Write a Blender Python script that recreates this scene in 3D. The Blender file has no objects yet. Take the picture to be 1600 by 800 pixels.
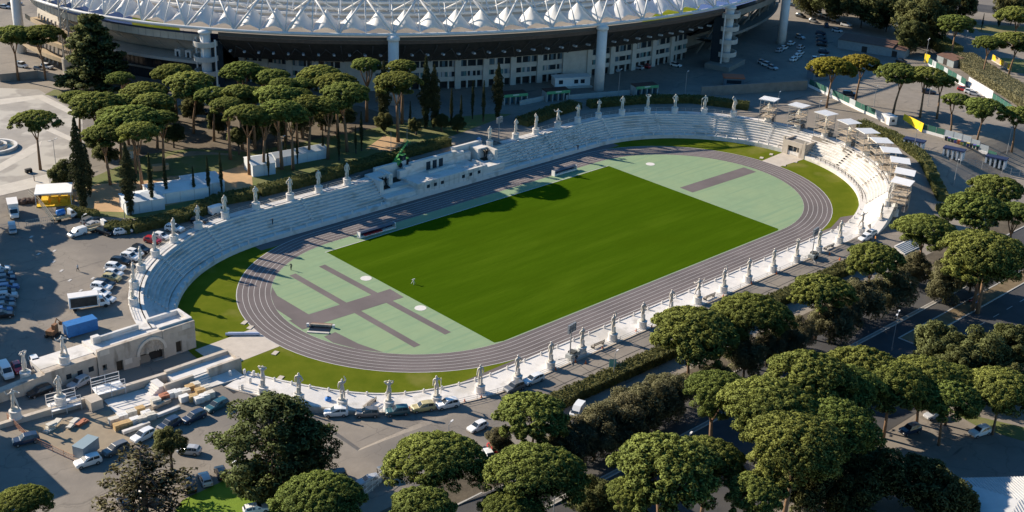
import bpy, math, random
from mathutils import Vector, Matrix
R = math.radians; PI = math.pi
random.seed(7)
S = bpy.context.scene
COL = S.collection

# ------------------------------------------------------------------ camera, sky, sun, exposure
cam_d = bpy.data.cameras.new('camera'); cam = bpy.data.objects.new('camera', cam_d); COL.objects.link(cam)
CYAW, CPIT, CROL = 0.8050518734, 0.4170783345, 0.0372948355
fw = Vector((math.cos(CYAW)*math.cos(CPIT), math.sin(CYAW)*math.cos(CPIT), -math.sin(CPIT)))
rt0 = Vector((math.sin(CYAW), -math.cos(CYAW), 0)); up0 = rt0.cross(fw)
rt = rt0*math.cos(CROL)+up0*math.sin(CROL); up = up0*math.cos(CROL)-rt0*math.sin(CROL)
M3 = Matrix((rt, up, -fw)).transposed()
cam.matrix_world = Matrix.Translation((-208.5611, -199.3972, 121.8103)) @ M3.to_4x4()
cam_d.sensor_width = 36; cam_d.lens = 1986.763/1600*36; cam_d.clip_start = 1; cam_d.clip_end = 6000
S.camera = cam
SUN_EL, SUN_AZ = R(27), R(110)          # direction the light comes from
w = bpy.data.worlds.new('World'); S.world = w; w.use_nodes = True
nt = w.node_tree; bg = nt.nodes['Background']
sky = nt.nodes.new('ShaderNodeTexSky'); sky.sky_type = 'NISHITA'; sky.sun_disc = False
sky.sun_elevation = SUN_EL; sky.sun_rotation = R(90)-SUN_AZ; sky.air_density = 1.2; sky.dust_density = 0.3; sky.ozone_density = 3.5
hsv = nt.nodes.new('ShaderNodeHueSaturation'); hsv.inputs['Saturation'].default_value = 1.3
nt.links.new(sky.outputs[0], hsv.inputs['Color']); nt.links.new(hsv.outputs[0], bg.inputs[0]); bg.inputs[1].default_value = 0.082
sl = bpy.data.lights.new('sun', 'SUN'); sl.energy = 5.0; sl.angle = R(0.55); sl.color = (1, .87, .70)
sun = bpy.data.objects.new('sun', sl); COL.objects.link(sun)
sv = Vector((math.cos(SUN_AZ)*math.cos(SUN_EL), math.sin(SUN_AZ)*math.cos(SUN_EL), math.sin(SUN_EL)))
sun.rotation_euler = sv.to_track_quat('Z', 'Y').to_euler(); sun.location = (0, 0, 200)
S.view_settings.view_transform = 'Standard'; S.view_settings.look = 'None'
S.view_settings.gamma = 1; S.view_settings.exposure = 0.76
S.render.resolution_x, S.render.resolution_y = 1024, 512

# ------------------------------------------------------------------ materials
MATS = {}
def mat(name, col, rough=.8, var=0, scale=1.0, col2=None, bump=0, bscale=None, metal=0, coat=0, spec=.3, rand=0, stretch=None, detail=4):
    if name in MATS: return MATS[name]
    m = bpy.data.materials.new(name); m.use_nodes = True; t = m.node_tree; b = t.nodes['Principled BSDF']
    b.inputs['Roughness'].default_value = rough; b.inputs['Metallic'].default_value = metal
    b.inputs['Specular IOR Level'].default_value = spec; b.inputs['Coat Weight'].default_value = coat
    b.inputs['Coat Roughness'].default_value = .08
    c = (*col, 1); b.inputs['Base Color'].default_value = c; out = None
    if var or col2 or bump:
        tc = t.nodes.new('ShaderNodeTexCoord'); mp = t.nodes.new('ShaderNodeMapping'); t.links.new(tc.outputs['Object'], mp.inputs[0])
        if stretch: mp.inputs['Scale'].default_value = stretch
    if var or col2:
        n1 = t.nodes.new('ShaderNodeTexNoise'); n1.inputs['Scale'].default_value = scale; n1.inputs['Detail'].default_value = detail
        n1.inputs['Roughness'].default_value = .65; t.links.new(mp.outputs[0], n1.inputs['Vector'])
        r = t.nodes.new('ShaderNodeMapRange'); r.inputs[1].default_value = .3; r.inputs[2].default_value = .7
        t.links.new(n1.outputs[0], r.inputs[0])
        mx = t.nodes.new('ShaderNodeMix'); mx.data_type = 'RGBA'; t.links.new(r.outputs[0], mx.inputs[0])
        a = col2 or tuple(v*(1-var) for v in col); hi = col if col2 else tuple(min(1, v*(1+var)) for v in col)
        mx.inputs[6].default_value = (*hi, 1); mx.inputs[7].default_value = (*a, 1); out = mx.outputs[2]
    if rand:
        oi = t.nodes.new('ShaderNodeObjectInfo'); hs = t.nodes.new('ShaderNodeHueSaturation')
        mr = t.nodes.new('ShaderNodeMapRange'); mr.inputs[3].default_value = 1-rand; mr.inputs[4].default_value = 1+rand
        t.links.new(oi.outputs['Random'], mr.inputs[0]); t.links.new(mr.outputs[0], hs.inputs['Value'])
        mh = t.nodes.new('ShaderNodeMapRange'); mh.inputs[3].default_value = .485; mh.inputs[4].default_value = .515
        ml = t.nodes.new('ShaderNodeMath'); ml.operation = 'FRACT'; mm = t.nodes.new('ShaderNodeMath'); mm.operation = 'MULTIPLY'; mm.inputs[1].default_value = 7.3
        t.links.new(oi.outputs['Random'], mm.inputs[0]); t.links.new(mm.outputs[0], ml.inputs[0]); t.links.new(ml.outputs[0], mh.inputs[0]); t.links.new(mh.outputs[0], hs.inputs['Hue'])
        if out: t.links.new(out, hs.inputs['Color'])
        else: hs.inputs['Color'].default_value = c
        out = hs.outputs[0]
    if out: t.links.new(out, b.inputs['Base Color'])
    if bump:
        n2 = t.nodes.new('ShaderNodeTexNoise'); n2.inputs['Scale'].default_value = bscale or scale*4; n2.inputs['Detail'].default_value = 3
        t.links.new(mp.outputs[0], n2.inputs['Vector'])
        bp = t.nodes.new('ShaderNodeBump'); bp.inputs['Strength'].default_value = bump; bp.inputs['Distance'].default_value = .1
        t.links.new(n2.outputs[0], bp.inputs['Height']); t.links.new(bp.outputs[0], b.inputs['Normal'])
    MATS[name] = m; return m
def mixin(m, col, scale, lo, hi, stretch=None, detail=3, offs=0):
    """lay blotches of another colour (stains, patches, worn spots) over a material"""
    t = m.node_tree; b = t.nodes['Principled BSDF']; src = b.inputs['Base Color'].links[0].from_socket if b.inputs['Base Color'].links else None
    tc = t.nodes.new('ShaderNodeTexCoord'); mp = t.nodes.new('ShaderNodeMapping'); t.links.new(tc.outputs['Object'], mp.inputs[0])
    mp.inputs['Location'].default_value = (offs, offs*1.7, 0)
    if stretch: mp.inputs['Scale'].default_value = stretch
    n = t.nodes.new('ShaderNodeTexNoise'); n.inputs['Scale'].default_value = scale; n.inputs['Detail'].default_value = detail; t.links.new(mp.outputs[0], n.inputs['Vector'])
    r = t.nodes.new('ShaderNodeMapRange'); r.inputs[1].default_value = lo; r.inputs[2].default_value = hi; t.links.new(n.outputs[0], r.inputs[0])
    mx = t.nodes.new('ShaderNodeMix'); mx.data_type = 'RGBA'; t.links.new(r.outputs[0], mx.inputs[0])
    if src: t.links.new(src, mx.inputs[6])
    else: mx.inputs[6].default_value = b.inputs['Base Color'].default_value
    mx.inputs[7].default_value = (*col, 1); t.links.new(mx.outputs[2], b.inputs['Base Color'])
    return m

asphalt = mat('asphalt', (.235, .207, .175), .9, .12, .35, bump=.25, bscale=3, detail=8)
mixin(asphalt, (.175, .157, .138), .045, .48, .62, detail=6); mixin(asphalt, (.30, .26, .205), .03, .55, .75, offs=31, detail=5)
mixin(asphalt, (.11, .1, .09), .5, .68, .74, stretch=(.12, 1, 1), offs=9, detail=2)
def cracks(m, col, scale, width, amount):
    t = m.node_tree; b = t.nodes['Principled BSDF']; src = b.inputs['Base Color'].links[0].from_socket; tc = t.nodes.new('ShaderNodeTexCoord')
    nz = t.nodes.new('ShaderNodeTexNoise'); nz.inputs['Scale'].default_value = .35; nz.inputs['Detail'].default_value = 4; t.links.new(tc.outputs['Object'], nz.inputs['Vector'])
    ad = t.nodes.new('ShaderNodeVectorMath'); ad.operation = 'MULTIPLY_ADD'; ad.inputs[1].default_value = (5, 5, 0); t.links.new(nz.outputs['Color'], ad.inputs[0]); t.links.new(tc.outputs['Object'], ad.inputs[2])
    v = t.nodes.new('ShaderNodeTexVoronoi'); v.feature = 'DISTANCE_TO_EDGE'; v.inputs['Scale'].default_value = scale; t.links.new(ad.outputs[0], v.inputs['Vector'])
    r = t.nodes.new('ShaderNodeMapRange'); r.inputs[1].default_value = 0; r.inputs[2].default_value = width; r.inputs[3].default_value = amount; r.inputs[4].default_value = 0; t.links.new(v.outputs['Distance'], r.inputs[0])
    mx = t.nodes.new('ShaderNodeMix'); mx.data_type = 'RGBA'; t.links.new(r.outputs[0], mx.inputs[0]); t.links.new(src, mx.inputs[6]); mx.inputs[7].default_value = (*col, 1); t.links.new(mx.outputs[2], b.inputs['Base Color'])
cracks(asphalt, (.09, .08, .07), .11, .016, .42)
road_m = mat('road_asphalt', (.06, .06, .064), .85, .2, .25, bump=.2, bscale=4, detail=7); mixin(road_m, (.09, .085, .08), .08, .5, .7)
pale_ground = mat('sandy_ground', (.33, .25, .16), .95, .2, .4, col2=(.20, .155, .10), bump=.4, detail=7)
orange_ground = mat('orange_gravel', (.50, .32, .17), .95, .15, .5, col2=(.40, .27, .15), bump=.3, detail=7)
grass_m = mat('grass', (.135, .155, .016), .95, .3, .18, col2=(.085, .118, .010), bump=.6, bscale=9, detail=8, spec=0); mixin(grass_m, (.20, .19, .05), .09, .55, .72, offs=4)
park_grass = mat('park_grass', (.11, .15, .035), .95, .3, .25, col2=(.17, .16, .07), bump=.6, bscale=8, detail=8)
pitch_m = mat('pitch_grass', (.056, .106, .004), .95, .2, .5, col2=(.041, .083, .003), bump=.7, bscale=10, stretch=(.06, .55, 1), detail=9, spec=0)
mixin(pitch_m, (.072, .124, .006), .16, .5, .8, stretch=(.12, 1, 1), offs=11, detail=8); mixin(pitch_m, (.043, .086, .003), .8, .5, .75, stretch=(.05, .8, 1), offs=41, detail=7); mixin(pitch_m, (.046, .087, .003), .05, .5, .75, offs=27, detail=7)
track_m = mat('track_rubber', (.152, .128, .125), .8, .1, .3, bump=.15, bscale=8, detail=6); mixin(track_m, (.118, .1, .098), .06, .45, .65)
dgreen = mat('green_rubber', (.225, .315, .18), .8, .07, .4, bump=.1, bscale=8, detail=6); mixin(dgreen, (.255, .335, .185), .07, .45, .7)
mixin(dgreen, (.20, .295, .172), .9, .5, .66, stretch=(.04, 1, 1), offs=3, detail=2)
line_w = mat('line_paint', (.52, .50, .48), .7, .1, 2)
marble = mat('white_marble', (.68, .65, .61), .6, .08, .7, bump=.05, detail=8); mixin(marble, (.47, .44, .39), .35, .56, .74, detail=7); mixin(marble, (.52, .49, .44), .6, .58, .66, stretch=(.15, .15, 1.5), offs=5)
marble_st = mat('statue_marble', (.66, .61, .53), .6, .12, 1.4, bump=.1, rand=.06, detail=7); mixin(marble_st, (.34, .30, .25), 1.5, .52, .75, stretch=(1, 1, .5))
travert = mat('travertine', (.56, .49, .41), .75, .15, .5, col2=(.42, .365, .30), bump=.15, detail=9); mixin(travert, (.25, .21, .17), .5, .58, .74, stretch=(1.2, 1.2, .3), detail=7)
concrete = mat('concrete', (.52, .49, .44), .85, .12, .5, bump=.1, detail=8)
dconcrete = mat('weathered_concrete', (.24, .225, .2), .85, .18, .4, bump=.1, detail=8)
membrane = mat('roof_membrane', (.84, .83, .81), .5, .05, .2, detail=4)
_t = membrane.node_tree; _tr = _t.nodes.new('ShaderNodeBsdfTranslucent'); _tr.inputs[0].default_value = (.84, .83, .81, 1); _mx = _t.nodes.new('ShaderNodeMixShader'); _mx.inputs[0].default_value = .25
_t.links.new(_t.nodes['Principled BSDF'].outputs[0], _mx.inputs[1]); _t.links.new(_tr.outputs[0], _mx.inputs[2]); _t.links.new(_mx.outputs[0], _t.nodes['Material Output'].inputs[0])
whitep = mat('white_paint', (.74, .72, .70), .45, .06, .6)
steelw = mat('white_steel', (.66, .65, .63), .5, .07, .5)
galv = mat('galvanised_steel', (.36, .37, .38), .45, .1, 2, metal=.3)
darkst = mat('dark_steel', (.035, .033, .032), .7, .15, .8)
blackm = mat('black_plastic', (.02, .02, .022), .6)
glass_d = mat('dark_glass', (.025, .034, .043), .12, spec=.6)
glass_b = mat('blue_glass', (.10, .17, .22), .15, spec=.6)
canvas = mat('white_canvas', (.80, .79, .77), .7, .05, .6)
wood = mat('scaffold_planks', (.42, .35, .27), .8, .2, 1.5)
bark = mat('pine_bark', (.20, .125, .075), .95, .3, 1.5, bump=.5, bscale=4, stretch=(1, 1, .3))
bark_d = mat('dark_bark', (.09, .07, .055), .95, .3, 1.5, bump=.5)

# ------------------------------------------------------------------ mesh helpers
class MB:
    def __init__(s): s.v = []; s.f = []; s.m = []
    def add(s, vs, fs, mi=0):
        o = len(s.v); s.v += [tuple(v) for v in vs]; s.f += [tuple(i+o for i in f) for f in fs]; s.m += [mi]*len(fs); return s
    def box(s, x0, x1, y0, y1, z0, z1, mi=0):
        return s.add([(x, y, z) for z in (z0, z1) for y in (y0, y1) for x in (x0, x1)],
                     [(0, 2, 3, 1), (4, 5, 7, 6), (0, 1, 5, 4), (2, 6, 7, 3), (0, 4, 6, 2), (1, 3, 7, 5)], mi)
    def obox(s, c, size, rz=0, mi=0):
        """box standing on c (base centre), turned about z"""
        ca, sa = math.cos(rz), math.sin(rz); l, d, h = size[0]/2, size[1]/2, size[2]; vs = []
        for z in (0, h):
            for y in (-d, d):
                for x in (-l, l): vs.append((c[0]+ca*x-sa*y, c[1]+sa*x+ca*y, c[2]+z))
        return s.add(vs, [(0, 2, 3, 1), (4, 5, 7, 6), (0, 1, 5, 4), (2, 6, 7, 3), (0, 4, 6, 2), (1, 3, 7, 5)], mi)
    def prism(s, poly, z0, z1, mi=0, bottom=False):
        n = len(poly); vs = [(x, y, z0) for x, y in poly]+[(x, y, z1) for x, y in poly]
        fs = [(i, (i+1) % n, n+(i+1) % n, n+i) for i in range(n)]+[tuple(range(n, 2*n))]
        if bottom: fs.append(tuple(range(n-1, -1, -1)))
        return s.add(vs, fs, mi)
    def tube(s, pts, rad, n=6, mi=0, caps=True):
        pts = [Vector(p) for p in pts]; rs = rad if isinstance(rad, (list, tuple)) else [rad]*len(pts); vs = []; fs = []
        prev = None
        for i, p in enumerate(pts):
            d = (pts[min(i+1, len(pts)-1)]-pts[max(i-1, 0)]); d = d.normalized() if d.length > 1e-9 else Vector((0, 0, 1))
            a = d.orthogonal() if prev is None else (prev-d*prev.dot(d))
            if a.length < 1e-6: a = d.orthogonal()
            a.normalize(); b = d.cross(a); prev = a
            for k in range(n):
                t = 2*PI*k/n; vs.append(p+(a*math.cos(t)+b*math.sin(t))*rs[i])
        for i in range(len(pts)-1):
            for k in range(n): fs.append((i*n+k, i*n+(k+1) % n, (i+1)*n+(k+1) % n, (i+1)*n+k))
        if caps: fs += [tuple(range(n-1, -1, -1)), tuple(range((len(pts)-1)*n, len(pts)*n))]
        return s.add(vs, fs, mi)
    def cyl(s, c, r, h, n=12, mi=0, r2=None):
        return s.tube([c, (c[0], c[1], c[2]+h)], [r, r if r2 is None else r2], n, mi)
    def lathe(s, prof, n=12, mi=0, c=(0, 0, 0)):
        vs = []; fs = []
        for r, z in prof:
            for k in range(n): vs.append((c[0]+r*math.cos(2*PI*k/n), c[1]+r*math.sin(2*PI*k/n), c[2]+z))
        for i in range(len(prof)-1):
            for k in range(n): fs.append((i*n+k, i*n+(k+1) % n, (i+1)*n+(k+1) % n, (i+1)*n+k))
        fs.append(tuple(range((len(prof)-1)*n, len(prof)*n)))
        return s.add(vs, fs, mi)
    def strip(s, a, b, mi=0):
        """quads between two equally long point lists"""
        n = len(a); return s.add(list(a)+list(b), [(i, i+1, n+i+1, n+i) for i in range(n-1)], mi)
    def mesh(s, name, mats, smooth=False):
        me = bpy.data.meshes.new(name); me.from_pydata(s.v, [], s.f)
        for m in (mats if isinstance(mats, (list, tuple)) else [mats]): me.materials.append(m)
        if any(s.m): me.polygons.foreach_set('material_index', s.m)
        if smooth: me.polygons.foreach_set('use_smooth', [True]*len(me.polygons))
        me.update(); return me
    def build(s, name, mats, parent=None, smooth=False, loc=(0, 0, 0), rz=0):
        return link(name, s.mesh(name, mats, smooth), parent, loc, rz)
def link(name, me, parent=None, loc=(0, 0, 0), rz=0, scale=None):
    o = bpy.data.objects.new(name, me); COL.objects.link(o); o.location = loc; o.rotation_euler = (0, 0, rz)
    if scale is not None: o.scale = (scale,)*3 if isinstance(scale, (int, float)) else scale
    if parent: o.parent = parent
    return o
def tag(o, label, cat, group=None):
    o['label'] = label; o['category'] = cat
    if group: o['group'] = group
    return o
def thing(name, label, cat, loc=(0, 0, 0), rz=0, group=None, scale=None):
    return tag(link(name, None, None, loc, rz, scale), label, cat, group)
def struct(o): o['kind'] = 'structure'; return o
ORD = 'first second third fourth fifth sixth seventh eighth ninth tenth eleventh twelfth thirteenth fourteenth fifteenth sixteenth seventeenth eighteenth nineteenth twentieth'.split()
def nth(i):
    if i < 20: return ORD[i]
    tens = {2: 'twenty', 3: 'thirty', 4: 'forty', 5: 'fifty'}[(i+1)//10]
    return tens+'-'+ORD[(i+1) % 10-1] if (i+1) % 10 else {30: 'thirtieth', 40: 'fortieth', 50: 'fiftieth'}[i+1]
CI, SI = math.sin(CYAW), -math.cos(CYAW)
def side(x, y): return x*CI+y*SI        # how far to the right something stands, for left-to-right labels

# ------------------------------------------------------------------ terrain
XL, XR = -58.5, 55.5          # centres of the two bends of the marble oval
#GZ-BEGIN
def sm(t): t = max(0., min(1., t)); return t*t*(3-2*t)
def oval_r(x, y):
    dx = x+58.5 if x < -58.5 else (x-55.5 if x > 55.5 else 0.); return math.hypot(dx, y), math.degrees(math.atan2(y, dx))
def near_h(x): return .5+1.4*sm((-72-x)/30)
def road_h(x): return 2.0*sm((-106-x)/34)
def upper_h(x, y): return 5.5-2.9*sm((-104-x)/38)*(1-sm((y-6)/40))
def gz(x, y):
    r, a = oval_r(x, y)
    if r < (46.5 if y < 0 else (52.4 if -23 < x < 20 else 48.6)): return -.06
    if x < -96:
        if y > 7.2: return upper_h(x, y)
        if y > -6.6+.12*max(0., -111-x): return road_h(x)
        return near_h(x)
    if y < -46: low = near_h(x)
    else: low = .5
    if x > 30:
        k = sm((x-30)/40); t = sm((y+52)/20)*k
        if y > 0: t = 1
        return low+(5.5-low)*t
    if y > 0: return 5.5
    return low
#GZ-END
def grid_lines(a, b, fine0, fine1, st):
    v = [a]; x = fine0
    while x <= fine1: v.append(x); x += st
    return v+[b]
xs = [-3000, -900, -320]+grid_lines(-240, 420, -180, 260, 2)+[700, 1600, 4000]
ys = [-3000, -900, -320]+grid_lines(-240, 460, -150, 120, 2)+[700, 1600, 4000]
m = MB(); nx = len(xs)
vs = [(x, y, gz(x, y)) for y in ys for x in xs]
m.add(vs, [(j*nx+i, j*nx+i+1, (j+1)*nx+i+1, (j+1)*nx+i) for j in range(len(ys)-1) for i in range(nx-1)])
struct(m.build('ground', asphalt, smooth=False))
def drape(name, poly, mt, dz=.05, step=3.0):
    """a sheet of ground laid on the terrain inside a polygon"""
    import bmesh
    bm = bmesh.new(); f = bm.faces.new([bm.verts.new((x, y, 0)) for x, y in poly])
    x0, x1 = min(q[0] for q in poly), max(q[0] for q in poly); y0, y1 = min(q[1] for q in poly), max(q[1] for q in poly)
    x = math.ceil(x0/2)*2
    while x < x1:
        bmesh.ops.bisect_plane(bm, geom=bm.verts[:]+bm.edges[:]+bm.faces[:], plane_co=(x, 0, 0), plane_no=(1, 0, 0)); x += 2 if x1-x0 < 90 else 4
    y = math.ceil(y0/2)*2
    while y < y1:
        bmesh.ops.bisect_plane(bm, geom=bm.verts[:]+bm.edges[:]+bm.faces[:], plane_co=(0, y, 0), plane_no=(0, 1, 0)); y += 2 if y1-y0 < 90 else 4
    for v in bm.verts: v.co.z = gz(v.co.x, v.co.y)+dz
    me = bpy.data.meshes.new(name); bm.to_mesh(me); bm.free(); me.materials.append(mt)
    return struct(link(name, me))

# ------------------------------------------------------------------ athletics field
TL, TR = 46.12, 31.91
def stad(L, r, n=40, xl=None, xr=None):
    xl = -L if xl is None else xl; xr = L if xr is None else xr
    p = [(xr+r*math.cos(a), r*math.sin(a)) for a in [(-90+180*i/n)*PI/180 for i in range(n+1)]]
    return p+[(xl+r*math.cos(a), r*math.sin(a)) for a in [(90+180*i/n)*PI/180 for i in range(n+1)]]
def sheet(name, poly, z, mt):
    m = MB(); m.add([(x, y, z) for x, y in poly], [tuple(range(len(poly)))]); return struct(m.build(name, mt))
def ring(name, ra, rb, z, mt, L=TL, n=40, parent=None):
    a, b = stad(L, ra, n), stad(L, rb, n); a.append(a[0]); b.append(b[0])
    m = MB(); m.strip([(x, y, z) for x, y in a], [(x, y, z) for x, y in b]); o = m.build(name, mt, parent); return o if parent else struct(o)
LAWN = sheet('lawn', stad(0, 42.0, xl=XL, xr=XR), .0, grass_m)
sheet('field_surround', [(-62, 38), (62, 38), (62, 41.2), (-62, 41.2)], .012, track_m)
sheet('sprint_lane_extension', [(-70, -39), (58, -39), (66, -36.5), (72, -38.6), (66, -40.7), (-64, -41.0)], .012, track_m)
track = ring('running_track', TR, TR+7.32, .024, track_m)
for k in range(7):
    ring('lane_line', TR+1.22*k-(.05 if k else .0), TR+1.22*k+(.05 if k < 6 else .13), .03, line_w, parent=track)
sheet('infield', stad(TL, TR), .016, dgreen)
PX0, PX1, PY0, PY1 = -50.75, 46.4, -31.6, 27.7
pitch = sheet('grass_pitch', [(PX0, -31.0), (PX0+2, PY0), (PX1-1, PY0), (PX1, -31.1), (PX1, PY1), (PX0, PY1)], .028, pitch_m)
m = MB(); m.box(PX0-.35, PX1+.2, PY1, PY1+.22, .018, .04); m.build('touch_line', line_w, pitch)
m = MB(); m.box(PX0-.3, PX0, PY0+2, PY1, .018, .036); m.build('goal_edge', dgreen, pitch)
def band(name, a, b, wd, z, mt, parent=None):
    d = Vector((b[0]-a[0], b[1]-a[1])); n = Vector((-d.y, d.x)).normalized()*wd/2
    m = MB(); m.add([(a[0]-n.x, a[1]-n.y, z), (b[0]-n.x, b[1]-n.y, z), (b[0]+n.x, b[1]+n.y, z), (a[0]+n.x, a[1]+n.y, z)], [(0, 1, 2, 3)])
    o = m.build(name, mt, parent); return o if parent else struct(o)
band('runway', (-55.97, 22.15), (-55.41, -21.85), 1.7, .03, track_m)
band('runway', (-63.94, 22.26), (-63.87, -22.20), 1.7, .03, track_m)
band('runway', (-51.68, -0.08), (-77.50, 1.02), 5.2, .034, track_m)
band('runway', (49.12, 1.47), (76.49, 0.71), 4.6, .03, track_m)
sheet('steeplechase_lane', [(-71.02, 19.75), (-72.67, 15.23), (-72.57, 2.36), (-76.67, 2.24), (-76.46, 10.22), (-73.74, 16.09)], .02, track_m)
sheet('steeplechase_lane', [(-73.01, -6.74), (-72.39, -13.79), (-70.73, -20.09), (-73.87, -15.77), (-76.13, -10.19), (-75.99, -6.87)], .02, track_m)
for q in ((-52.30, 10.27), (-52.36, -9.13), (57.09, 21.38)):
    m = MB(); m.cyl((q[0], q[1], .02), 1.28, .03, 24); struct(m.build('throwing_circle', mat('circle_concrete', (.66, .63, .6), .8, .06, 2)))
PATHM = mat('beige_paving', (.52, .46, .39), .8, .1, .6, detail=7)
sheet('gate_path', [(-99, 4.6), (-85.01, 5.28), (-85.22, -4.70), (-99, -5.4)], .014, PATHM)
sheet('gate_path', [(84.82, 3.13), (84.04, -3.10), (97.5, -3.6), (97.5, 4.0)], .014, PATHM)

# ------------------------------------------------------------------ marble grandstand
def opt(st, r):
    k, v = st
    if k == 'S': return (v, r)
    if k == 'N': return (v, -r)
    c = XL if k == 'L' else XR
    return (c+r*math.cos(R(v)), r*math.sin(R(v)))
def frange(a, b, n): return [a+(b-a)*i/n for i in range(n+1)]
GATE_A = 170.0
FAR = [('L', a) for a in frange(GATE_A, 90, 28)]+[('S', x) for x in frange(XL, XR, 24)[1:-1]]+[('R', a) for a in frange(90, -60, 52)]
NROW, R0, DR, Z0, DZ = 8, 42.7, .66, 1.15, .565
RTOP = R0+NROW*DR; ZTOP = Z0+NROW*DZ          # 47.98, 5.67
stand = thing('marble_grandstand', 'curved white marble grandstand stepping up along the far side of the track', 'grandstand')
def arc_solid(name, sts, ra, rb, za, zb, mt, parent, ends=True, nose=False):
    """a course of masonry following the oval: vertical front, flat top"""
    m = MB(); a = [opt(s, ra) for s in sts]; b = [opt(s, rb) for s in sts]
    if nose:
        a2 = [opt(s, ra+.2) for s in sts]; m.strip([(x, y, za) for x, y in a2], [(x, y, zb-.17) for x, y in a2]); m.strip([(x, y, zb-.17) for x, y in a2], [(x, y, zb-.17) for x, y in a]); za2 = zb-.17
    else: za2 = za
    m.strip([(x, y, za2) for x, y in a], [(x, y, zb) for x, y in a]); m.strip([(x, y, zb) for x, y in a], [(x, y, zb) for x, y in b])
    if ends:
        for i in (0, -1):
            m.add([(*a[i], za), (*b[i], za), (*b[i], zb), (*a[i], zb)], [(0, 1, 2, 3)])
    return m.build(name, mt, parent)
TRIB0, TRIB1 = -22.0, 19.0    # the tribune of honour interrupts the steps here
def cutS(sts, lo, hi):
    a = [s for s in sts if s[0] == 'L' or (s[0] == 'S' and s[1] < lo)]+[('S', lo)]
    b = [('S', hi)]+[s for s in sts if s[0] == 'R' or (s[0] == 'S' and s[1] > hi)]
    return a, b
RGATE = ( 4.8, -4.6)          # right-hand tunnel gate angles
arc_solid('front_wall', FAR, 41.0, R0+.02, 0, Z0, marble, stand)
for seg in cutS(FAR, TRIB0, TRIB1):
    for k in range(NROW):
        arc_solid('seat_row', seg, R0+k*DR, R0+(k+1)*DR+.23, Z0-.4, Z0+(k+1)*DZ, marble, stand, nose=True)
        # thin shadow joint under the seat lip
    arc_solid('top_platform', seg, RTOP, 50.3, ZTOP-.6, ZTOP, marble, stand)
# joints between the marble blocks, open slots and aisles
for seg, n, nm in ((FAR, 60, 'aisle_curb'),):
    for i, s in enumerate([('L', 150), ('L', 128), ('L', 106), ('S', -44), ('S', 40), ('R', 80), ('R', 58), ('R', 36), ('R', 14), ('R', -21), ('R', -42)]):
        for k in range(NROW):
            x, y = opt(s, R0+(k+.5)*DR); ang = math.atan2(y, x-(XL if s[0] == 'L' else XR)) if s[0] != 'S' else PI/2
            m = MB(); m.obox((x, y, Z0+(k+1)*DZ-.02), (.34, .7, .3), ang); m.build('aisle_step', blackm if s == ('R', -21) else marble, stand)
m = MB()
for x in frange(24, 62, 70):
    for k in range(NROW):
        if random.random() < .4:
            m.box(x, x+random.uniform(.2, .5), R0+k*DR-.012, R0+k*DR+.05, Z0+(k+.5)*DZ, Z0+(k+.85)*DZ)
o = m.build('vent_slots', darkst, stand); o['kind'] = 'stuff'
# ramp at the right-hand end of the steps, then the flat terrace along the near side
def prof(r):
    if r <= R0: return Z0
    return min(ZTOP, Z0+math.ceil((r-R0)/DR-1e-6)*DZ)
def ter_h(st):
    k, v = st
    if k == 'L': return .5+1.4*sm((-118-v)/34)       # v from -90 down to -165
    return .5
terrace = thing('marble_terrace', 'flat white marble terrace with low edge running along the near side of the track', 'terrace')
m = MB(); sts = [('R', a) for a in frange(-60, -90, 14)]; rr = frange(41.0, 50.3, 20); rows = []
for s in sts:
    t = sm((s[1]+60)/-27.0); row = []
    for r in rr:
        z = Z0+(max(0, min(1, (r-R0)/(RTOP-R0))))*(ZTOP-Z0); row.append((*opt(s, r), z*(1-t)+.5*t))
    rows.append(row)
for a, b in zip(rows, rows[1:]): m.strip(a, b)
m.strip([(*opt(s, 41.0), 0) for s in sts], [r_[0] for r_ in rows]); m.strip([r_[-1] for r_ in rows], [(*opt(s, 50.3), .2) for s in sts])
m.build('ramp', marble, terrace)
NEAR = [('R', -90)]+[('N', x) for x in frange(XR, XL, 30)[1:-1]]+[('L', a) for a in frange(-90, -162, 26)]
def var_arc(name, ra, rb, dz, mt, parent, base=0, sts=NEAR):
    m = MB(); a = [opt(s, ra) for s in sts]; b = [opt(s, rb) for s in sts]; h = [ter_h(s)+dz for s in sts]
    m.strip([(*p, base) for p in a], [(*p, z) for p, z in zip(a, h)]); m.strip([(*p, z) for p, z in zip(a, h)], [(*p, z) for p, z in zip(b, h)])
    m.strip([(*p, z) for p, z in zip(b, h)], [(*p, base) for p in b]); return m.build(name, mt, parent)
for i in range(0, len(NEAR)-1, 3):            # paving bays of the terrace
    var_arc('paving_bay', 41.35, 47.5, .06+.004*(i % 2), marble, terrace, sts=NEAR[i:i+4])
var_arc('edge_kerb', 40.95, 41.33, .22, marble, terrace)
var_arc('outer_kerb', 47.52, 47.9, .12, travert, terrace)

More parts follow.
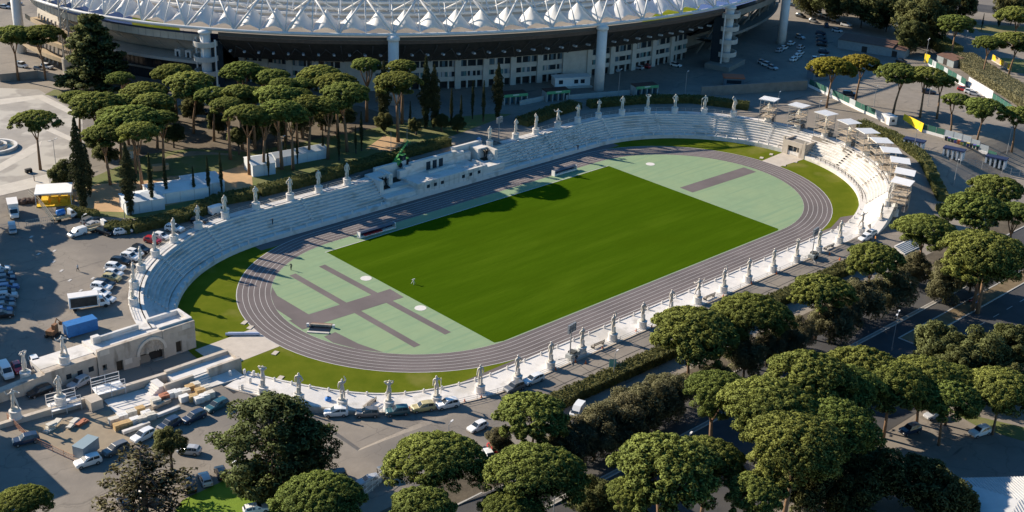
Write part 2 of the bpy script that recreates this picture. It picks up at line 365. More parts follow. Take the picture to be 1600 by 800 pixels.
# ------------------------------------------------------------------ bollards
bol = MB(); bol.lathe([(.2, 0), (.2, .55), (.22, .6), (.2, .72), (.1, .8)], 10); BOL = bol.mesh('bollard', marble)
def bollards(sts, r, zf, label, group):
    for i, s in enumerate(sorted(sts, key=lambda s: side(*opt(s, r)))): tag(link('bollard', BOL, None, (*opt(s, r), zf(s))), '%s, %s from the left' % (label, nth(i)), 'bollard', group)
bollards([('L', a) for a in frange(164, 93, 18)]+[('S', x) for x in frange(-56, -24, 7)], 41.3, lambda s: Z0, 'white bollard on the ledge left of the tribune', 'bollards on the ledge left of the tribune')
bollards([('S', x) for x in frange(24, 56, 7)]+[('R', a) for a in frange(88, 8, 18)], 41.3, lambda s: Z0, 'white bollard on the ledge right of the tribune', 'bollards on the ledge right of the tribune')
bollards([('N', x) for x in frange(54, -57, 24)], 41.65, lambda s: .56, 'white bollard along the home straight terrace', 'bollards along the home straight')
bollards([('L', a) for a in frange(-94, -158, 13)], 41.65, lambda s: ter_h(s)+.06, 'white bollard round the near left bend', 'bollards round the near left bend')
bollards([('R', a) for a in frange(-88, -66, 5)], 41.6, lambda s: .6, 'white bollard at the right-hand bend', 'bollards at the right-hand bend')
# low rail frames along the foot of the right-hand stand
rl = MB(); rl.tube([(0, -1.1, 0), (0, -1.1, 1), (0, 1.1, 1), (0, 1.1, 0)], .05, 5); rl.tube([(0, -1.1, .55), (0, 1.1, .55)], .04, 5); RAIL = rl.mesh('rail_frame', darkst)
for i, a in enumerate(frange(-9, -56, 17)):
    tag(link('rail_frame', RAIL, None, (*opt(('R', a), 41.7), Z0), R(a)), '%s dark metal rail from the left along the foot of the sunlit steps' % nth(17-i), 'railing', 'rails at the foot of the sunlit steps')

# ------------------------------------------------------------------ tribune of honour
trib = thing('tribune_of_honour', 'stepped white marble tribune block set into the middle of the far grandstand', 'tribune', (0, 0, 0))
m = MB(); m.box(TRIB0, -12.2, 41.6, 44.6, .3, 2.3); m.box(TRIB0, -12.2, 44.6, 47.6, .3, 3.2); m.build('side_floor', marble, trib)
m = MB(); m.box(12.2, TRIB1, 41.6, 47.6, .3, 3.2); m.build('side_floor', marble, trib)
m = MB(); m.box(-12.2, 12.2, 41.2, 41.9, .0, 4.1); m.box(-12.2, -11.6, 41.9, 47, 0, 4.1); m.box(11.6, 12.2, 41.9, 47, 0, 4.1); m.build('front_parapet', marble, trib)
m = MB(); m.box(-11.6, 11.6, 41.9, 49, 2.2, 3.35); m.build('floor', marble, trib)
for x in (-8.6, -6.2, -3.8, 3.6, 6.2, 9.2):
    m = MB(); m.box(x-.5, x+.5, 41.16, 41.22, 2.2, 3.1); m.build('window', glass_d, trib)
for k in range(14):
    m = MB(); m.box(-11.8+k*1.72, -11.74+k*1.72, 41.17, 41.2, 1.2, 3.9); m.build('panel_joint', dconcrete, trib)
m = MB(); m.box(-8, 8, 49, 50.2, 3, 6.7); m.box(-10, -8, 49, 50.2, 3, 6.0); m.box(-12, -10, 49, 50.2, 3, 5.3); m.box(8, 10.5, 49, 50.2, 3, 6.2); m.box(10.5, 13, 49, 50.2, 3, 5.6); m.build('rear_wall', marble, trib)
for x in (-2.2, 0, 2.2):
    m = MB(); m.box(x-.7, x+.7, 48.93, 49.0, 3.6, 5.9); m.build('doorway', glass_d, trib)
m = MB(); m.box(-3.8, 5.5, 46.8, 47.2, 3.35, 4.1); m.build('inner_parapet', marble, trib)
m = MB(); m.box(-18.5, -8, 51.2, 52, 3, 6.9); m.build('flank_wall', marble, trib)
m = MB(); m.box(8, 19, 51.2, 52, 3, 7.0); m.build('flank_wall', marble, trib)
m = MB(); m.box(TRIB0, TRIB0+1.2, 44.5, 51, .3, 6.1); m.box(TRIB0+1.2, -17.5, 47.6, 51, .3, 6.1); m.box(-17.5, -16.2, 46.6, 51.5, .3, 6.4); m.build('wing_wall', marble, trib)
m = MB(); m.box(TRIB1-1.2, TRIB1, 44.5, 51, .3, 6.1); m.box(14.4, TRIB1-1.2, 47.6, 51, .3, 6.3); m.build('wing_wall', marble, trib)
for x, y in ((-6, 44.2), (7.5, 45.2), (9.8, 44.0)):
    m = MB(); m.obox((x, y, 3.36), (1.7, 1.2, .35), .1); m.build('plinth_block', marble, trib)
for k in range(6):
    m = MB(); m.box(TRIB1-2.4, TRIB1-1.3, 42+k*.7, 42.7+k*.7, 1.1, 1.6+.62*k); m.build('stair_block', marble, trib)

# ------------------------------------------------------------------ gates
GX = -98.2
trav2 = mat('pale_travertine', (.64, .575, .49), .75, .12, .5, bump=.15, detail=9); trav3 = mat('brown_travertine', (.45, .385, .31), .75, .15, .5, bump=.15, detail=9); mixin(trav2, (.36, .31, .25), .5, .6, .75, stretch=(1.2, 1.2, .3)); mixin(trav3, (.22, .185, .15), .5, .58, .74, stretch=(1.2, 1.2, .3))
gate = thing('gate_block', 'tall travertine gate wall with sculpted arch flanking the sunken path on its far side', 'gate', (0, 0, 0))
def wall_with_openings(name, x0, x1, y, z0, z1, thick, holes, mt, parent):
    """wall in the xz plane, front face at y facing -y, rectangular openings"""
    m = MB(); xs_ = sorted({x0, x1, *[h[0] for h in holes], *[h[1] for h in holes]}); zs_ = sorted({z0, z1, *[h[2] for h in holes], *[h[3] for h in holes]})
    for i in range(len(xs_)-1):
        for j in range(len(zs_)-1):
            cx, cz = (xs_[i]+xs_[i+1])/2, (zs_[j]+zs_[j+1])/2
            if any(h[0] < cx < h[1] and h[2] < cz < h[3] for h in holes): continue
            m.box(xs_[i], xs_[i+1], y, y+thick, zs_[j], zs_[j+1])
    return m.build(name, mt, parent)
wall_with_openings('wall', -118.6, GX, 5.4, -.2, 6.0, .9, [(-110.5, -105.2, 0, 2.3), (-115.2, -113.8, .1, 2.6), (-102.6, -101.3, .1, 2.6), (-118.0, -117.1, 1.6, 2.8)], travert, gate)
m = MB(); m.box(-118.4, GX+.03, 6.5, 6.7, -.2, 5.2); m.build('backing', darkst, gate)
for (x0, x1) in ((-115.2, -113.8), (-102.6, -101.3)):
    m = MB(); m.box(x0, x1, 5.9, 6.0, .1, 2.6); m.build('door', mat('old_bronze', (.05, .04, .03), .6), gate)
m = MB()
for i in range(12):
    a0, a1 = PI*i/12, PI*(i+1)/12; c = (-107.85, 2.3)
    m.add([(c[0]+r_*math.cos(a), y_, c[1]+r_*math.sin(a)) for y_ in (5.05, 5.5) for r_, a in ((2.65, a0), (3.2, a0), (3.2, a1), (2.65, a1))],
          [(0, 1, 2, 3), (4, 7, 6, 5), (0, 3, 7, 4), (1, 5, 6, 2)])
m.build('arch_moulding', trav2, gate)
m = MB(); m.add([(-107.85+2.66*math.cos(PI*i/16), 5.37, 2.3+2.66*math.sin(PI*i/16)) for i in range(17)], [tuple(range(16, -1, -1))]); m.build('tympanum', trav3, gate)
m = MB()
for i in range(60):
    a = random.uniform(0, PI); r_ = 2.5*math.sqrt(random.random()); h = random.uniform(.2, .5)
    m.obox((-107.85+r_*math.cos(a), 5.36, 2.3+r_*math.sin(a)-h/2), (random.uniform(.15, .4), random.uniform(.1, .3), h), random.uniform(-.4, .4))
m.build('carved_relief', travert, gate)['kind'] = 'stuff'
m = MB(); m.box(-105.3, -104.9, 5.2, 5.42, -.2, 6.0); m.box(-118.9, -118.4, 5.2, 5.42, -.2, 6.0); m.build('pilaster', travert, gate)
# big ashlar blocks facing the wall
for j in range(5):
    x = -118.3+.7*(j % 2)
    while x < GX-1.2:
        wd = random.uniform(1.5, 2.3); x1 = min(x+wd, GX-.1); z0_, z1_ = .15+j*1.15, 1.26+j*1.15
        blocked = (z0_ < 5.0 and -110.9 < (x+x1)/2 < -104.8) or (z0_ < 2.6 and (-115.9 < (x+x1)/2 < -113.1 or -103.2 < (x+x1)/2 < -100.7)) or (-118.4 < x < -116.6 and 1.2 < z1_ < 3.6)
        if not blocked and z1_ < 6.0:
            m = MB(); d = random.uniform(.012, .05); m.box(x+.02, x1-.02, 5.4-d, 5.44, z0_+.02, z1_-.02); m.build('ashlar_block', random.choice((travert, travert, trav2, trav3)), gate)
        x = x1
m = MB(); m.box(-118.6, GX, 6.3, 12.2, 4.5, 5.45); m.build('roof_terrace', marble, gate)
m = MB(); m.box(-105.5, GX, 6.32, 6.9, 5.46, 6.35); m.box(-105.5, GX, 10.9, 11.5, 5.46, 6.35); m.box(GX-.7, GX, 6.9, 10.9, 5.46, 6.35); m.build('parapet', marble, gate)
m = MB(); m.box(-116, -108, 9.6, 10.1, 5.46, 6.5); m.box(-117.6, -116.1, 9.3, 10.4, 5.46, 6.9); m.build('parapet', marble, gate)
m = MB(); m.box(GX-.45, GX, 5.6, 12.1, -.1, 5.44); m.build('end_wall', travert, gate)
m = MB(); m.box(-129.0, -118.9, 5.6, 7.4, .2, 4.9); m.build('low_wall', travert, gate)
for x in (-126.6, -124.6, -122.4, -120.2):
    m = MB(); m.box(x-.5, x+.5, 5.53, 5.62, 2.2, 3.2); m.build('window', glass_d, gate)
m = MB(); m.box(-129, -118.62, 7.42, 12, 3.2, 4.95); m.build('roof_terrace', marble, gate)
m = MB(); m.add([(-150, 5.6, .5), (-129, 5.6, .2), (-129, 5.6, 4.6), (-150, 5.6, 2.9), (-150, 7.4, .5), (-129, 7.4, .2), (-129, 7.4, 4.6), (-150, 7.4, 2.9)], [(0, 1, 2, 3), (3, 2, 6, 7), (0, 3, 7, 4), (4, 7, 6, 5)]); m.build('approach_wall', travert, gate)
g2 = thing('gate_terrace_wall', 'low travertine gate wall with stairs flanking the sunken path on its near side', 'gate', (0, 0, 0))
m = MB(); m.box(-111, -97.4, -6.2, -5.3, -.2, 3.9); m.build('wall', travert, g2)
m = MB(); m.box(-97.9, -97.4, -10.2, -6.2, -.2, 3.9); m.box(-104.5, -97.9, -10.2, -9.6, -.2, 3.9); m.build('end_wall', travert, g2)
m = MB(); m.box(-111, -97.9, -9.6, -6.2, 1.5, 3.2); m.build('floor', marble, g2)
m = MB(); m.box(-113.5, -107.6, -10.2, -9.6, .2, 3.7); m.build('parapet', travert, g2)
for k in range(6):
    m = MB(); m.box(-107.5, -104.6, -10.2-k*.42, -9.8-k*.42, .5, 3.1-k*.27); m.build('stair_step', marble, g2)
for k in range(5):
    m = MB(); m.box(-114.4, -113.0, -9.5, -6.3, .5, 3.3-k*.3) if k == 0 else m.box(-114.4-k*.4, -114.0-k*.4, -9.5, -6.3, .5, 3.2-k*.27); m.build('stair_step', marble, g2)
m = MB(); m.add([(-141.5, -2.9, .6), (-111, -6.2, -.2), (-111, -6.2, 3.5), (-141.5, -2.9, 2.8), (-141.5, -2.0, .6), (-111, -5.3, -.2), (-111, -5.3, 3.5), (-141.5, -2.0, 2.8)], [(0, 3, 2, 1), (3, 7, 6, 2), (4, 5, 6, 7), (0, 4, 7, 3)]); m.build('approach_wall', travert, g2)
m = MB(); m.prism([(-123.8, -11.6), (-113.3, -12.4), (-106, -13.4), (-99, -14), (-99, -10.3), (-114.6, -10.3), (-114.6, -6.3), (-123.2, -5.3)], .4, 2.06); m.build('lower_terrace', marble, g2)
m = MB(); m.box(-126.6, -124.4, -7.6, -5.2, .5, 3.7); m.build('pier', travert, g2)
for q in ((-101, -12.0), (-98.6, -13.2), (-97.6, -14.8), (-99.5, -16.6), (-102, -17.8)):
    m = MB(); m.lathe([(.28, 0), (.28, .8), (.3, .85), (.2, 1.15)], 10, c=(q[0], q[1], 1.97)); m.build('post', marble, g2)
tg = thing('tunnel_gate', 'small white marble tunnel block with dark doorway cut into the sunlit right-hand steps', 'gate', (0, 0, 0))
wall_with_openings('wall', -3.9, 3.9, 0, 0, 4.3, .6, [(-2.0, 1.9, 0, 2.9)], travert, tg)
for o in tg.children: o.rotation_euler = (0, 0, R(-90)); o.location = (96.2, .2, 0)
m = MB(); m.box(96.8, 103, -3.7, -3.1, 0, 4.3); m.box(96.8, 103, 3.5, 4.1, 0, 4.3); m.build('side_wall', travert, tg)
m = MB(); m.box(96.82, 103, -3.1, 3.5, 3.4, 3.75); m.build('roof', dconcrete, tg)
m = MB(); m.box(98.5, 98.8, -2.5, 2.9, 0, 3.2); m.build('dark_door', darkst, tg)
for y in (-.5, .9):
    m = MB(); m.cyl((97.2, y, 0), .25, 3.2, 10); m.build('column', travert, tg)
for q in ((96.5, -3.4), (96.5, 3.8), (102.7, -3.4), (102.7, 3.8)):
    m = MB(); m.obox((*q, 4.3), (.5, .5, .9)); m.build('finial', travert, tg)

# ------------------------------------------------------------------ figures
def skin_mesh(name, verts, edges, radii, mats, sub=1, matfun=None):
    me = bpy.data.meshes.new(name+'_rig'); me.from_pydata(verts, edges, []); o = bpy.data.objects.new(name+'_rig', me); COL.objects.link(o)
    md = o.modifiers.new('Skin', 'SKIN'); md.use_smooth_shade = True
    sk = me.skin_vertices[0].data
    for i, r_ in enumerate(radii): sk[i].radius = (r_, r_) if not isinstance(r_, tuple) else r_
    sk[0].use_root = True
    s2 = o.modifiers.new('Sub', 'SUBSURF'); s2.levels = sub; s2.render_levels = sub
    bpy.context.view_layer.update()
    ev = o.evaluated_get(bpy.context.evaluated_depsgraph_get()); out = bpy.data.meshes.new_from_object(ev); out.name = name
    bpy.data.objects.remove(o); bpy.data.meshes.remove(me)
    out.materials.clear()
    for mt in mats: out.materials.append(mt)
    if matfun:
        for p_ in out.polygons: p_.material_index = matfun(p_.center)
    for p_ in out.polygons: p_.use_smooth = True
    return out
def body(name, mats, pose, h=1.0, matfun=None, bulk=1.0):
    """one continuous standing figure of height h; pose gives hands, elbows, feet, knees, lean"""
    V = [(0, 0, .52), (pose.get('lean', 0)*.4, 0, .62), (pose.get('lean', 0)*.8, 0, .74), (pose.get('lean', 0), 0, .82), (pose.get('lean', 0)+.005, .005, .865), (pose.get('lean', 0)+.01, .02, .92), (pose.get('lean', 0)+.01, .015, .965)]
    Rr = [(.085, .065), (.075, .055), (.095, .065), (.07, .05), .03, (.042, .05), (.034, .038)]
    Ed = [(0, 1), (1, 2), (2, 3), (3, 4), (4, 5), (5, 6)]
    for s_, k in ((-1, 'l'), (1, 'r')):
        kn = pose.get('knee_'+k, (s_*.06, .02, .285)); ft = pose.get('foot_'+k, (s_*.065, -.005, .045)); i = len(V)
        V += [(s_*.055, 0, .47), kn, ft, (ft[0]+s_*.012, ft[1]+.075, max(.02, ft[2]-.022))]; Rr += [.062, .041, .027, (.024, .018)]; Ed += [(0, i), (i, i+1), (i+1, i+2), (i+2, i+3)]
        el = pose.get('elbow_'+k, (s_*.15, -.01, .64)); ha = pose.get('hand_'+k, (s_*.16, .03, .5)); i = len(V); sh = (pose.get('lean', 0)+s_*.115, 0, .80)
        mid = tuple(ha[j]+(ha[j]-el[j])*.2 for j in range(3))
        V += [sh, el, ha, mid]; Rr += [.04, .031, .021, (.022, .014)]; Ed += [(3, i), (i, i+1), (i+1, i+2), (i+2, i+3)]
    V = [tuple(c*h for c in v) for v in V]
    Rr = [tuple(q*h*bulk for q in r_) if isinstance(r_, tuple) else r_*h*bulk for r_ in Rr]
    return skin_mesh(name, V, Ed, Rr, mats, 2, matfun)
POSES = [
 ('with lowered arms', {}),
 ('with hand on hip', dict(elbow_r=(.21, -.03, .66), hand_r=(.10, .03, .54), foot_l=(-.09, .03, .045))),
 ('with arm raised high', dict(elbow_r=(.17, .02, .93), hand_r=(.1, .05, 1.06), foot_r=(.1, .04, .045), knee_r=(.085, .05, .285))),
 ('with folded arms', dict(elbow_r=(.16, .04, .66), hand_r=(-.04, .1, .7), elbow_l=(-.16, .04, .66), hand_l=(.05, .11, .68))),
 ('with hands behind head', dict(elbow_r=(.2, .02, .9), hand_r=(.07, -.03, .94), elbow_l=(-.2, .02, .9), hand_l=(-.07, -.03, .94))),
 ('striding, arm drawn back', dict(elbow_r=(.24, -.06, .78), hand_r=(.27, -.12, .9), elbow_l=(-.19, .1, .72), hand_l=(-.17, .2, .74), foot_l=(-.08, .15, .045), knee_l=(-.07, .1, .29), foot_r=(.07, -.12, .045), lean=.01)),
 ('leaning on a staff', dict(elbow_r=(.2, .05, .68), hand_r=(.24, .12, .66), lean=-.02)),
]
STAT = []
for i, (nm, ps) in enumerate(POSES):
    STAT.append(body('figure', [marble_st], ps, 4.3, bulk=1.06))
ped = MB(); ped.lathe([(1.08, 0), (1.08, .18), (.97, .26), (.97, 1.35), (1.05, 1.42), (1.05, 1.6), (.3, 1.6)], 20); PED = ped.mesh('pedestal', marble)
rk = MB()
for i in range(9):
    rk.obox((random.uniform(-.45, .45), random.uniform(-.35, .35), 1.58), (random.uniform(.4, .8), random.uniform(.3, .6), random.uniform(.15, .45)), random.uniform(0, 3))
rk.obox((.0, -.32, 1.58), (.5, .35, 1.5), .3); ROCK = rk.mesh('rock_base', marble_st)
stf = MB(); stf.cyl((1.0, .5, 1.6), .07, 3.4, 6); STAFF = stf.mesh('staff', marble_st)
def statue(x, y, z, face, pose, label, group=None, ped_=True):
    t = thing('marble_statue', label, 'statue', (x, y, z), face, group)
    if ped_: link('pedestal', PED, t)
    link('rock_base', ROCK, t); link('figure', STAT[pose], t, (0, 0, 1.72))
    if pose == 6: link('staff', STAFF, t)
    return t
near_pos = [((-103.67, -23.54)), ((-98.20, -29.12)), ((-90.75, -33.56)), ((-83.88, -38.61)), ((-75.96, -42.71)), ((-66.99, -44.62)), ((-58.95, -46.51)), ((-50.11, -46.58)), ((-40.92, -46.26)), ((-31.74, -46.27)), ((-22.62, -46.27)), ((-13.31, -46.08)), ((-4.24, -46.17)), ((4.66, -46.25)), ((13.47, -46.40)), ((22.69, -46.60)), ((31.87, -46.74)), ((40.96, -47.00)), ((49.93, -46.66)), ((59.30, -46.72)), ((67.77, -46.89)), ((74.16, -46.98))]
seq = [4, 1, 2, 4, 6, 0, 1, 0, 3, 2, 0, 1, 5, 2, 3, 6, 4, 0, 1, 5, 0, 1]
for i, (q, k) in enumerate(zip(near_pos, seq)):
    r_, a_ = oval_r(*q); rr_ = min(max(r_, 45.6), 46.6) if i < 19 else r_
    s_ = ('N', q[0]) if XL < q[0] < XR else (('L' if q[0] < 0 else 'R'), a_)
    x, y = opt(s_, rr_); z = ter_h(s_)+.05 if i < 19 else (.56, 1.0, 1.75)[i-19]
    cx = XL if x < XL else (XR if x > XR else x)
    face = math.atan2(-y, cx-x)-PI/2      # statues face the track
    statue(x, y, z, face+PI*(i % 3 == 1)*0, k, 'marble athlete %s, %s statue from left on the near terrace' % (POSES[k][0], nth(i)), 'statues on the near terrace')
far_pos = [(-105.27, 20.54), (-100.48, 27.53), (-94.81, 33.63), (-88.40, 38.44), (-80.93, 42.48), (-72.82, 45.58), (-64.70, 46.61), (-56.16, 47.09), (-46.35, 48.48), (-37.83, 47.92), (-29.09, 48.25), (19.84, 48.04), (30.17, 49.93), (37.76, 48.84), (46.78, 49.00), (55.12, 48.75), (63.30, 47.70), (71.22, 45.20), (78.53, 41.32), (84.97, 36.09), (91.25, 30.18), (96.23, 23.26)]
seq = [0, 1, 3, 0, 6, 1, 0, 3, 1, 0, 0, 0, 3, 2, 5, 1, 3, 1, 4, 1, 6, 2]
for i, (q, k) in enumerate(zip(far_pos, seq)):
    r_, a_ = oval_r(*q); s_ = ('S', q[0]) if XL < q[0] < XR else (('L' if q[0] < 0 else 'R'), a_)
    x, y = opt(s_, max(48.9, min(r_, 49.3))); cx = XL if x < XL else (XR if x > XR else x)
    statue(x, y, ZTOP, math.atan2(-y, cx-x)-PI/2, k, 'marble athlete %s, %s statue from left atop the far grandstand' % (POSES[k][0], nth(i)), 'statues along the top of the grandstand')
for (q, z, k, lab_) in (((-124.55, 6.89), 4.95, 5, 'marble statue striding on the corner of the far gate wall'), ((-131.54, 8.15), 3.5, 4, 'marble statue on the gate wall beside the red and white cars'),
                        ((-138.2, -2.6), 2.85, 5, 'marble statue at the outer end of the near gate wall'), ((-130.3, -3.3), 3.05, 1, 'marble statue boxed in by white railings on the near gate wall')):
    statue(q[0], q[1], z, R(200), k, lab_)
bronze = mat('dark_bronze', (.03, .028, .024), .5, .2, 2, metal=.4)
BR = body('bronze_group', [bronze], dict(elbow_r=(.24, .1, .8), hand_r=(.33, .2, .86), elbow_l=(-.22, .1, .72), hand_l=(-.3, .2, .7), foot_l=(-.2, .2, .045), knee_l=(-.14, .14, .26), foot_r=(.16, -.14, .045), lean=.06), 2.9, bulk=1.3)
for x, y, lab_ in ((-19.4, 46.0, 'dark bronze wrestlers on the left wing of the tribune'), (16.4, 46.6, 'dark bronze wrestlers on the right wing of the tribune')):
    t = thing('bronze_sculpture', lab_, 'sculpture', (x, y, 3.22), PI)
    link('wrestler', BR, t, (-.35, 0, .3), R(70)); link('wrestler', BR, t, (.45, .1, .3), R(-95)); m = MB(); m.box(-1.3, 1.3, -.8, .8, 0, .32); m.build('plinth', bronze, t)

# ------------------------------------------------------------------ scaffold towers over the right-hand statues
sc = [((94.99, 12.33)), ((97.21, 4.41)), ((98.03, -3.86)), ((98.24, -12.19)), ((96.39, -20.15)), ((93.63, -27.77)), ((89.47, -34.61)), ((84.13, -40.78)), ((77.16, -46.45)), ((70.28, -49.93))]
def scaffold_parts():
    P = []; m = MB()
    for lv, z in enumerate((2.0, 4.1)):
        m = MB(); m.box(-2.1, 2.1, -2.1, 2.1, z, z+.12); P.append(('platform', m.mesh('platform', wood)))
        m = MB(); m.tube([(-2.1, -2.1, z+1), (2.1, -2.1, z+1), (2.1, 2.1, z+1), (-2.1, 2.1, z+1), (-2.1, -2.1, z+1)], .05, 5); m.box(-2.1, 2.1, -2.14, -2.1, z+.12, z+.4); m.box(2.1, 2.14, -2.1, 2.1, z+.12, z+.4); P.append(('guard_rail', m.mesh('guard_rail', wood)))
    for sx in (-2, 2):
        for sy in (-2, 2):
            m = MB(); m.cyl((sx, sy, 0), .07, 7.2, 6); P.append(('upright', m.mesh('upright', galv)))
    for a in range(4):
        m = MB(); c = [(-2, -2), (2, -2), (2, 2), (-2, 2), (-2, -2)]
        for z in (0.2, 2.0, 4.1):
            m.tube([(*c[a], z), (*c[a+1], z+1.9)], .045, 5)
        P.append(('brace', m.mesh('brace', galv)))
    m = MB()
    for i in range(8):
        x0 = -2.5+i*.625; m.add([(x0, -2.5, 7.25), (x0+.31, -2.5, 7.33), (x0+.625, -2.5, 7.25), (x0, 2.5, 7.5), (x0+.31, 2.5, 7.58), (x0+.625, 2.5, 7.5)], [(0, 1, 4, 3), (1, 2, 5, 4)])
    m.box(-2.5, 2.5, -2.5, -2.46, 7.1, 7.27); m.box(-2.5, 2.5, 2.46, 2.5, 7.34, 7.5)
    P.append(('canopy', m.mesh('canopy', canvas)))
    m = MB(); m.box(-1.6, .2, -2.3, -1.2, 0, 1.3); P.append(('wooden_crate', m.mesh('wooden_crate', mat('grey_boards', (.22, .18, .15), .85, .2, 2))))
    return P
SCP = scaffold_parts()
for i, q in enumerate(sc):
    r_, a_ = oval_r(*q); x, y = opt(('R', a_), max(48.5, min(r_, 52)))
    t = thing('scaffold_tower', 'white-roofed scaffold tower round a statue, %s from the left along the right-hand bend' % nth(i), 'scaffold', (x, y, ZTOP-.1), R(a_)+PI/2, 'scaffold towers on the right-hand bend')
    for n_, me in SCP: link(n_, me, t)
    x, y = opt(('R', a_), 49.2)
    statue(x, y, ZTOP, R(a_)+PI/2, i % 7, 'white marble statue inside the scaffold tower that is %s from the left' % nth(i), 'statues inside the scaffold towers')

# ------------------------------------------------------------------ the football stadium behind
EC, EA, EB, ETH = (110.9, 182.5), 155.6, 116.3, R(163.6)
def ep(t, off, z):
    t = R(t); u, v = EA*math.cos(t), EB*math.sin(t); nx_, ny_ = math.cos(t)/EA, math.sin(t)/EB; l = math.hypot(nx_, ny_); u += nx_/l*off; v += ny_/l*off
    c, s_ = math.cos(ETH), math.sin(ETH); return (EC[0]+c*u-s_*v, EC[1]+s_*u+c*v, z)
olim = thing('football_stadium', 'huge oval stadium with white tensile roof and shaded concrete facade behind the trees', 'stadium')
def eband(name, ts, prof_, mt, parent=olim, smooth=False):
    """surface swept along the ellipse; prof_ = [(offset, z), ...]"""
    m = MB()
    for (o0, z0_), (o1, z1_) in zip(prof_, prof_[1:]): m.strip([ep(t, o0, z0_) for t in ts], [ep(t, o1, z1_) for t in ts])
    return m.build(name, mt, parent, smooth)
RZ = 27.0
T0, T1 = -14, 150
# ring beam and columns
m = MB(); m.tube([ep(t, 0, RZ) for t in frange(T0, T1, 90)], .5, 8); m.build('ring_beam', steelw, olim, True)
m = MB(); m.tube([ep(t, -1.0, RZ-.5) for t in frange(T0, T1, 90)], .28, 6); m.build('ring_cable', steelw, olim, True)
for t, top in ((5.0, RZ), (28.2, RZ), (67.4, RZ), (92.8, RZ), (131.5, RZ)):
    m = MB(); x, y, _ = ep(t, 0, 0); m.cyl((x, y, 3), 1.62, 22.2, 20); m.lathe([(1.62, 25.2), (1.95, 25.4), (1.95, 26.2), (1.2, 26.9)], 20, c=(x, y, 0)); m.build('column', steelw, olim, True)
# lattice mast on the left
m = MB(); x, y, _ = ep(21.5, 0, 0)
for a in range(4):
    cx, cy = x+1.5*math.cos(a*PI/2+.4), y+1.5*math.sin(a*PI/2+.4); m.tube([(cx, cy, 4), (cx, cy, 30)], .22, 6)
    nx_, ny_ = x+1.5*math.cos((a+1)*PI/2+.4), y+1.5*math.sin((a+1)*PI/2+.4)
    for k in range(9): m.tube([(cx, cy, 5+k*2.8), (nx_, ny_, 7.8+k*2.8)], .12, 4)
m.cyl((x, y, 4), 1.9, 7, 16); m.build('lattice_mast', mat('weathered_steel', (.42, .38, .33), .7, .2, 1), olim)
# roof struts: a V of tubes on every other node of the ring, a single post between
NODE = 3.12
ts = []; t = 67.4-NODE*26
while t <= T1-6: ts.append(t); t += NODE
def E3(t, o, z): return ep(t, o, z)
for i, t in enumerate(ts):
    if i % 2 == 0:
        for d in (-1, 1):
            m = MB(); m.tube([E3(t, 0, RZ), E3(t+d*NODE, -7, RZ+9.6)], .33, 6); m.build('roof_strut', steelw, olim, True)
    m = MB(); m.tube([E3(t, -.2, RZ), E3(t, -7, RZ+9.6)], .2, 6); m.build('roof_post', steelw, olim, True)
    if i % 2:
        for d in (-1, 1):
            m = MB(); m.tube([E3(t, -7, RZ+9.6), E3(t+d*NODE, -14, RZ+3.5)], .24, 5); m.build('roof_strut', steelw, olim, True)
m = MB(); m.tube([ep(t, -7, RZ+9.6) for t in frange(T0, T1, 100)], .42, 7); m.build('upper_chord', steelw, olim, True)
# tensile membrane, one peaked panel between two nodes
def memb(u, v):
    """height above the ring for a panel: u along, v inward metres"""
    d = math.hypot((u-.5)/.52, (v-7.2)/(6.6 if v < 7.2 else 5.0)); pk = 5.0*max(0, 1-d)**1.2
    arch = .75*(1-(2*u-1)**2)*math.exp(-max(0, v-1.2)/1.6)
    return .35+pk+arch+.1*v
for i, t in enumerate(ts[:-1]):
    n = 16; vv = [1.0, 1.8, 2.8, 3.8, 4.8, 5.6, 6.2, 6.7, 7.2, 7.7, 8.3, 9.2, 10.4, 12]
    m = MB(); vs = []
    for j in range(n+1):
        u = j/n
        for k, v in enumerate(vv):
            v2 = v+(1.5*(1-(2*u-1)**2) if k == 0 else (.7*(1-(2*u-1)**2) if k == 1 else 0)); vs.append(ep(t+NODE*(.008+.984*u), -v2, RZ+memb(u, v)))
    q = len(vv); m.add(vs, [(j*q+k, (j+1)*q+k, (j+1)*q+k+1, j*q+k+1) for j in range(n) for k in range(q-1)]); m.build('roof_membrane', membrane, olim, True)
    m = MB(); x, y, z = ep(t+NODE*.5, -7.2, RZ+memb(.5, 7.2)-.1); m.cyl((x, y, z), .16, 4.0, 6); m.build('flying_mast', steelw, olim)
# stepped upper roof behind the peaks, raised out of view to lengthen the stadium's shadow
cream = mat('cream_steel', (.52, .46, .38), .6, .12, 1)
for k in range(8):
    o0, o1, z0_, z1_ = -12.2-k*1.5, -13.7-k*1.5, RZ+1.6+k*1.5, RZ+1.75+k*1.5
    eband('roof_step', frange(T0, T1, 80), [(o0, z0_-.6), (o0, z0_), (o1, z1_)], membrane); eband('roof_gutter', frange(T0, T1, 80), [(o1, z1_), (o1, z1_+.75)], cream)
eband('upper_roof', frange(T0, T1, 80), [(-24.2, RZ+13.2), (-34, RZ+14.5), (-48, RZ+14)], membrane)
for i, t in enumerate(ts):
    m = MB(); m.tube([ep(t, -12, RZ+3), ep(t, -24, RZ+13.6)], .22, 5); m.build('roof_rib', steelw, olim)
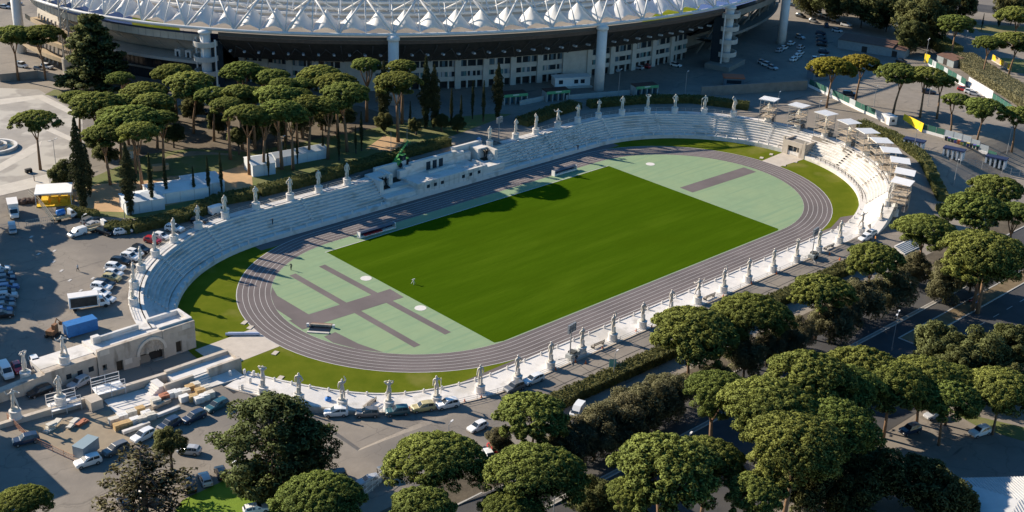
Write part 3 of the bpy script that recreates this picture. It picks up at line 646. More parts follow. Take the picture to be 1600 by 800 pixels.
# seating bowl seen between ring and rim
seat_blue = mat('blue_seats', (.03, .065, .19), .7, .25, 1.5); seat_yel = mat('yellow_seats', (.42, .25, .05), .7, .25, 1.2, col2=(.2, .12, .04)); seat_w = mat('white_seats', (.55, .56, .66), .7, .3, 1.2, col2=(.12, .14, .4)); seat_g = mat('grey_green_tier', (.10, .14, .05), .8, .3, .8)
for a, b, mt in ((T0, 30, seat_blue), (30, 50, seat_blue), (50, 62, seat_yel), (62, 96, seat_g), (96, 118, seat_w), (118, T1, seat_blue)):
    eband('seating_tier', frange(a, b, 24), [(-3.0, 24.9), (-16, 18), (-40, 8.5)], mt)
eband('bowl_floor', frange(T0, T1, 60), [(-40, 8.5), (-62, 4.5), (-116, 4.5)], grass_m)
# middle sector: dark steel underside with braces
A0, A1 = 46.5, 113.4
eband('rim_rail', frange(A0, A1, 60), [(-1.0, 25.0), (-1.0, 26.0)], mat('rail_mesh', (.09, .085, .08), .7))
eband('tier_rim', frange(A0, A1, 60), [(-3.0, 24.9), (-.8, 24.9), (-.8, 23.9), (-1.6, 23.7)], mat('brown_steel', (.10, .07, .055), .7, .2, 1))
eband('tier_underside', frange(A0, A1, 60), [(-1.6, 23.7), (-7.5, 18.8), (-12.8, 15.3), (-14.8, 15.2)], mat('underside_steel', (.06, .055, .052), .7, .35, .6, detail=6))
BAY = 3.55
nb = int((A1-A0)/BAY); BAY = (A1-A0)/nb
for i in range(nb):
    t = A0+i*BAY; tm = t+BAY/2; m = MB()
    m.tube([ep(t, -13.4, 15.0), ep(tm, -3.5, 21.4)], .16, 4); m.tube([ep(t+BAY, -13.4, 15.0), ep(tm, -3.5, 21.4)], .16, 4); m.tube([ep(t, -13.4, 15.0), ep(t, -1.5, 23.1)], .2, 4)
    m.build('tier_brace', mat('grey_steel', (.09, .09, .09), .6), olim)
    for k in range(2):
        m = MB(); tt = t+BAY*(.25+.5*k); p_ = ep(tt, -4.6, 19.3); m.obox(p_, (1.5, .7, .5), R(tt)); m.build('floodlight', mat('pale_panel', (.45, .46, .47), .6), olim)
# concrete facade, three storeys in bays
def fa(t): return -14.5 if t > 60 else -14.5-5.5*sm((60-t)/14)
def quad_wall(name, t0, t1, o, z0_, z1_, mt, parent, th=.25, n=1):
    m = MB(); tt = frange(t0, t1, n)
    def off(t): return fa(t)+o
    a = [ep(t, off(t), z0_) for t in tt]; b = [ep(t, off(t), z1_) for t in tt]; a2 = [ep(t, off(t)-th, z0_) for t in tt]; b2 = [ep(t, off(t)-th, z1_) for t in tt]
    m.strip(a, b); m.strip(b, b2); m.strip(a2, a); m.add([a[0], b[0], b2[0], a2[0]], [(0, 1, 2, 3)]); m.add([a[-1], b[-1], b2[-1], a2[-1]], [(3, 2, 1, 0)])
    return m.build(name, mt, parent)
curtain = [glass_d, glass_d, glass_d, mat('blind_white', (.38, .40, .42), .6), glass_b, mat('blind_teal', (.10, .22, .23), .5)]
for i in range(nb):
    t = A0+i*BAY; solid = i in (4, 12)
    quad_wall('facade_wall' if solid else 'spandrel', t+.25, t+BAY-.25, -.1, 11.0, 12.6, concrete, olim)
    quad_wall('spandrel', t+.25, t+BAY-.25, -.1, 7.9, 8.9, concrete, olim); quad_wall('spandrel', t+.25, t+BAY-.25, 0.05, 14.7, 15.2, concrete, olim)
    m = MB(); p_ = ep(t, fa(t)-.2, 3); m.obox(p_, (1.3, 1.9, 12.2), R(t)+ETH); m.build('pilaster', concrete, olim)
    if solid:
        quad_wall('facade_wall', t+.25, t+BAY-.25, .02, 4, 15.1, concrete, olim, .4); continue
    quad_wall('core_wall', t, t+BAY, -1.2, 4, 15, darkst, olim, .1)
    quad_wall('balustrade', t+.25, t+BAY-.25, .0, 8.9, 9.4, concrete, olim, .1)
    nw = 7
    for k in range(nw):
        ta, tb = t+.3+(BAY-.6)*k/nw, t+.3+(BAY-.6)*(k+1)/nw
        quad_wall('window', ta+.03, tb-.035, -.45, 12.65, 14.6, curtain[random.choice((0, 0, 1, 2, 3, 4))], olim, .05)
        quad_wall('window', ta+.03, tb-.035, -.45, 9.0, 10.95, curtain[random.choice((0, 1, 2, 3, 4, 5))], olim, .05)
    for k in range(1, 3):
        tt = t+BAY*k/3; m = MB(); m.obox(ep(tt, fa(tt)-.3, 4), (.5, .5, 4), R(tt)); m.build('ground_column', concrete, olim)
        for z_ in (9.0, 12.6):
            m = MB(); m.obox(ep(tt, fa(tt)-.3, z_), (.32, .35, 2.1), R(tt)); m.build('mullion', concrete, olim)
# stair towers
def stair_tower(t, levels, z0_):
    x, y, _ = ep(t, -.2, 0); a = math.atan2(y-EC[1], x-EC[0])
    m = MB(); m.cyl((x, y, 3), 1.55, 22.5, 16); m.lathe([(1.5, 25.5), (2.1, 25.7), (2.1, 26.3), (1.0, 26.8)], 16, c=(x, y, 0)); st = m.build('stair_tower', steelw, olim, True)
    m = MB(); m.obox((x+2.6*math.cos(a+PI), y+2.6*math.sin(a+PI), 3), (3.6, 5.6, 20), a); m.build('stair_core', glass_d, st)
    for s_ in (-1, 1):
        m = MB(); px, py = x-math.sin(a)*3.6*s_, y+math.cos(a)*3.6*s_; m.cyl((px, py, 3), .28, 21, 8); m.build('tower_post', steelw, st)
    for k in range(levels):
        z = z0_+k*4.5; m = MB(); vs = []
        arc = [(x+3.7*math.cos(a+q), y+3.7*math.sin(a+q)) for q in frange(-1.9, 1.9, 18)]; arc2 = [(x+3.45*math.cos(a+q), y+3.45*math.sin(a+q)) for q in frange(-1.9, 1.9, 18)]
        m.strip([(*p_, z) for p_ in arc], [(*p_, z+1.55) for p_ in arc]); m.strip([(*p_, z+1.55) for p_ in arc], [(*p_, z+1.55) for p_ in arc2]); m.strip([(*p_, z+.1) for p_ in arc2], [(*p_, z+1.55) for p_ in arc2])
        m.add([(x, y, z+.1)]+[(*p_, z+.1) for p_ in arc], [(0, i+1, i+2) for i in range(18)]); m.build('landing', concrete, st)
stair_tower(44.9, 4, 8.4); stair_tower(114.4, 4, 9.4)
m = MB(); p_ = ep(114.4, 0, 4); m.obox(p_, (14, 9, 3.2), R(14)); m.build('tower_base', dconcrete, olim)
# left sector: concrete tier with parapet, brackets and dark glazing
LT = frange(T0, 43.4, 50)
eband('parapet_band', LT, [(-6.0, 21.3), (-5.6, 21.3), (-5.6, 23.5), (-6.0, 23.5)], concrete)
eband('tier_underside', LT, [(-5.6, 21.2), (-9.5, 19.4), (-16, 14.6), (-24, 14.4)], concrete)
eband('walkway', LT, [(-24, 14.2), (-8.5, 14.2), (-8.5, 13.3), (-9.5, 13.2)], concrete)
eband('glazed_wall', LT, [(-12, 13.4), (-12, 4)], glass_d)
eband('floor_band', LT, [(-11.7, 9.3), (-11.5, 9.3), (-11.5, 8.7), (-11.7, 8.7)], dconcrete)
for t in frange(-12, 43, 62):
    m = MB(); m.tube([ep(t, -11.8, 13.2), ep(t, -11.8, 4)], .08, 4); m.build('glazing_bar', darkst, olim)
for t in frange(2, 42, 11):
    m = MB(); a, b, c, d = ep(t, -6.2, 21.1), ep(t, -16.5, 14.4), ep(t, -21, 14.4), ep(t, -12, 20.5)
    a2, b2, c2, d2 = ep(t+.45, -6.2, 21.1), ep(t+.45, -16.5, 14.4), ep(t+.45, -21, 14.4), ep(t+.45, -12, 20.5)
    m.add([a, b, c, d, a2, b2, c2, d2], [(0, 1, 2, 3), (7, 6, 5, 4), (0, 4, 5, 1), (1, 5, 6, 2)]); m.build('bracket', concrete, olim)
for t in frange(-12, 43.2, 46):
    m = MB(); m.tube([ep(t, -5.55, 21.3), ep(t, -5.55, 24.4)], .06, 4); m.build('parapet_post', galv, olim)
for t in (38.2, 39.9, 41.6):
    m = MB(); m.obox(ep(t, -12.5, 14.25), (2.6, 2.2, 2.2), R(t)+ETH); m.obox(ep(t, -11.35, 14.25), (1.3, .4, 1.6), R(t)+ETH, 1); m.build('kiosk', [whitep, glass_d], olim)
# open curved ramps at the far left
for k, z in enumerate((17.5, 13.0, 9.0)):
    eband('ramp_band', frange(6, 24, 20), [(-7+k*1.2, z), (-2+k*1.2, z), (-2+k*1.2, z+1.3), (-2.3+k*1.2, z+1.3)], mat('tan_concrete', (.42, .33, .22), .85, .15, .5))
for t in frange(7, 24, 12):
    m = MB(); m.tube([ep(t, -3.5, 4), ep(t, -6, 19)], .3, 6); m.build('ramp_post', concrete, olim)
# right sector
RT_ = frange(115.8, T1, 30)
eband('parapet_band', RT_, [(-5.2, 20.4), (-4.8, 20.4), (-4.8, 22.4), (-5.2, 22.4)], dconcrete)
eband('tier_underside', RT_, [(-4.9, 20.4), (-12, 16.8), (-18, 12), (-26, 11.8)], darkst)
eband('lower_wall', RT_, [(-24, 12), (-24, 4)], dconcrete); eband('ledge', RT_, [(-16, 11.9), (-9, 12.4), (-9, 11.4), (-16, 11.0)], dconcrete)
for t in frange(117, 147, 8):
    m = MB(); m.tube([ep(t, -7, 19.6), ep(t, -7, 16.5)], .3, 6); m.tube([ep(t, -18, 4), ep(t, -9, 18.5)], .4, 6); m.build('raking_post', dconcrete, olim)
# white site cabin under the facade
c_ = ep(90.6, -8.0, 5.55); t = thing('site_cabin', 'white two-windowed site cabin beside the round white stadium column', 'cabin', c_, R(-27))
m = MB(); m.box(-6, 6, -2, 2, .3, 3.0); m.build('body', whitep, t); m = MB(); m.box(-6.2, 6.2, -2.3, 2.2, 3.01, 3.2); m.build('roof', canvas, t)
for x in (-4, 1.2, 3.4):
    m = MB(); m.box(x-.7, x+.7, -2.03, -1.99, 1.1, 2.4); m.build('window', glass_d, t)
m = MB(); m.box(-6.4, 6.4, -3.6, -2.05, 0, .35); m.build('step', concrete, t)

# ------------------------------------------------------------------ trees
def leafmat(name, col, col2, rand=.16):
    m = mat(name, col, .75, 0, .9, col2=col2, rand=rand, spec=.15, detail=3)
    t = m.node_tree; b = t.nodes['Principled BSDF']; out = t.nodes['Material Output']
    tr = t.nodes.new('ShaderNodeBsdfTranslucent'); mx = t.nodes.new('ShaderNodeMixShader'); mx.inputs[0].default_value = .3
    t.links.new(b.inputs['Base Color'].links[0].from_socket, tr.inputs[0])
    t.links.new(b.outputs[0], mx.inputs[1]); t.links.new(tr.outputs[0], mx.inputs[2]); t.links.new(mx.outputs[0], out.inputs[0]); return m
pine_l = leafmat('pine_needles', (.30, .35, .085), (.175, .22, .06))
pine_y = leafmat('yellow_pine_needles', (.42, .37, .06), (.28, .26, .045), .04)
cyp_l = leafmat('cypress_leaves', (.075, .082, .038), (.045, .053, .026), .1)
cedar_l = leafmat('cedar_needles', (.19, .225, .085), (.115, .145, .055), .08)
oak_l = leafmat('oak_leaves', (.21, .225, .085), (.135, .15, .06), .15)
olive_l = leafmat('olive_leaves', (.27, .255, .14), (.18, .175, .095), .15)
brown_l = leafmat('brown_twigs', (.22, .21, .11), (.14, .135, .075), .1)
hedge_l = leafmat('hedge_leaves', (.17, .17, .06), (.105, .115, .042), .12)
rnd = random.Random(11)
def rdir(upb=0):
    while True:
        v = Vector((rnd.uniform(-1, 1), rnd.uniform(-1, 1), rnd.uniform(-1, 1)))
        if .05 < v.length < 1:
            v.normalize()
            if v.z > upb or rnd.random() < .45: return v
NRM = {}
def tuft(V, F, c, n, s, out=None):
    """a small leaf spray: two crossing slivers facing roughly n"""
    a = n.orthogonal(); a.rotate(Matrix.Rotation(rnd.uniform(0, 6.28), 3, n)); b = n.cross(a)
    k = rnd.uniform(.6, 1.35)*s; tip = c+n*k*.5; i = len(V)
    V += [c-a*k*.55, c+b*k*.3-n*k*.15, c+a*k*.55, tip+b*k*.1]; F.append((i, i+1, i+2, i+3))
    if out is not None: NRM.setdefault(id(V), []).extend([out]*4)
def crown_mesh(name, blobs, per, size, mt, lift=.25):
    V = []; F = []
    for (c, r) in blobs:
        n_ = max(8, int(per*(r[0] if isinstance(r, tuple) else r)**1.6))
        rx, ry, rz_ = r if isinstance(r, tuple) else (r, r, r*.8)
        for _ in range(n_):
            d = rdir(-.2); sh = rnd.uniform(.62, 1.04)
            p_ = Vector((c[0]+d.x*rx*sh, c[1]+d.y*ry*sh, c[2]+d.z*rz_*sh))
            nn = (Vector((d.x/rx, d.y/ry, d.z/rz_)).normalized()+Vector((rnd.uniform(-.7, .7), rnd.uniform(-.7, .7), rnd.uniform(-.5, .7)+lift))).normalized()
            on = (Vector((d.x, d.y, d.z+.25))*.9+Vector((c[0], c[1], c[2]+.35)).normalized()*.6+nn*.45).normalized(); tuft(V, F, p_, nn, size, on)
    me = bpy.data.meshes.new(name); me.from_pydata([tuple(v) for v in V], [], F); me.materials.append(mt)
    me.polygons.foreach_set('use_smooth', [True]*len(F)); me.normals_split_custom_set_from_vertices([tuple(v) for v in NRM.pop(id(V))]); return me
def pine_proto(dens=2.0, mt=None, flat=.48, nb=84, size=.040):
    """umbrella pine crown of radius 1 whose middle sits at z=0; many clumps on a flattened dome"""
    B = []
    lob = [(rnd.uniform(0, 6.28), rnd.uniform(.8, 1.12)) for _ in range(5)]
    for i in range(nb*3):
        a = rnd.uniform(0, 6.28); q = math.sqrt(rnd.random())*.92
        edge = .98+.13*math.sin(2*a+lob[0][0])+.1*math.sin(5*a+lob[1][0])+.06*math.sin(9*a+lob[2][0]); q *= edge
        z = flat*math.sqrt(max(0, 1-min(1, q)**2))*rnd.uniform(.9, 1.04)-.12; r = rnd.uniform(.07, .115)
        B.append(((q*math.cos(a), q*math.sin(a), z), (r, r, r*.72)))
    for i in range(nb//3):
        a = rnd.uniform(0, 6.28); q = rnd.uniform(.2, .85); B.append(((q*math.cos(a), q*math.sin(a), -.12+rnd.uniform(-.1, .06)), (.15, .15, .09)))
    return crown_mesh('crown', B, 2600*dens, size, mt or pine_l)
PINES = [pine_proto() for _ in range(5)]+[pine_proto(mt=pine_y), pine_proto(flat=.56, nb=96), pine_proto(flat=.50, nb=150, dens=2.2, size=.032), pine_proto(flat=.54, nb=150, dens=2.2, size=.032)]
def trunk_mesh(h, r0, forks, lean, rr, mt=bark):
    m = MB(); top = Vector((lean[0], lean[1], h)); split = .62; p0 = Vector((0, 0, -.3)); p1 = Vector((lean[0]*.25, lean[1]*.25, h*.33)); p2 = Vector((lean[0]*.7, lean[1]*.7, h*split))
    m.tube([p0, p1, p2], [r0*1.25, r0*.95, r0*.75], 8)
    for k in range(forks):
        a = 2*PI*k/forks+rr.uniform(-.4, .4); q = rr.uniform(.25, .62); e = top+Vector((math.cos(a)*q*h*.33, math.sin(a)*q*h*.33, rr.uniform(-.3, .6)))
        mid = p2.lerp(e, .5)+Vector((0, 0, -.04*h)); m.tube([p2-Vector((0, 0, .2)), mid, e], [r0*.5, r0*.36, r0*.14], 6)
        for j in range(2):
            e2 = e+Vector((rr.uniform(-.1, .1)*h, rr.uniform(-.1, .1)*h, .05*h)); m.tube([mid, e2], [r0*.22, r0*.07], 5)
    return m.mesh('trunk', mt, True)
TRUNKS = []
for i in range(8):
    TRUNKS.append(trunk_mesh(10.0, .34, 4+i % 3, (rnd.uniform(-1.2, 1.2), rnd.uniform(-1.2, 1.2)), rnd))
PC = [0]
def pine(x, y, z, h, r, label, group, proto=None, squash=1.0):
    i = PC[0]; PC[0] += 1
    t = thing('umbrella_pine', label, 'pine tree', (x, y, z), 0, group)
    tr = link('trunk', TRUNKS[i % 8], t, (0, 0, 0), 0, (max(.7, h/13), max(.7, h/13), h/10.0)); a = i*2.4; tr.rotation_euler = (0, 0, a)
    link('crown', PINES[proto if proto is not None else i % 5], t, (0, 0, h), a*1.7, (r*1.12, r*1.08, r*1.05*squash) if proto not in (7, 8, 6, 2) else (r*.97, r*.93, r*.95*squash))
def pines(lst, phrase, group, protos=None):
    for i, q in enumerate(sorted(lst, key=lambda q: side(q[0], q[1]))):
        pr = (protos[i % len(protos)] if protos else None) if len(q) < 6 else q[5]
        pine(*q[:5], '%s umbrella pine from the left %s' % (nth(i), phrase), group, pr)
pines([(-55.32, 185.75, 5.50, 14.00, 6.66), (-48.17, 181.66, 5.50, 14.00, 6.65), (-84.44, 105.60, 5.50, 13.00, 5.56), (-49.58, 128.10, 5.50, 13.00, 3.81), (-50.91, 111.31, 5.50, 13.00, 6.04), (-36.74, 120.84, 5.50, 14.00, 5.51), (-38.81, 108.07, 5.50, 14.00, 7.18), (-66.49, 108.39, 5.50, 13.00, 7.31), (-67.65, 117.82, 5.50, 13.00, 4.19), (-66.81, 88.47, 5.50, 14.00, 7.80), (-60.11, 86.06, 5.50, 14.00, 4.25), (-75.61, 84.96, 5.50, 13.00, 5.49), (-71.01, 77.07, 5.50, 15.00, 5.07), (-66.37, 97.32, 5.50, 13.00, 5.21), (-52.98, 102.59, 5.50, 13.00, 5.00), (-37.86, 98.66, 5.50, 13.00, 5.05), (-57.53, 110.02, 5.50, 12.00, 4.53)], 'in the grove left of the white tents', 'pines in the left-hand grove')
pines([(-25.76, 102.17, 5.50, 17.00, 5.53), (-35.39, 88.14, 5.50, 16.00, 4.41), (-44.38, 70.42, 5.50, 16.00, 5.17), (-19.76, 102.17, 5.50, 16.00, 2.79), (-21.21, 94.44, 5.50, 16.00, 5.29), (-22.34, 86.75, 5.50, 16.00, 4.30), (-29.65, 78.80, 5.50, 16.00, 6.26), (-35.64, 68.57, 5.50, 16.00, 5.38), (-41.51, 68.19, 5.50, 15.00, 4.17), (-8.58, 89.17, 5.50, 16.00, 5.70), (-9.31, 80.24, 5.50, 16.00, 5.58), (-14.01, 69.39, 5.50, 16.00, 6.80), (-26.04, 70.21, 5.50, 15.00, 5.66), (6.10, 87.24, 5.50, 17.00, 4.30), (13.14, 79.61, 5.50, 17.00, 4.28), (2.19, 67.54, 5.50, 17.00, 6.24), (-23.26, 79.63, 5.50, 15.00, 4.40), (-42.30, 83.04, 5.50, 15.00, 4.32), (-17.05, 86.30, 5.50, 15.00, 4.69), (-33.68, 66.31, 5.50, 15.00, 4.70), (-21.71, 67.68, 5.50, 15.00, 4.98), (-32.39, 86.39, 5.50, 15.00, 4.59)], 'in the grove behind the tribune', 'pines in the grove behind the tribune')
pines([(129.52, 11.93, 5.50, 13.00, 6.63)+(5,), (141.09, 9.02, 5.50, 13.00, 5.92)+(5,), (140.54, -5.03, 5.50, 13.00, 6.65), (144.40, -12.22, 5.50, 13.00, 6.44), (148.16, -15.89, 5.50, 12.00, 4.17), (135.84, -27.46, 5.50, 11.00, 4.22), (135.98, -35.83, 5.03, 11.00, 6.18), (145.03, -42.73, 2.73, 11.00, 5.66), (217.79, 18.66, 5.50, 13.00, 6.90), (205.01, -0.67, 5.50, 12.00, 5.21), (214.55, -5.34, 5.50, 12.00, 7.20), (250.27, 11.55, 5.50, 13.00, 7.26)], 'in the fenced yards at the upper right', 'pines in the yards at the upper right')
pines([(79.86, -69.79, 0.51, 13.00, 8.08), (64.27, -72.47, 0.51, 13.00, 9.01), (43.56, -71.93, 0.51, 13.00, 7.61), (40.36, -87.56, 0.51, 13.00, 10.79), (22.80, -71.84, 0.51, 11.50, 7.06), (1.20, -73.22, 0.51, 11.00, 7.30), (-19.31, -71.18, 0.51, 11.00, 8.30), (-34.42, -68.62, 0.51, 11.00, 9.83), (70.71, -80.09, 0.51, 13.00, 5.68)], 'along the hedge right of the track', 'pines along the hedge beside the track', (7, 8, 2, 6))
pines([(-78.18, -69.90, 0.66, 10.00, 7.35), (-100.84, -72.27, 1.90, 11.00, 8.02), (-92.16, -85.43, 1.55, 12.00, 8.07), (-120.82, -69.77, 1.91, 11.00, 7.20), (-110.77, -80.97, 1.91, 11.00, 5.69), (-152.09, -39.17, 1.91, 9.00, 4.29), (-78.39, -99.21, 0.67, 14.00, 9.87), (-68.70, -99.53, 0.51, 13.00, 6.13), (-52.84, -99.64, 0.51, 16.00, 9.10), (-40.69, -98.26, 0.51, 16.00, 8.96), (-21.56, -97.37, 0.51, 10.00, 9.07), (-34.39, -100.67, 0.51, 13.00, 8.59), (-21.61, -103.83, 0.51, 11.00, 7.76), (-15.93, -111.66, 0.51, 9.00, 6.63), (-59.66, -108.92, 0.51, 16.00, 9.22), (-12.35, -105.13, 0.51, 9.00, 8.01), (-52.73, -88.56, 0.51, 14.00, 6.62), (-4.82, -116.18, 0.51, 9.00, 7.46), (-47.84, -108.11, 0.51, 15.00, 8.05), (-8.63, -108.81, 0.51, 9.00, 6.20), (-98.83, -87.31, 1.86, 9.00, 5.32), (-84.76, -97.97, 1.05, 12.00, 4.38), (-70.94, -110.49, 0.51, 13.00, 5.44)], 'in the near row in front of the road', 'pines in the foreground', (7, 8, 6))
# cypresses
def cyp_mesh(w, seed):
    r2 = random.Random(seed); B = []
    for i in range(26):
        z = (i+.5)/26; rr_ = w*(math.sin(min(1, z*1.25+.12)*PI*.5) if z < .35 else (1-((z-.35)/.65)**1.7))
        for k in range(4): B.append(((r2.uniform(-.5, .5)*rr_, r2.uniform(-.5, .5)*rr_, z), (rr_*.62+.004, rr_*.62+.004, .035)))
    V = []; F = []
    for c, r in B:
        for _ in range(int(60*max(.25, min(1, r[0]/.06)))):
            d = rdir(-.1); p_ = Vector((c[0]+d.x*r[0], c[1]+d.y*r[1], c[2]+d.z*r[2])); nn = (d+Vector((0, 0, .9))).normalized(); tuft(V, F, p_, nn, .022)
    me = bpy.data.meshes.new('crown'); me.from_pydata([tuple(v) for v in V], [], F); me.materials.append(cyp_l); return me
CYP = [cyp_mesh(.10, 1), cyp_mesh(.115, 2), cyp_mesh(.05, 3), cyp_mesh(.14, 4)]
ctr = MB(); ctr.cyl((0, 0, -.3), .2, 1.6, 7, r2=.15); CTR = ctr.mesh('trunk', bark_d)
cl = [((7.70, 81.13, 5.50, 18.87), 1), ((16.19, 72.49, 5.50, 20.52), 0), ((18.12, 71.04, 5.50, 18.32), 1), ((38.60, 66.19, 5.50, 16.63), 1), ((32.64, 70.67, 5.50, 11.40), 2), ((33.59, 66.88, 5.50, 12.10), 2), ((11.91, 74.26, 5.50, 8.07), 2), ((-10.53, 67.56, 5.50, 10.96), 2), ((22.89, 68.92, 5.50, 11.20), 2), ((25.91, 68.13, 5.50, 8.91), 2),
      ((-88.58, 72.88, 5.50, 22.61), 0), ((-83.26, 80.39, 5.50, 13.20), 0), ((-81.07, 63.89, 5.50, 17.58), 1), ((-70.04, 66.80, 5.50, 10.61), 2), ((-63.98, 64.23, 5.50, 8.02), 2), ((-60.73, 62.79, 5.50, 10.21), 2), ((-57.37, 62.38, 5.50, 10.76), 2), ((-75.52, 63.66, 5.50, 13.94), 2), ((-20.23, 64.56, 5.50, 9.31), 2), ((-13.03, 66.82, 5.50, 7.67), 2), ((281.88, 33.58, 5.50, 10.86), 3), ((269.63, 34.51, 5.50, 6.67), 2), ((-30.79, 73.96, 5.50, 6.27), 2), ((-41.37, 66.06, 5.50, 7.67), 2), ((-21.52, 70.06, 5.50, 7.27), 2), ((-30.08, 69.61, 5.50, 7.32), 2)]
for i, (q, k) in enumerate(sorted(cl, key=lambda q: side(q[0][0], q[0][1]))):
    t = thing('cypress', '%s %s cypress from the left in the park behind the grandstand' % (nth(i), 'thin' if k == 2 else 'broad'), 'cypress', q[:3], 0, 'cypresses behind the grandstand')
    link('trunk', CTR, t); link('crown', CYP[k], t, (0, 0, .6), i*1.3, (q[3] if k != 2 else q[3]*.9, q[3] if k != 2 else q[3]*.9, q[3]-.4))
# broadleaf shrubs and round trees
def bush_mesh(name, mt, nb=60, size=.05, flat=.9, dens=3600, spread=.78):
    B = []
    for i in range(nb):
        d = rdir(-.4); q = spread*rnd.random()**.4; r = rnd.uniform(.16, .3); B.append(((d.x*q, d.y*q, d.z*q*flat), (r, r, r*.9)))
    return crown_mesh(name, B, dens, size, mt, .1)
OAK = [bush_mesh('crown', oak_l) for _ in range(3)]; OLV = [bush_mesh('crown', olive_l, 64, .042) for _ in range(3)]
def bush(q, label, group, me, name='round_tree', cat='tree', squash=1.0):
    x, y, z, h, r = q; t = thing(name, label, cat, (x, y, z), 0, group)
    m = MB(); m.tube([(0, 0, -.3), (.1, .1, h*.6), (0, 0, h)], [.3, .22, .1], 7)
    for k in range(3): m.tube([(.05, .05, h*.5), (r*.5*math.cos(k*2.1), r*.5*math.sin(k*2.1), h*1.05)], [.14, .04], 5)
    m.build('trunk', bark_d, t); link('crown', me, t, (0, 0, h), rnd.uniform(0, 6), (r, r, r*squash))
und = [(-70.63, 96.64, 5.50, 4.00, 3.82), (-68.41, 106.43, 5.50, 4.00, 3.21), (-42.97, 125.37, 5.50, 4.00, 4.22), (-42.19, 117.26, 5.50, 4.00, 3.77), (-33.03, 118.41, 5.50, 3.50, 4.21), (-33.41, 103.83, 5.50, 3.50, 3.70), (-31.03, 89.50, 5.50, 4.00, 3.96), (-24.66, 88.18, 5.50, 4.00, 3.98), (-15.86, 88.68, 5.50, 4.00, 4.03), (-8.75, 86.99, 5.50, 4.00, 3.69), (-2.18, 86.23, 5.50, 3.50, 3.72), (4.62, 77.12, 5.50, 3.00, 3.14), (-58.93, 110.62, 5.50, 4.00, 3.65), (10.06, 69.36, 5.50, 3.00, 2.75), (17.77, 67.22, 5.50, 3.00, 2.78), (20.67, 63.56, 5.50, 3.00, 2.77)]
for i, q in enumerate(sorted(und, key=lambda q: side(q[0], q[1]))): bush(q, '%s dark undergrowth bush from the left below the grove pines' % nth(i), 'undergrowth below the grove', OAK[i % 3], 'undergrowth_bush', 'bush')
for q, k, lab_ in (((-85.87, 89.22, 5.50, 4.00, 4.02), 0, 'round dark evergreen tree beside the yellow-floored stall'), ((-49.19, 100.51, 5.50, 4.00, 3.60), 1, 'round dark bush in the park lawn'), ((-38.32, 85.15, 5.50, 5.00, 3.34), 2, 'dark leafy tree at the edge of the park'),
                   ((228.58, 38.39, 5.50, 9.00, 11.53), 0, 'large pale evergreen oak above the hedged lane'), ((235.55, 56.39, 5.50, 9.00, 11.86), 1, 'dark evergreen oak at the top edge beside the car park'), ((232.88, 66.17, 5.50, 9.00, 10.59), 2, 'shaded oak behind the stadium car park'), ((258.23, 48.78, 5.50, 9.00, 9.50), 0, 'oak at the top edge above the lane'),
                   ((232.02, 80.22, 5.50, 8.00, 9.39), 1, 'dark oak at the top edge behind parked cars'), ((213.54, 32.91, 5.50, 6.00, 7.46), 2, 'olive-green oak overhanging the lane mouth'), ((-124.96, -32.84, 1.91, 5.00, 3.31), 1, 'small leafy tree over the parked cars at the lower left')):
    bush(q, lab_, None, OAK[k])
ol = [(-54.88, -74.00, 0.51, 5.00, 6.37), (-62.86, -74.40, 0.51, 5.00, 6.21), (-70.30, -73.89, 0.51, 4.50, 4.99), (-47.17, -73.43, 0.51, 4.50, 5.34), (-76.29, -74.49, 0.58, 4.00, 4.36), (-10.64, -74.11, 0.51, 4.50, 4.61), (-23.75, -73.73, 0.51, 4.50, 5.08), (-16.23, -73.59, 0.51, 4.00, 3.90), (-33.42, -74.41, 0.51, 4.00, 3.70), (2.61, -75.79, 0.51, 4.50, 5.46), (15.30, -74.49, 0.51, 4.50, 6.38), (26.47, -75.38, 0.51, 4.50, 5.84), (42.29, -71.56, 0.51, 4.00, 4.61), (40.66, -80.46, 0.51, 4.50, 6.04), (48.93, -82.25, 0.51, 4.00, 4.62), (-79.41, -63.61, 0.72, 3.00, 2.79), (-59.10, -74.75, 0.51, 5.00, 5.14), (-67.30, -74.77, 0.51, 5.00, 5.01), (-51.75, -74.29, 0.51, 5.00, 5.25), (-73.72, -74.19, 0.52, 4.50, 4.39), (-41.16, -73.02, 0.51, 4.00, 3.63), (-5.38, -73.56, 0.51, 4.00, 4.02), (8.58, -74.94, 0.51, 4.50, 4.17)]
for i, q in enumerate(sorted(ol, key=lambda q: side(q[0], q[1]))):
    bush(q, '%s grey-green shrub from the left in the strip beside the road' % nth(i), 'shrubs beside the road', OLV[i % 3], 'tall_shrub', 'shrub', 1.0)
dk = [(8.52, -96.98, 0.51, 6.00, 6.03), (9.54, -104.66, 0.51, 6.00, 7.32), (18.34, -106.77, 0.51, 6.00, 6.13), (3.62, -104.05, 0.51, 5.00, 5.89), (7.61, -113.76, 0.51, 5.00, 5.23), (-37.51, -120.03, 0.51, 5.00, 6.13), (-41.37, -113.89, 0.51, 6.00, 6.10), (-48.23, -113.81, 0.51, 4.00, 5.44), (-80.31, -87.20, 0.77, 4.00, 4.68), (-36.94, -124.51, 0.51, 4.00, 6.12), (-52.54, -107.36, 0.51, 5.00, 5.96), (-44.67, -106.16, 0.51, 6.00, 6.12)]
for i, q in enumerate(sorted(dk, key=lambda q: side(q[0], q[1]))):
    bush(q, '%s dark evergreen tree from the left below the road at lower right' % nth(i), 'evergreens below the road', OAK[i % 3], 'evergreen_tree', 'tree')
top_woods = [(233.49, 90.39, 5.50, 8.00, 9.51), (278.24, 49.82, 5.50, 7.00, 8.42), (289.79, 32.44, 5.50, 8.00, 8.46), (251.39, 83.98, 5.50, 8.00, 11.09), (267.76, 70.31, 5.50, 9.00, 11.23)]
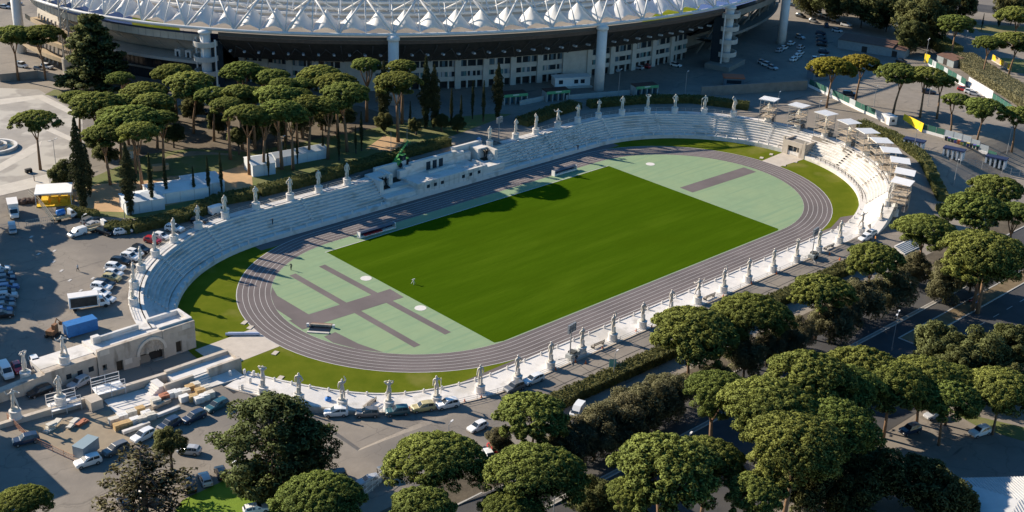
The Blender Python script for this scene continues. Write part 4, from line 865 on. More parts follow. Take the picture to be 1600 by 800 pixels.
for i, q in enumerate(sorted(top_woods, key=lambda q: side(q[0], q[1]))):
    bush(q, '%s wood-edge tree from the left along the top right edge' % nth(i), 'trees at the top edge', OAK[i % 3], 'wood_tree', 'tree')
# cedars: tiered flat sprays on drooping limbs
def cedar_mesh(seed, tiers=13, mt=cedar_l, sparse=1.0):
    r2 = random.Random(seed); B = []; m = MB(); m.tube([(0, 0, -.02), (0, 0, .5), (0, 0, .98)], [.028, .018, .004], 8)
    for i in range(tiers):
        z = .12+.84*i/(tiers-1); L = .36*(1-((z-.12)/.9)**1.4)+.05
        for k in range(8 if i < tiers-3 else 4):
            a = r2.uniform(0, 6.28); l = L*r2.uniform(.65, 1.1); m.tube([(0, 0, z), (l*.6*math.cos(a), l*.6*math.sin(a), z+.03), (l*math.cos(a), l*math.sin(a), z-.02)], [.008, .005, .002], 5)
            for s_ in (.35, .6, .85, 1.0):
                if r2.random() < sparse: B.append(((l*s_*math.cos(a)+r2.uniform(-.03, .03), l*s_*math.sin(a)+r2.uniform(-.03, .03), z-.02*s_+r2.uniform(-.02, .02)), (.075, .075, .024)))
    return m.mesh('trunk', bark_d, True), crown_mesh('crown', B, 5200*sparse, .03, mt, .0)
CT, CC = cedar_mesh(5)
q = (-41.17, 161.25, 5.50); t = thing('cedar', 'tall dark cedar standing against the stadium at the upper left', 'cedar', q); link('trunk', CT, t, (0, 0, 0), 1, (24,)*3); link('crown', CC, t, (0, 0, 0), 1, (24,)*3)
def round_cedar(seed):
    r2 = random.Random(seed); B = []
    for i in range(230):
        a = r2.uniform(0, 6.28); z = r2.uniform(-.95, 1.0); q_ = math.sqrt(max(0, 1-abs(z)**2.2))*r2.uniform(.45, 1.0)*(1.0 if z < .2 else .92); B.append(((q_*math.cos(a)*(1+.12*math.sin(3*a+seed)), q_*math.sin(a), z*.92), (.17, .17, .07)))
    return crown_mesh('crown', B, 2100, .045, cedar_l, .05)
RC = round_cedar(3)
for q, h, rr_, lab_ in (((-115.72, -49.54, 1.91), 8.6, 9.4, 'large rounded dark cedar in front of the parked cars at the bottom'), ((-110.07, -50.01, 1.91), 6.0, 5.2, 'smaller dark cedar spreading beside the large cedar')):
    t = thing('cedar', lab_, 'cedar', q); link('trunk', CT, t, (0, 0, 0), h, (h*1.9,)*3); link('crown', RC, t, (0, 0, h), h, (rr_, rr_, h*1.0))
BT, BC = cedar_mesh(9, 12, brown_l, .3)
q = (-134.04, -40.94, 1.91); t = thing('bare_tree', 'brownish half-bare tree with thin drooping twigs over the lower left cars', 'tree', q); link('trunk', BT, t, (0, 0, 0), 0, (19, 19, 12)); link('crown', BC, t, (0, 0, 0), 0, (19, 19, 12))
# clipped hedges
def hedge(pts, wd, h, label, mt=hedge_l, name='hedge', seed=1, dz=0):
    """box hedge along a line: solid core plus a skin of small leaves"""
    r2 = random.Random(seed); V = []; F = []; m = MB(); x0, y0 = pts[0]
    for (xa, ya), (xb, yb) in zip(pts, pts[1:]):
        L = math.hypot(xb-xa, yb-ya); d = Vector(((xb-xa)/L, (yb-ya)/L, 0)); n = Vector((-d.y, d.x, 0)); k = max(1, int(L/3))
        for i in range(k):
            a = Vector((xa, ya, 0))+d*L*i/k; b = Vector((xa, ya, 0))+d*L*(i+1)/k; z = gz((a.x+b.x)/2, (a.y+b.y)/2)
            c = (a+b)/2; m.obox((c.x-x0, c.y-y0, z-.2), (L/k+.1, wd-.25, h+.05), math.atan2(d.y, d.x))
        for i in range(int(L*(wd+2*h)*9)):
            t_ = r2.uniform(0, L); w_ = r2.uniform(-1, 1)*(wd+2*h)/2; p_ = Vector((xa, ya, 0))+d*t_
            if abs(w_) < wd/2: off, zz, nn = w_, h, Vector((0, 0, 1))
            else: sg = 1 if w_ > 0 else -1; off, zz, nn = sg*wd/2, h-(abs(w_)-wd/2), n*sg
            p_ = p_+n*off; z = gz(p_.x, p_.y); zz += .22*math.sin(p_.x*.7+p_.y*.4)*r2.random()
            tuft(V, F, Vector((p_.x-x0, p_.y-y0, z+zz+r2.uniform(-.12, .15))), (nn+Vector((r2.uniform(-.8, .8), r2.uniform(-.8, .8), r2.uniform(-.2, .9)))).normalized(), .42)
    t = thing(name, label, 'hedge', (x0, y0, dz)); m.build('core', mt, t)
    me = bpy.data.meshes.new('foliage'); me.from_pydata([tuple(v) for v in V], [], F); me.materials.append(mt); link('foliage', me, t)
hedge([(-64, -57.6), (-20, -58.0), (14, -57.6), (44, -57.4)], 3.4, 2.0, 'long clipped hedge between the near terrace road and the shaded lane')
hedge([(-90.17, 58.44), (-85.67, 54.88), (-70.52, 53.96), (-60.46, 57.71), (-51.45, 56.18)], 4.0, 2.0, 'clipped hedge beside the left end of the grandstand below the tents', seed=2)
hedge([(-50.36, 56.45), (-32.78, 55.50), (-13.43, 56.60), (11.78, 57.32)], 3.2, 2.2, 'shaded clipped hedge behind the tribune', seed=3)
hedge([(40.32, 57.54), (54.22, 59.58), (66.15, 60.44)], 5, 1.8, 'shaded hedge behind the statues right of the tribune', seed=4)
hedge([(69.36, 58.05), (85.87, 51.66), (99.61, 42.32), (108.44, 26.46)], 3.6, 2.0, 'long dark hedge behind the row of statues at the top of the bend', seed=5)
hedge([(121.84, -5.35), (118.50, -19.46), (108.29, -34.86), (95.72, -48.89)], 3.2, 2.0, 'curved hedge beyond the scaffold towers', seed=6)
hedge([(88.94, -50.98), (92.38, -53.65)], 2.6, 1.8, 'short stub of hedge at the end of the curved hedge', seed=7)
hedge([(232.92, 33.72), (222.65, 20.53)], 7, 3.5, 'tall square-cut hedge at the mouth of the lane', seed=8)
hedge([(219.50, 16.23), (205.95, -0.99), (189.84, -23.10), (178.06, -37.48)], 9, 3.0, 'broad overgrown hedge running along the upper right lane', olive_l, seed=9)
hedge([(-92.23, 73.59), (-88.48, 66.55)], 2.6, 1.8, 'low hedge behind the yellow-floored stall', seed=10)

# ------------------------------------------------------------------ paving, park ground, roads
piazza_m = mat('piazza_stone', (.36, .33, .29), .8, .1, .3, col2=(.27, .25, .225), detail=8); mixin(piazza_m, (.44, .41, .36), .12, .5, .58)
band_m = mat('pale_stone', (.52, .48, .42), .8, .1, .5, detail=8)
drape('piazza', [(-71.50, 189.57), (-54.64, 172.89), (-55.04, 156.69), (-55.17, 142.71), (-66.57, 117.70), (-76.50, 101.66), (-87.04, 94.49), (-99.75, 94.36), (-108.48, 95.81)], piazza_m, .03)
drape('paving_band', [(-101.59, 113.28), (-92.86, 110.67), (-78.44, 120.15), (-74.28, 126.95), (-78.49, 124.79), (-90.55, 116.15), (-99.25, 119.20)], band_m, .045)
drape('paving_band', [(-108.48, 95.81), (-99.75, 94.36), (-87.04, 94.49), (-84.38, 101.73), (-96.93, 101.04), (-105.87, 102.42)], band_m, .045)
drape('paving_band', [(-67.74, 170.16), (-56.01, 167.19), (-55.51, 145.26), (-58.01, 143.32), (-58.85, 163.56), (-70.05, 164.69)], band_m, .045)
drape('paving_band', [(-72.14, 150.92), (-67.97, 143.34), (-66.39, 119.59), (-68.15, 118.24), (-70.25, 139.96), (-73.87, 147.78)], band_m, .045)
drape('park_lawn', [(-82.89, 90.12), (-68.83, 95.74), (-49.75, 102.87), (-34.26, 86.37), (0.76, 84.16), (39.35, 71.87), (45.56, 67.22), (15.76, 61.96), (-15.57, 62.26), (-46.19, 61.59), (-59.43, 59.58), (-81.05, 60.82), (-87.83, 68.19)], park_grass, .02)
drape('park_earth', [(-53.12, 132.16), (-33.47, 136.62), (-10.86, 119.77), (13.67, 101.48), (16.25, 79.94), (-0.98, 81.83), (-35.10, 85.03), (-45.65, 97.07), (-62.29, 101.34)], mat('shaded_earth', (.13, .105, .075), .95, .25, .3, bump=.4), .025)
drape('gravel_yard', [(-86.83, 85.36), (-78.18, 87.60), (-67.80, 82.42), (-47.49, 79.28), (-39.76, 77.06), (-48.57, 62.29), (-57.62, 62.57), (-79.72, 64.88), (-87.53, 72.05)], orange_ground, .03)
drape('gravel_yard', [(-64.25, 87.35), (-53.85, 95.51), (-46.72, 95.24), (-39.71, 87.25), (-39.76, 77.06), (-48.50, 77.61), (-58.94, 77.31)], pale_ground, .035)
m = MB(); c_ = (-51.83, 85.10); n_ = 36; m.add([(c_[0]+13*math.cos(R(20))*math.cos(2*PI*i/n_)-7.5*math.sin(R(20))*math.sin(2*PI*i/n_), c_[1]-13*math.sin(R(20))*math.cos(2*PI*i/n_)-7.5*math.cos(R(20))*math.sin(2*PI*i/n_), 5.56) for i in range(n_)], [tuple(range(n_))]); struct(m.build('oval_lawn', park_grass))
drape('gravel_yard', [(-8.28, 68.52), (2.38, 74.25), (4.89, 68.11), (-3.56, 60.89)], orange_ground, .035)
drape('corner_lawn', [(-134.22, -46.63), (-128.14, -41.78), (-119.57, -41.21), (-110.99, -40.37), (-106.79, -49.29), (-117.00, -60.36)], mat('bright_lawn', (.17, .26, .02), .95, .3, .3, col2=(.12, .2, .015), bump=.6, bscale=8, detail=8), .04)
drape('work_yard', [(-138.96, -5.41), (-131.52, -6.92), (-124.04, -8.88), (-121.72, -15.08), (-114.49, -16.81), (-121.32, -22.31), (-129.91, -20.44), (-135.70, -18.18)], mat('sandy_yard', (.33, .27, .19), .95, .15, .4, col2=(.25, .205, .15), detail=8), .03)
drape('piazza_lawn', [(-55.41, 166.75), (-50.83, 170.07), (-47.73, 163.57), (-51.41, 158.85)], park_grass, .06)
drape('yard_lawn', [(235.63, 9.39), (243.32, -1.59), (225.93, -14.83), (219.96, -2.43)], park_grass, .05)
drape('verge_lawn', [(277.07, 42.15), (295.44, 24.06), (274.51, 13.76), (266.94, 33.89)], mat('dry_grass', (.24, .2, .09), .95, .3, .3, col2=(.17, .16, .06)), .05)
drape('verge_lawn', [(-3.13, -106.12), (2.12, -118.84), (-2.59, -121.21), (-4.43, -113.38)], park_grass, .05)
drape('side_road', [(296.37, 64.49), (303.91, 45.10), (304.43, 23.01), (313.53, 27.40), (318.04, 52.50), (310.57, 69.46)], road_m, .06)
drape('verge', [(-120, -70.5), (300, -70.5), (300, -64.6), (-120, -64.6)], mat('verge_soil', (.10, .082, .058), .95, .3, .4, bump=.5), .02)
drape('avenue', [(-150, -103), (330, -103), (330, -71), (-150, -71)], road_m, .03)
def line_box(name, x0, x1, y0, y1, h, mt=line_w):
    m = MB(); n = max(1, int((x1-x0)/12)); base = lambda x: gz(x, -80)
    xs_ = frange(x0, x1, n)
    for a, b in zip(xs_, xs_[1:]): m.box(a, b, y0, y1, base((a+b)/2), base((a+b)/2)+h)
    return struct(m.build(name, mt))
kerb_m = mat('kerb_stone', (.42, .40, .37), .8, .12, 1)
line_box('median_kerb', -150, 330, -80.35, -80.1, .14, kerb_m); line_box('median_kerb', -150, 330, -79.6, -79.35, .14, kerb_m); line_box('median_fill', -150, 330, -80.1, -79.6, .11, dconcrete)
line_box('island_kerb', 16, 330, -84.3, -84.0, .16, kerb_m); line_box('island_kerb', 16, 330, -88.0, -87.7, .16, kerb_m); line_box('island_kerb', 15.7, 16, -88, -84.0, .16, kerb_m)
line_box('island_earth', 16, 330, -87.7, -84.3, .12, mat('island_soil', (.16, .12, .07), .95, .3, .5)); line_box('roadside_kerb', -150, 330, -71.2, -70.9, .15, kerb_m)
for x in frange(-20, 90, 18): line_box('lane_dash', x, x+2.6, -92.2, -92.05, .04)
line_box('edge_line', 10, 120, -99.6, -99.35, .04)
for x in frange(-60, 40, 13):                    # dark repair seams in the forecourt
    band('asphalt_seam', (x, -48.6), (x+random.uniform(-1, 1), -55.6), .14, near_h(x)+.014, mat('seam', (.05, .048, .045), .9))
band('asphalt_seam', (-55, -52.6), (50, -52.3), .16, .52, MATS['seam'])
for px_ in ((-106.71, 49.86, 5.50), (-107.48, 44.50, 5.50), (-108.26, 38.91, 5.50), (-104.13, 36.82, 5.50), (-108.74, 32.93, 5.48), (-95.09, 43.63, 5.50), (-99.62, 40.31, 5.50), (-107.49, 55.75, 5.50), (-104.61, 65.80, 5.50), (-89.84, 46.63, 5.50), (-104.06, 55.24, 5.50)):
    m = MB(); m.obox((px_[0], px_[1], px_[2]+.01), (1.1, .5, .03), R(35)); struct(m.build('parking_mark', line_w))
# steeplechase pit, dugouts, field gear
t = thing('water_jump', 'steeplechase water jump with dark pit beside the inner track lane', 'water jump', (*(-74.62, -3.57), 0), R(-47))
m = MB(); m.box(-2.2, 2.2, .9, 1.25, .03, .55); m.build('cover_board', wood, t); m = MB(); m.box(-2.2, 2.2, -1.5, .9, .03, .08); m.build('pit', mat('pit_dark', (.012, .014, .02), .3), t)
m = MB(); m.add([(-2.2, 2.6, .1), (2.2, 2.6, .1), (2.2, 1.2, .5), (-2.2, 1.2, .5)], [(0, 1, 2, 3)]); m.build('lid', mat('lid_brown', (.2, .13, .1), .8), t)
m = MB(); m.box(-2.3, 2.3, -2.1, -1.5, .03, .22); m.build('rim', concrete, t)
for s_ in (-1, 1):
    m = MB(); m.obox((s_*2.7, .8, .03), (.5, .5, .7)); m.build('post', whitep, t)
def dugout(c, rz, label, rows):
    t = thing('team_dugout', label, 'dugout', (*c, .03), rz); m = MB()
    pr = [(0, 1.3), (.55, 1.55), (1.2, 1.5)]; L = rows[0]
    m.add([(x, y, z) for x in (-L, L) for y, z in pr], [(0, 1, 4, 3), (1, 2, 5, 4)]); m.build('roof', mat('smoked_acrylic', (.12, .13, .16), .25), t)
    m = MB(); m.box(-L, L, 1.2, 1.26, 0, 1.5); m.build('back', mat('navy_panel', (.05, .06, .11), .5), t)
    for s_ in (-1, 1):
        m = MB(); m.box(s_*L-.12, s_*L+.12, 0, 1.25, 0, 1.5); m.build('side', whitep, t)
    m = MB(); m.box(-L+.2, L-.2, .1, .9, 0, .45); m.build('bench', whitep, t)
    for i in range(rows[1]):
        m = MB(); m.box(-L+1.2+i*1.1, -L+2.0+i*1.1, -.3, .5, .45, .75); m.build('seat', mat('red_seat', (.45, .03, .04), .5), t)
dugout((-34.42, 29.09), R(-1), 'long low team dugout with red seats at the left of the far touchline', (5.3, 5)); dugout((32.36, 30.86), R(-1), 'shaded team dugout at the right of the far touchline', (4.2, 0))
for i, q in enumerate(((-87.56, -6.63), (-92.37, -15.70), (-85.10, 8.54), (87.26, 4.73), (92.12, 4.88), (87.27, -3.22), (92.52, -3.49), (-85.36, 5.94))):
    m = MB(); m.obox((*q, .01), (1.6, 1.0, .12), .5); tag(m.build('stone_slab', PATHM), 'flat pale stone slab on the lawn, %s from the left' % nth([0, 2, 1, 4, 5, 6, 7, 3][i]), 'slab', 'slabs on the lawns')
t = thing('rolled_tarpaulin', 'pale blue rolled tarpaulin lying across the gate path beside the track', 'tarpaulin', (*(-88.41, 4.00), .02), R(-38))
m = MB(); m.tube([(-3.4, 0, .3), (0, .05, .32), (3.4, 0, .3)], .3, 10); m.build('roll', mat('tarp', (.5, .55, .68), .5), t); m = MB(); m.tube([(-3, .75, .2), (3, .7, .2)], .2, 8); m.build('roll', MATS['tarp'], t)
t = thing('sprinkler', 'small white sprinkler tripod standing on the pitch', 'sprinkler', (*(-45.93, 1.23), .03)); m = MB()
for k in range(3): m.tube([(.5*math.cos(k*2.1), .5*math.sin(k*2.1), 0), (0, 0, 1.1)], .05, 5)
m.build('tripod', whitep, t); m = MB(); m.box(-.4, .4, -.06, .06, 1.1, 1.25); m.build('head', whitep, t)

# ------------------------------------------------------------------ vehicles
PAINT = dict(white=(.78, .78, .77), black=(.012, .012, .014), silver=(.42, .43, .45), grey=(.14, .145, .15), navy=(.02, .035, .07), red=(.42, .02, .025), cream=(.5, .42, .2), teal=(.03, .10, .12), blue=(.06, .13, .3))
def paint(c): return mat('car_paint_'+c, PAINT[c], .32, coat=.6, spec=.5)
tyre = mat('tyre', (.02, .02, .02), .85); rim_m = mat('wheel_rim', (.4, .4, .41), .35, metal=.7); lamp_r = mat('tail_lamp', (.35, .01, .01), .3); lamp_w = mat('head_lamp', (.8, .8, .78), .15)
# stations: x, half width, sill z, belt z, roof z, roof half width
KINDS = {
 'hatchback': [(-2.02, .70, .38, .72, .80, .62), (-1.92, .84, .25, .92, 1.02, .66), (-1.62, .87, .22, .95, 1.40, .60), (-1.0, .88, .22, .95, 1.50, .60), (.15, .88, .22, .93, 1.47, .60), (.95, .87, .22, .92, .99, .70), (1.75, .83, .24, .80, .84, .68), (2.02, .70, .36, .62, .66, .58)],
 'estate car': [(-2.35, .72, .38, .75, .82, .62), (-2.25, .86, .25, .95, 1.05, .66), (-2.0, .9, .24, .97, 1.45, .62), (-1.0, .91, .24, .97, 1.56, .63), (.25, .91, .24, .95, 1.53, .62), (1.1, .9, .24, .94, 1.01, .72), (2.05, .86, .25, .86, .90, .70), (2.35, .72, .36, .66, .70, .6)],
 'suv': [(-2.2, .76, .45, .82, .92, .66), (-2.1, .9, .32, 1.05, 1.16, .70), (-1.85, .93, .3, 1.08, 1.60, .66), (-1.0, .94, .3, 1.08, 1.71, .67), (.25, .94, .3, 1.06, 1.68, .66), (1.0, .93, .3, 1.05, 1.12, .76), (1.95, .9, .32, .98, 1.02, .74), (2.2, .76, .42, .78, .82, .64)],
 'van': [(-2.5, .88, .4, 1.1, 1.95, .82), (-2.42, .95, .32, 1.15, 2.12, .84), (-1.0, .96, .32, 1.15, 2.16, .84), (.7, .96, .32, 1.15, 2.12, .82), (1.0, .96, .32, 1.14, 2.05, .80), (1.75, .95, .32, 1.1, 1.20, .80), (2.35, .9, .34, .95, 1.0, .76), (2.55, .8, .4, .75, .8, .66)],
 'small van': [(-2.15, .8, .4, 1.0, 1.65, .74), (-2.08, .88, .3, 1.05, 1.78, .76), (-1.0, .9, .28, 1.05, 1.84, .76), (.3, .9, .28, 1.03, 1.78, .74), (1.05, .89, .28, 1.02, 1.10, .76), (1.85, .86, .3, .88, .92, .72), (2.1, .74, .38, .7, .74, .6)],
}
def sect(st):
    x, w_, zb, zm, zt, wr = st; return [(x, -w_*.94, zb), (x, -w_, (zb+zm)/2), (x, -w_*.97, zm), (x, -wr, zt), (x, wr, zt), (x, w_*.97, zm), (x, w_, (zb+zm)/2), (x, w_*.94, zb)]
def lerp_st(S_, x):
    for a, b in zip(S_, S_[1:]):
        if a[0] <= x <= b[0]:
            t_ = (x-a[0])/(b[0]-a[0]); return tuple(p_+(q_-p_)*t_ for p_, q_ in zip(a, b))
CARM = {}; RIMS = {}
def car_meshes(kind, col):
    if (kind, col) in CARM: return CARM[kind, col]
    S_ = KINDS[kind]; m = MB(); secs = [sect(s_) for s_ in S_]; n = 8
    m.add([v for s_ in secs for v in s_], [(i*n+k, (i+1)*n+k, (i+1)*n+(k+1) % n, i*n+(k+1) % n) for i in range(len(secs)-1) for k in range(n)]+[tuple(range(n)), tuple(range((len(secs)-1)*n+n-1, (len(secs)-1)*n-1, -1))])
    P = [('body', m.mesh('body', paint(col)), (0, 0, 0))]
    vanlike = 'van' in kind
    xr0, xr1 = S_[1], S_[2]; iw = 4 if kind != 'van' else 4
    wa, wb = S_[iw], S_[iw+1]
    def face(x0s, x1s, f0, f1, inset):
        q = []
        for s_, f in ((x0s, f0), (x1s, f1)):
            z = s_[3]+(s_[4]-s_[3])*f; w_ = (s_[1]*.97)+(s_[5]-s_[1]*.97)*f; q.append((s_[0], w_*inset, z))
        return q
    (xa, ya, za), (xb, yb, zb_) = (wa[0], wa[5]*.92, wa[4]), (wb[0], wb[5]*.95, wb[4])
    def lerp3(p_, q_, t_): return tuple(a+(b-a)*t_ for a, b in zip(p_, q_))
    A, B = lerp3((xa, ya, za), (xb, yb, zb_), .08), lerp3((xa, ya, za), (xb, yb, zb_), .92); e = .02
    m = MB(); m.add([(A[0]+e, -A[1], A[2]+e), (A[0]+e, A[1], A[2]+e), (B[0]+e, B[1], B[2]+e), (B[0]+e, -B[1], B[2]+e)], [(0, 3, 2, 1)]); P.append(('windscreen', m.mesh('windscreen', glass_d), (0, 0, 0)))
    if not vanlike:
        A, B = (xr1[0], xr1[5]*.92, xr1[4]), (xr0[0], xr0[5]*.95, xr0[4]); A, B = lerp3(A, B, .1), lerp3(A, B, .8)
        m = MB(); m.add([(A[0]-e, -A[1], A[2]+e), (A[0]-e, A[1], A[2]+e), (B[0]-e, B[1], B[2]+e), (B[0]-e, -B[1], B[2]+e)], [(0, 1, 2, 3)]); P.append(('rear_window', m.mesh('rear_window', glass_d), (0, 0, 0)))
    x_lo = S_[2][0]+.1 if not vanlike else wa[0]-1.0; x_hi = wa[0]+(wb[0]-wa[0])*.62
    for s_ in (-1, 1):
        for (x0, x1) in (((x_lo, (x_lo+wa[0]-.1)/2), ((x_lo+wa[0]-.1)/2+.09, x_hi)) if not vanlike else ((x_lo, x_hi),)):
            a, b = lerp_st(S_, x0), lerp_st(S_, x1); q = []
            for st_, f in ((a, .12), (b, .12), (b, .82 if x1 < wa[0] else .5), (a, .86)):
                w_ = st_[1]*.97+(st_[5]-st_[1]*.97)*f; q.append((st_[0], s_*(w_+.012), st_[3]+(st_[4]-st_[3])*f))
            m = MB(); m.add(q, [(0, 1, 2, 3) if s_ < 0 else (3, 2, 1, 0)]); P.append(('side_window', m.mesh('side_window', glass_d), (0, 0, 0)))
    wx0, wx1 = S_[0][0]*.62, S_[-1][0]*.66; rw = .33 if kind != 'van' else .36
    wm = MB(); wm.tube([(0, -.11, 0), (0, .11, 0)], rw, 14); wme = wm.mesh('wheel', tyre); wm = MB(); wm.tube([(0, -.125, 0), (0, .125, 0)], rw*.6, 10); RIMS[kind] = wm.mesh('rim', rim_m)
    for x in (wx0, wx1):
        for s_ in (-1, 1): P.append(('wheel', wme, (x, s_*(S_[3][1]-.08), rw)))
    f = S_[-1]; r_ = S_[0]
    for s_ in (-1, 1):
        m = MB(); m.box(f[0]-.12, f[0]-.02+.04, s_*f[1]*.8-.13, s_*f[1]*.8+.13, f[3]-.12, f[3]+.02); P.append(('headlight', m.mesh('headlight', lamp_w), (0, 0, 0)))
        m = MB(); m.box(r_[0]-.03, r_[0]+.1, s_*r_[1]*.85-.1, s_*r_[1]*.85+.1, r_[3]-.1, r_[3]+.06); P.append(('tail_light', m.mesh('tail_light', lamp_r), (0, 0, 0)))
    CARM[kind, col] = P; return P
def car(q, kind, col, label, group=None, name=None, s=1.0):
    x, y, z, a = q; t = thing(name or kind.replace(' ', '_'), label, 'van' if 'van' in kind else 'car', (x, y, z+.02), a, group, s)
    for n_, me, lo in car_meshes(kind, col):
        o = link(n_, me, t, lo)
        if n_ == 'wheel': link('rim', RIMS[kind], o)
    return t
SIMPLE = {}
def far_car(q, kind, col, label, group):
    if (kind, col) not in SIMPLE:
        S_ = KINDS[kind]; m = MB(); secs = [sect(s_) for s_ in S_]; n = 8
        for i in range(len(secs)-1):
            for k in range(n):
                gl = k in (2, 4) and 2 <= i <= len(secs)-4 or (k == 3 and i == len(secs)-4) or (k == 3 and i == 1)
                m.add([secs[i][k], secs[i+1][k], secs[i+1][(k+1) % n], secs[i][(k+1) % n]], [(0, 1, 2, 3)], 1 if gl else 0)
        m.add(secs[0], [tuple(range(n))]); m.add(secs[-1], [tuple(range(n-1, -1, -1))])
        for x in (S_[0][0]*.62, S_[-1][0]*.66):
            for s_ in (-1, 1): m.tube([(x, s_*.7, .32), (x, s_*.92, .32)], .33, 8, 2)
        SIMPLE[kind, col] = m.mesh('parked_car', [paint(col), glass_d, tyre])
    x, y, z, a = q; tag(link('parked_car', SIMPLE[kind, col], None, (x, y, z+.02), a), label, 'car', group)
def car_row(lst, phrase, group, far=False):
    ks = {'h': 'hatchback', 'e': 'estate car', 's': 'suv', 'v': 'van', 'k': 'small van'}
    for i, (q, k, col) in enumerate(sorted(lst, key=lambda c: side(c[0][0], c[0][1]))):
        kn = ks[k]; lab_ = '%s %s, %s from the left %s' % (col, 'off-roader' if k == 's' else kn, nth(i), phrase)
        (far_car if far else car)(q, kn, col, lab_, group)
car_row([((-96.20, 39.72, 5.50, -0.99), 's', 'black'), ((-98.44, 37.67, 5.50, -0.99), 's', 'white'), ((-100.08, 35.21, 5.50, -0.98), 'h', 'white'), ((-101.48, 33.46, 5.50, -0.98), 'h', 'cream'), ((-103.92, 31.77, 5.50, -0.98), 'e', 'black'), ((-105.29, 30.48, 5.50, -0.98), 's', 'white'), ((-106.64, 28.06, 5.49, -0.95), 'h', 'white'), ((-107.07, 24.97, 5.48, -0.95), 'h', 'white'),
         ((-89.66, 42.86, 5.50, -1.19), 's', 'black'), ((-91.58, 42.16, 5.50, -1.14), 'h', 'white'), ((-93.48, 40.58, 5.50, -1.10), 's', 'white'), ((-85.10, 46.09, 5.50, -1.11), 'h', 'red'), ((-82.46, 46.81, 5.50, -1.20), 'h', 'white'), ((-77.99, 49.00, 5.50, -1.02), 's', 'white'), ((-70.98, 49.86, 5.50, -0.92), 'h', 'black')], 'parked behind the left-hand statues', 'cars parked behind the left-hand statues')
car_row([((-117.46, 52.09, 5.50, -0.36), 'h', 'white'), ((-118.23, 48.97, 5.50, -0.37), 'e', 'navy'), ((-118.72, 46.52, 5.50, -0.37), 's', 'navy'), ((-119.62, 44.43, 5.50, -0.37), 'h', 'navy'), ((-120.06, 42.45, 5.48, -0.37), 'e', 'blue'), ((-121.00, 40.57, 5.45, -0.38), 'h', 'black'), ((-121.82, 38.68, 5.39, -0.38), 's', 'silver'), ((-122.91, 37.07, 5.33, -0.39), 'h', 'navy'), ((-123.98, 35.19, 5.22, -0.39), 'e', 'grey'), ((-124.92, 33.62, 5.13, -0.40), 'h', 'blue'), ((-125.75, 32.02, 5.01, -0.41), 'e', 'black')], 'in the shaded row at the left edge', 'cars parked at the left edge')
car_row([((-106.58, 71.16, 5.50, -1.91), 'k', 'silver'), ((-90.56, 65.57, 5.50, 0.35), 'e', 'grey'), ((-91.02, 62.72, 5.50, 0.34), 'h', 'silver'), ((-91.07, 56.96, 5.50, -1.27), 's', 'black'), ((-87.87, 54.90, 5.50, -0.27), 's', 'white'), ((-96.32, 60.16, 5.50, -3.05), 'k', 'white'), ((-64.37, 52.29, 5.50, 0.07), 'v', 'white')], 'on the tarmac below the stall and tents', 'cars below the stall and tents')
car_row([((-133.42, 12.49, 3.16, -1.71), 'v', 'white'), ((-131.22, 12.47, 3.34, -1.72), 'h', 'red'), ((-127.96, 11.99, 3.62, -1.73), 'h', 'white')], 'on the upper lot beside the gate wall', 'cars beside the gate wall')
car_row([((-123.55, 3.87, 1.06, -2.90), 's', 'silver'), ((-130.71, 4.52, 1.64, -3.09), 'e', 'black')], 'in the sunken gate road', 'cars in the sunken gate road')
car_row([((-139.71, -9.94, 1.91, 2.89), 's', 'navy'), ((-134.78, -22.81, 1.91, 3.01), 's', 'white'), ((-129.50, -22.15, 1.91, -3.04), 'e', 'grey'), ((-124.03, -21.46, 1.91, -2.97), 's', 'white'), ((-118.74, -20.99, 1.91, -2.97), 's', 'navy'), ((-114.20, -21.43, 1.91, -3.04), 'e', 'navy'), ((-109.03, -20.57, 1.91, -2.98), 'e', 'teal'), ((-120.27, -30.40, 1.91, 2.27), 'h', 'silver')], 'beside the stacked building stone', 'cars beside the stacked stone')
car_row([((-116.55, -40.12, 1.91, 1.24), 'h', 'white'), ((-119.71, -39.70, 1.91, 1.26), 'h', 'black'), ((-122.66, -39.64, 1.91, 1.27), 'h', 'silver'), ((-125.65, -39.51, 1.91, 1.28), 's', 'black'), ((-132.35, -37.38, 1.91, 1.38), 'h', 'white'), ((-136.06, -38.11, 1.91, 1.39), 's', 'black'), ((-120.94, -52.04, 1.91, -0.36), 'h', 'white')], 'in the bottom row beside the bright lawn', 'cars beside the bright lawn')
car_row([((-92.72, -34.30, 0.51, 2.55), 's', 'white'), ((-88.49, -38.11, 0.51, 2.51), 's', 'grey'), ((-83.88, -41.07, 0.51, 2.64), 's', 'teal'), ((-79.43, -43.00, 0.51, 2.73), 's', 'cream'), ((-75.25, -44.99, 0.51, 2.82), 's', 'white'), ((-61.55, -48.39, 0.51, 3.10), 's', 'grey'), ((-56.51, -48.42, 0.51, 3.10), 'e', 'white')], 'along the outer edge of the near terrace', 'cars along the near terrace')
car_row([((-106.27, -52.23, 1.91, 2.71), 'e', 'black'), ((-102.65, -57.22, 1.91, 2.87), 'h', 'silver'), ((-99.12, -56.95, 1.87, 1.23), 'h', 'grey'), ((-76.24, -54.50, 0.58, 3.13), 'h', 'white'), ((-81.39, -63.45, 0.83, -1.94), 'h', 'white'), ((-79.23, -62.39, 0.71, -1.95), 'h', 'red'), ((-58.30, -62.06, 0.51, -2.75), 'k', 'white'), ((-109.67, -50.34, 1.91, 2.71), 'h', 'navy')], 'half hidden by the foreground pines', 'cars among the foreground pines')
car_row([((56.29, -49.86, 0.62, 3.06), 'h', 'white'), ((59.62, -49.19, 0.73, 3.06), 'h', 'white')], 'beside the right-hand statues', 'cars beside the right-hand statues')
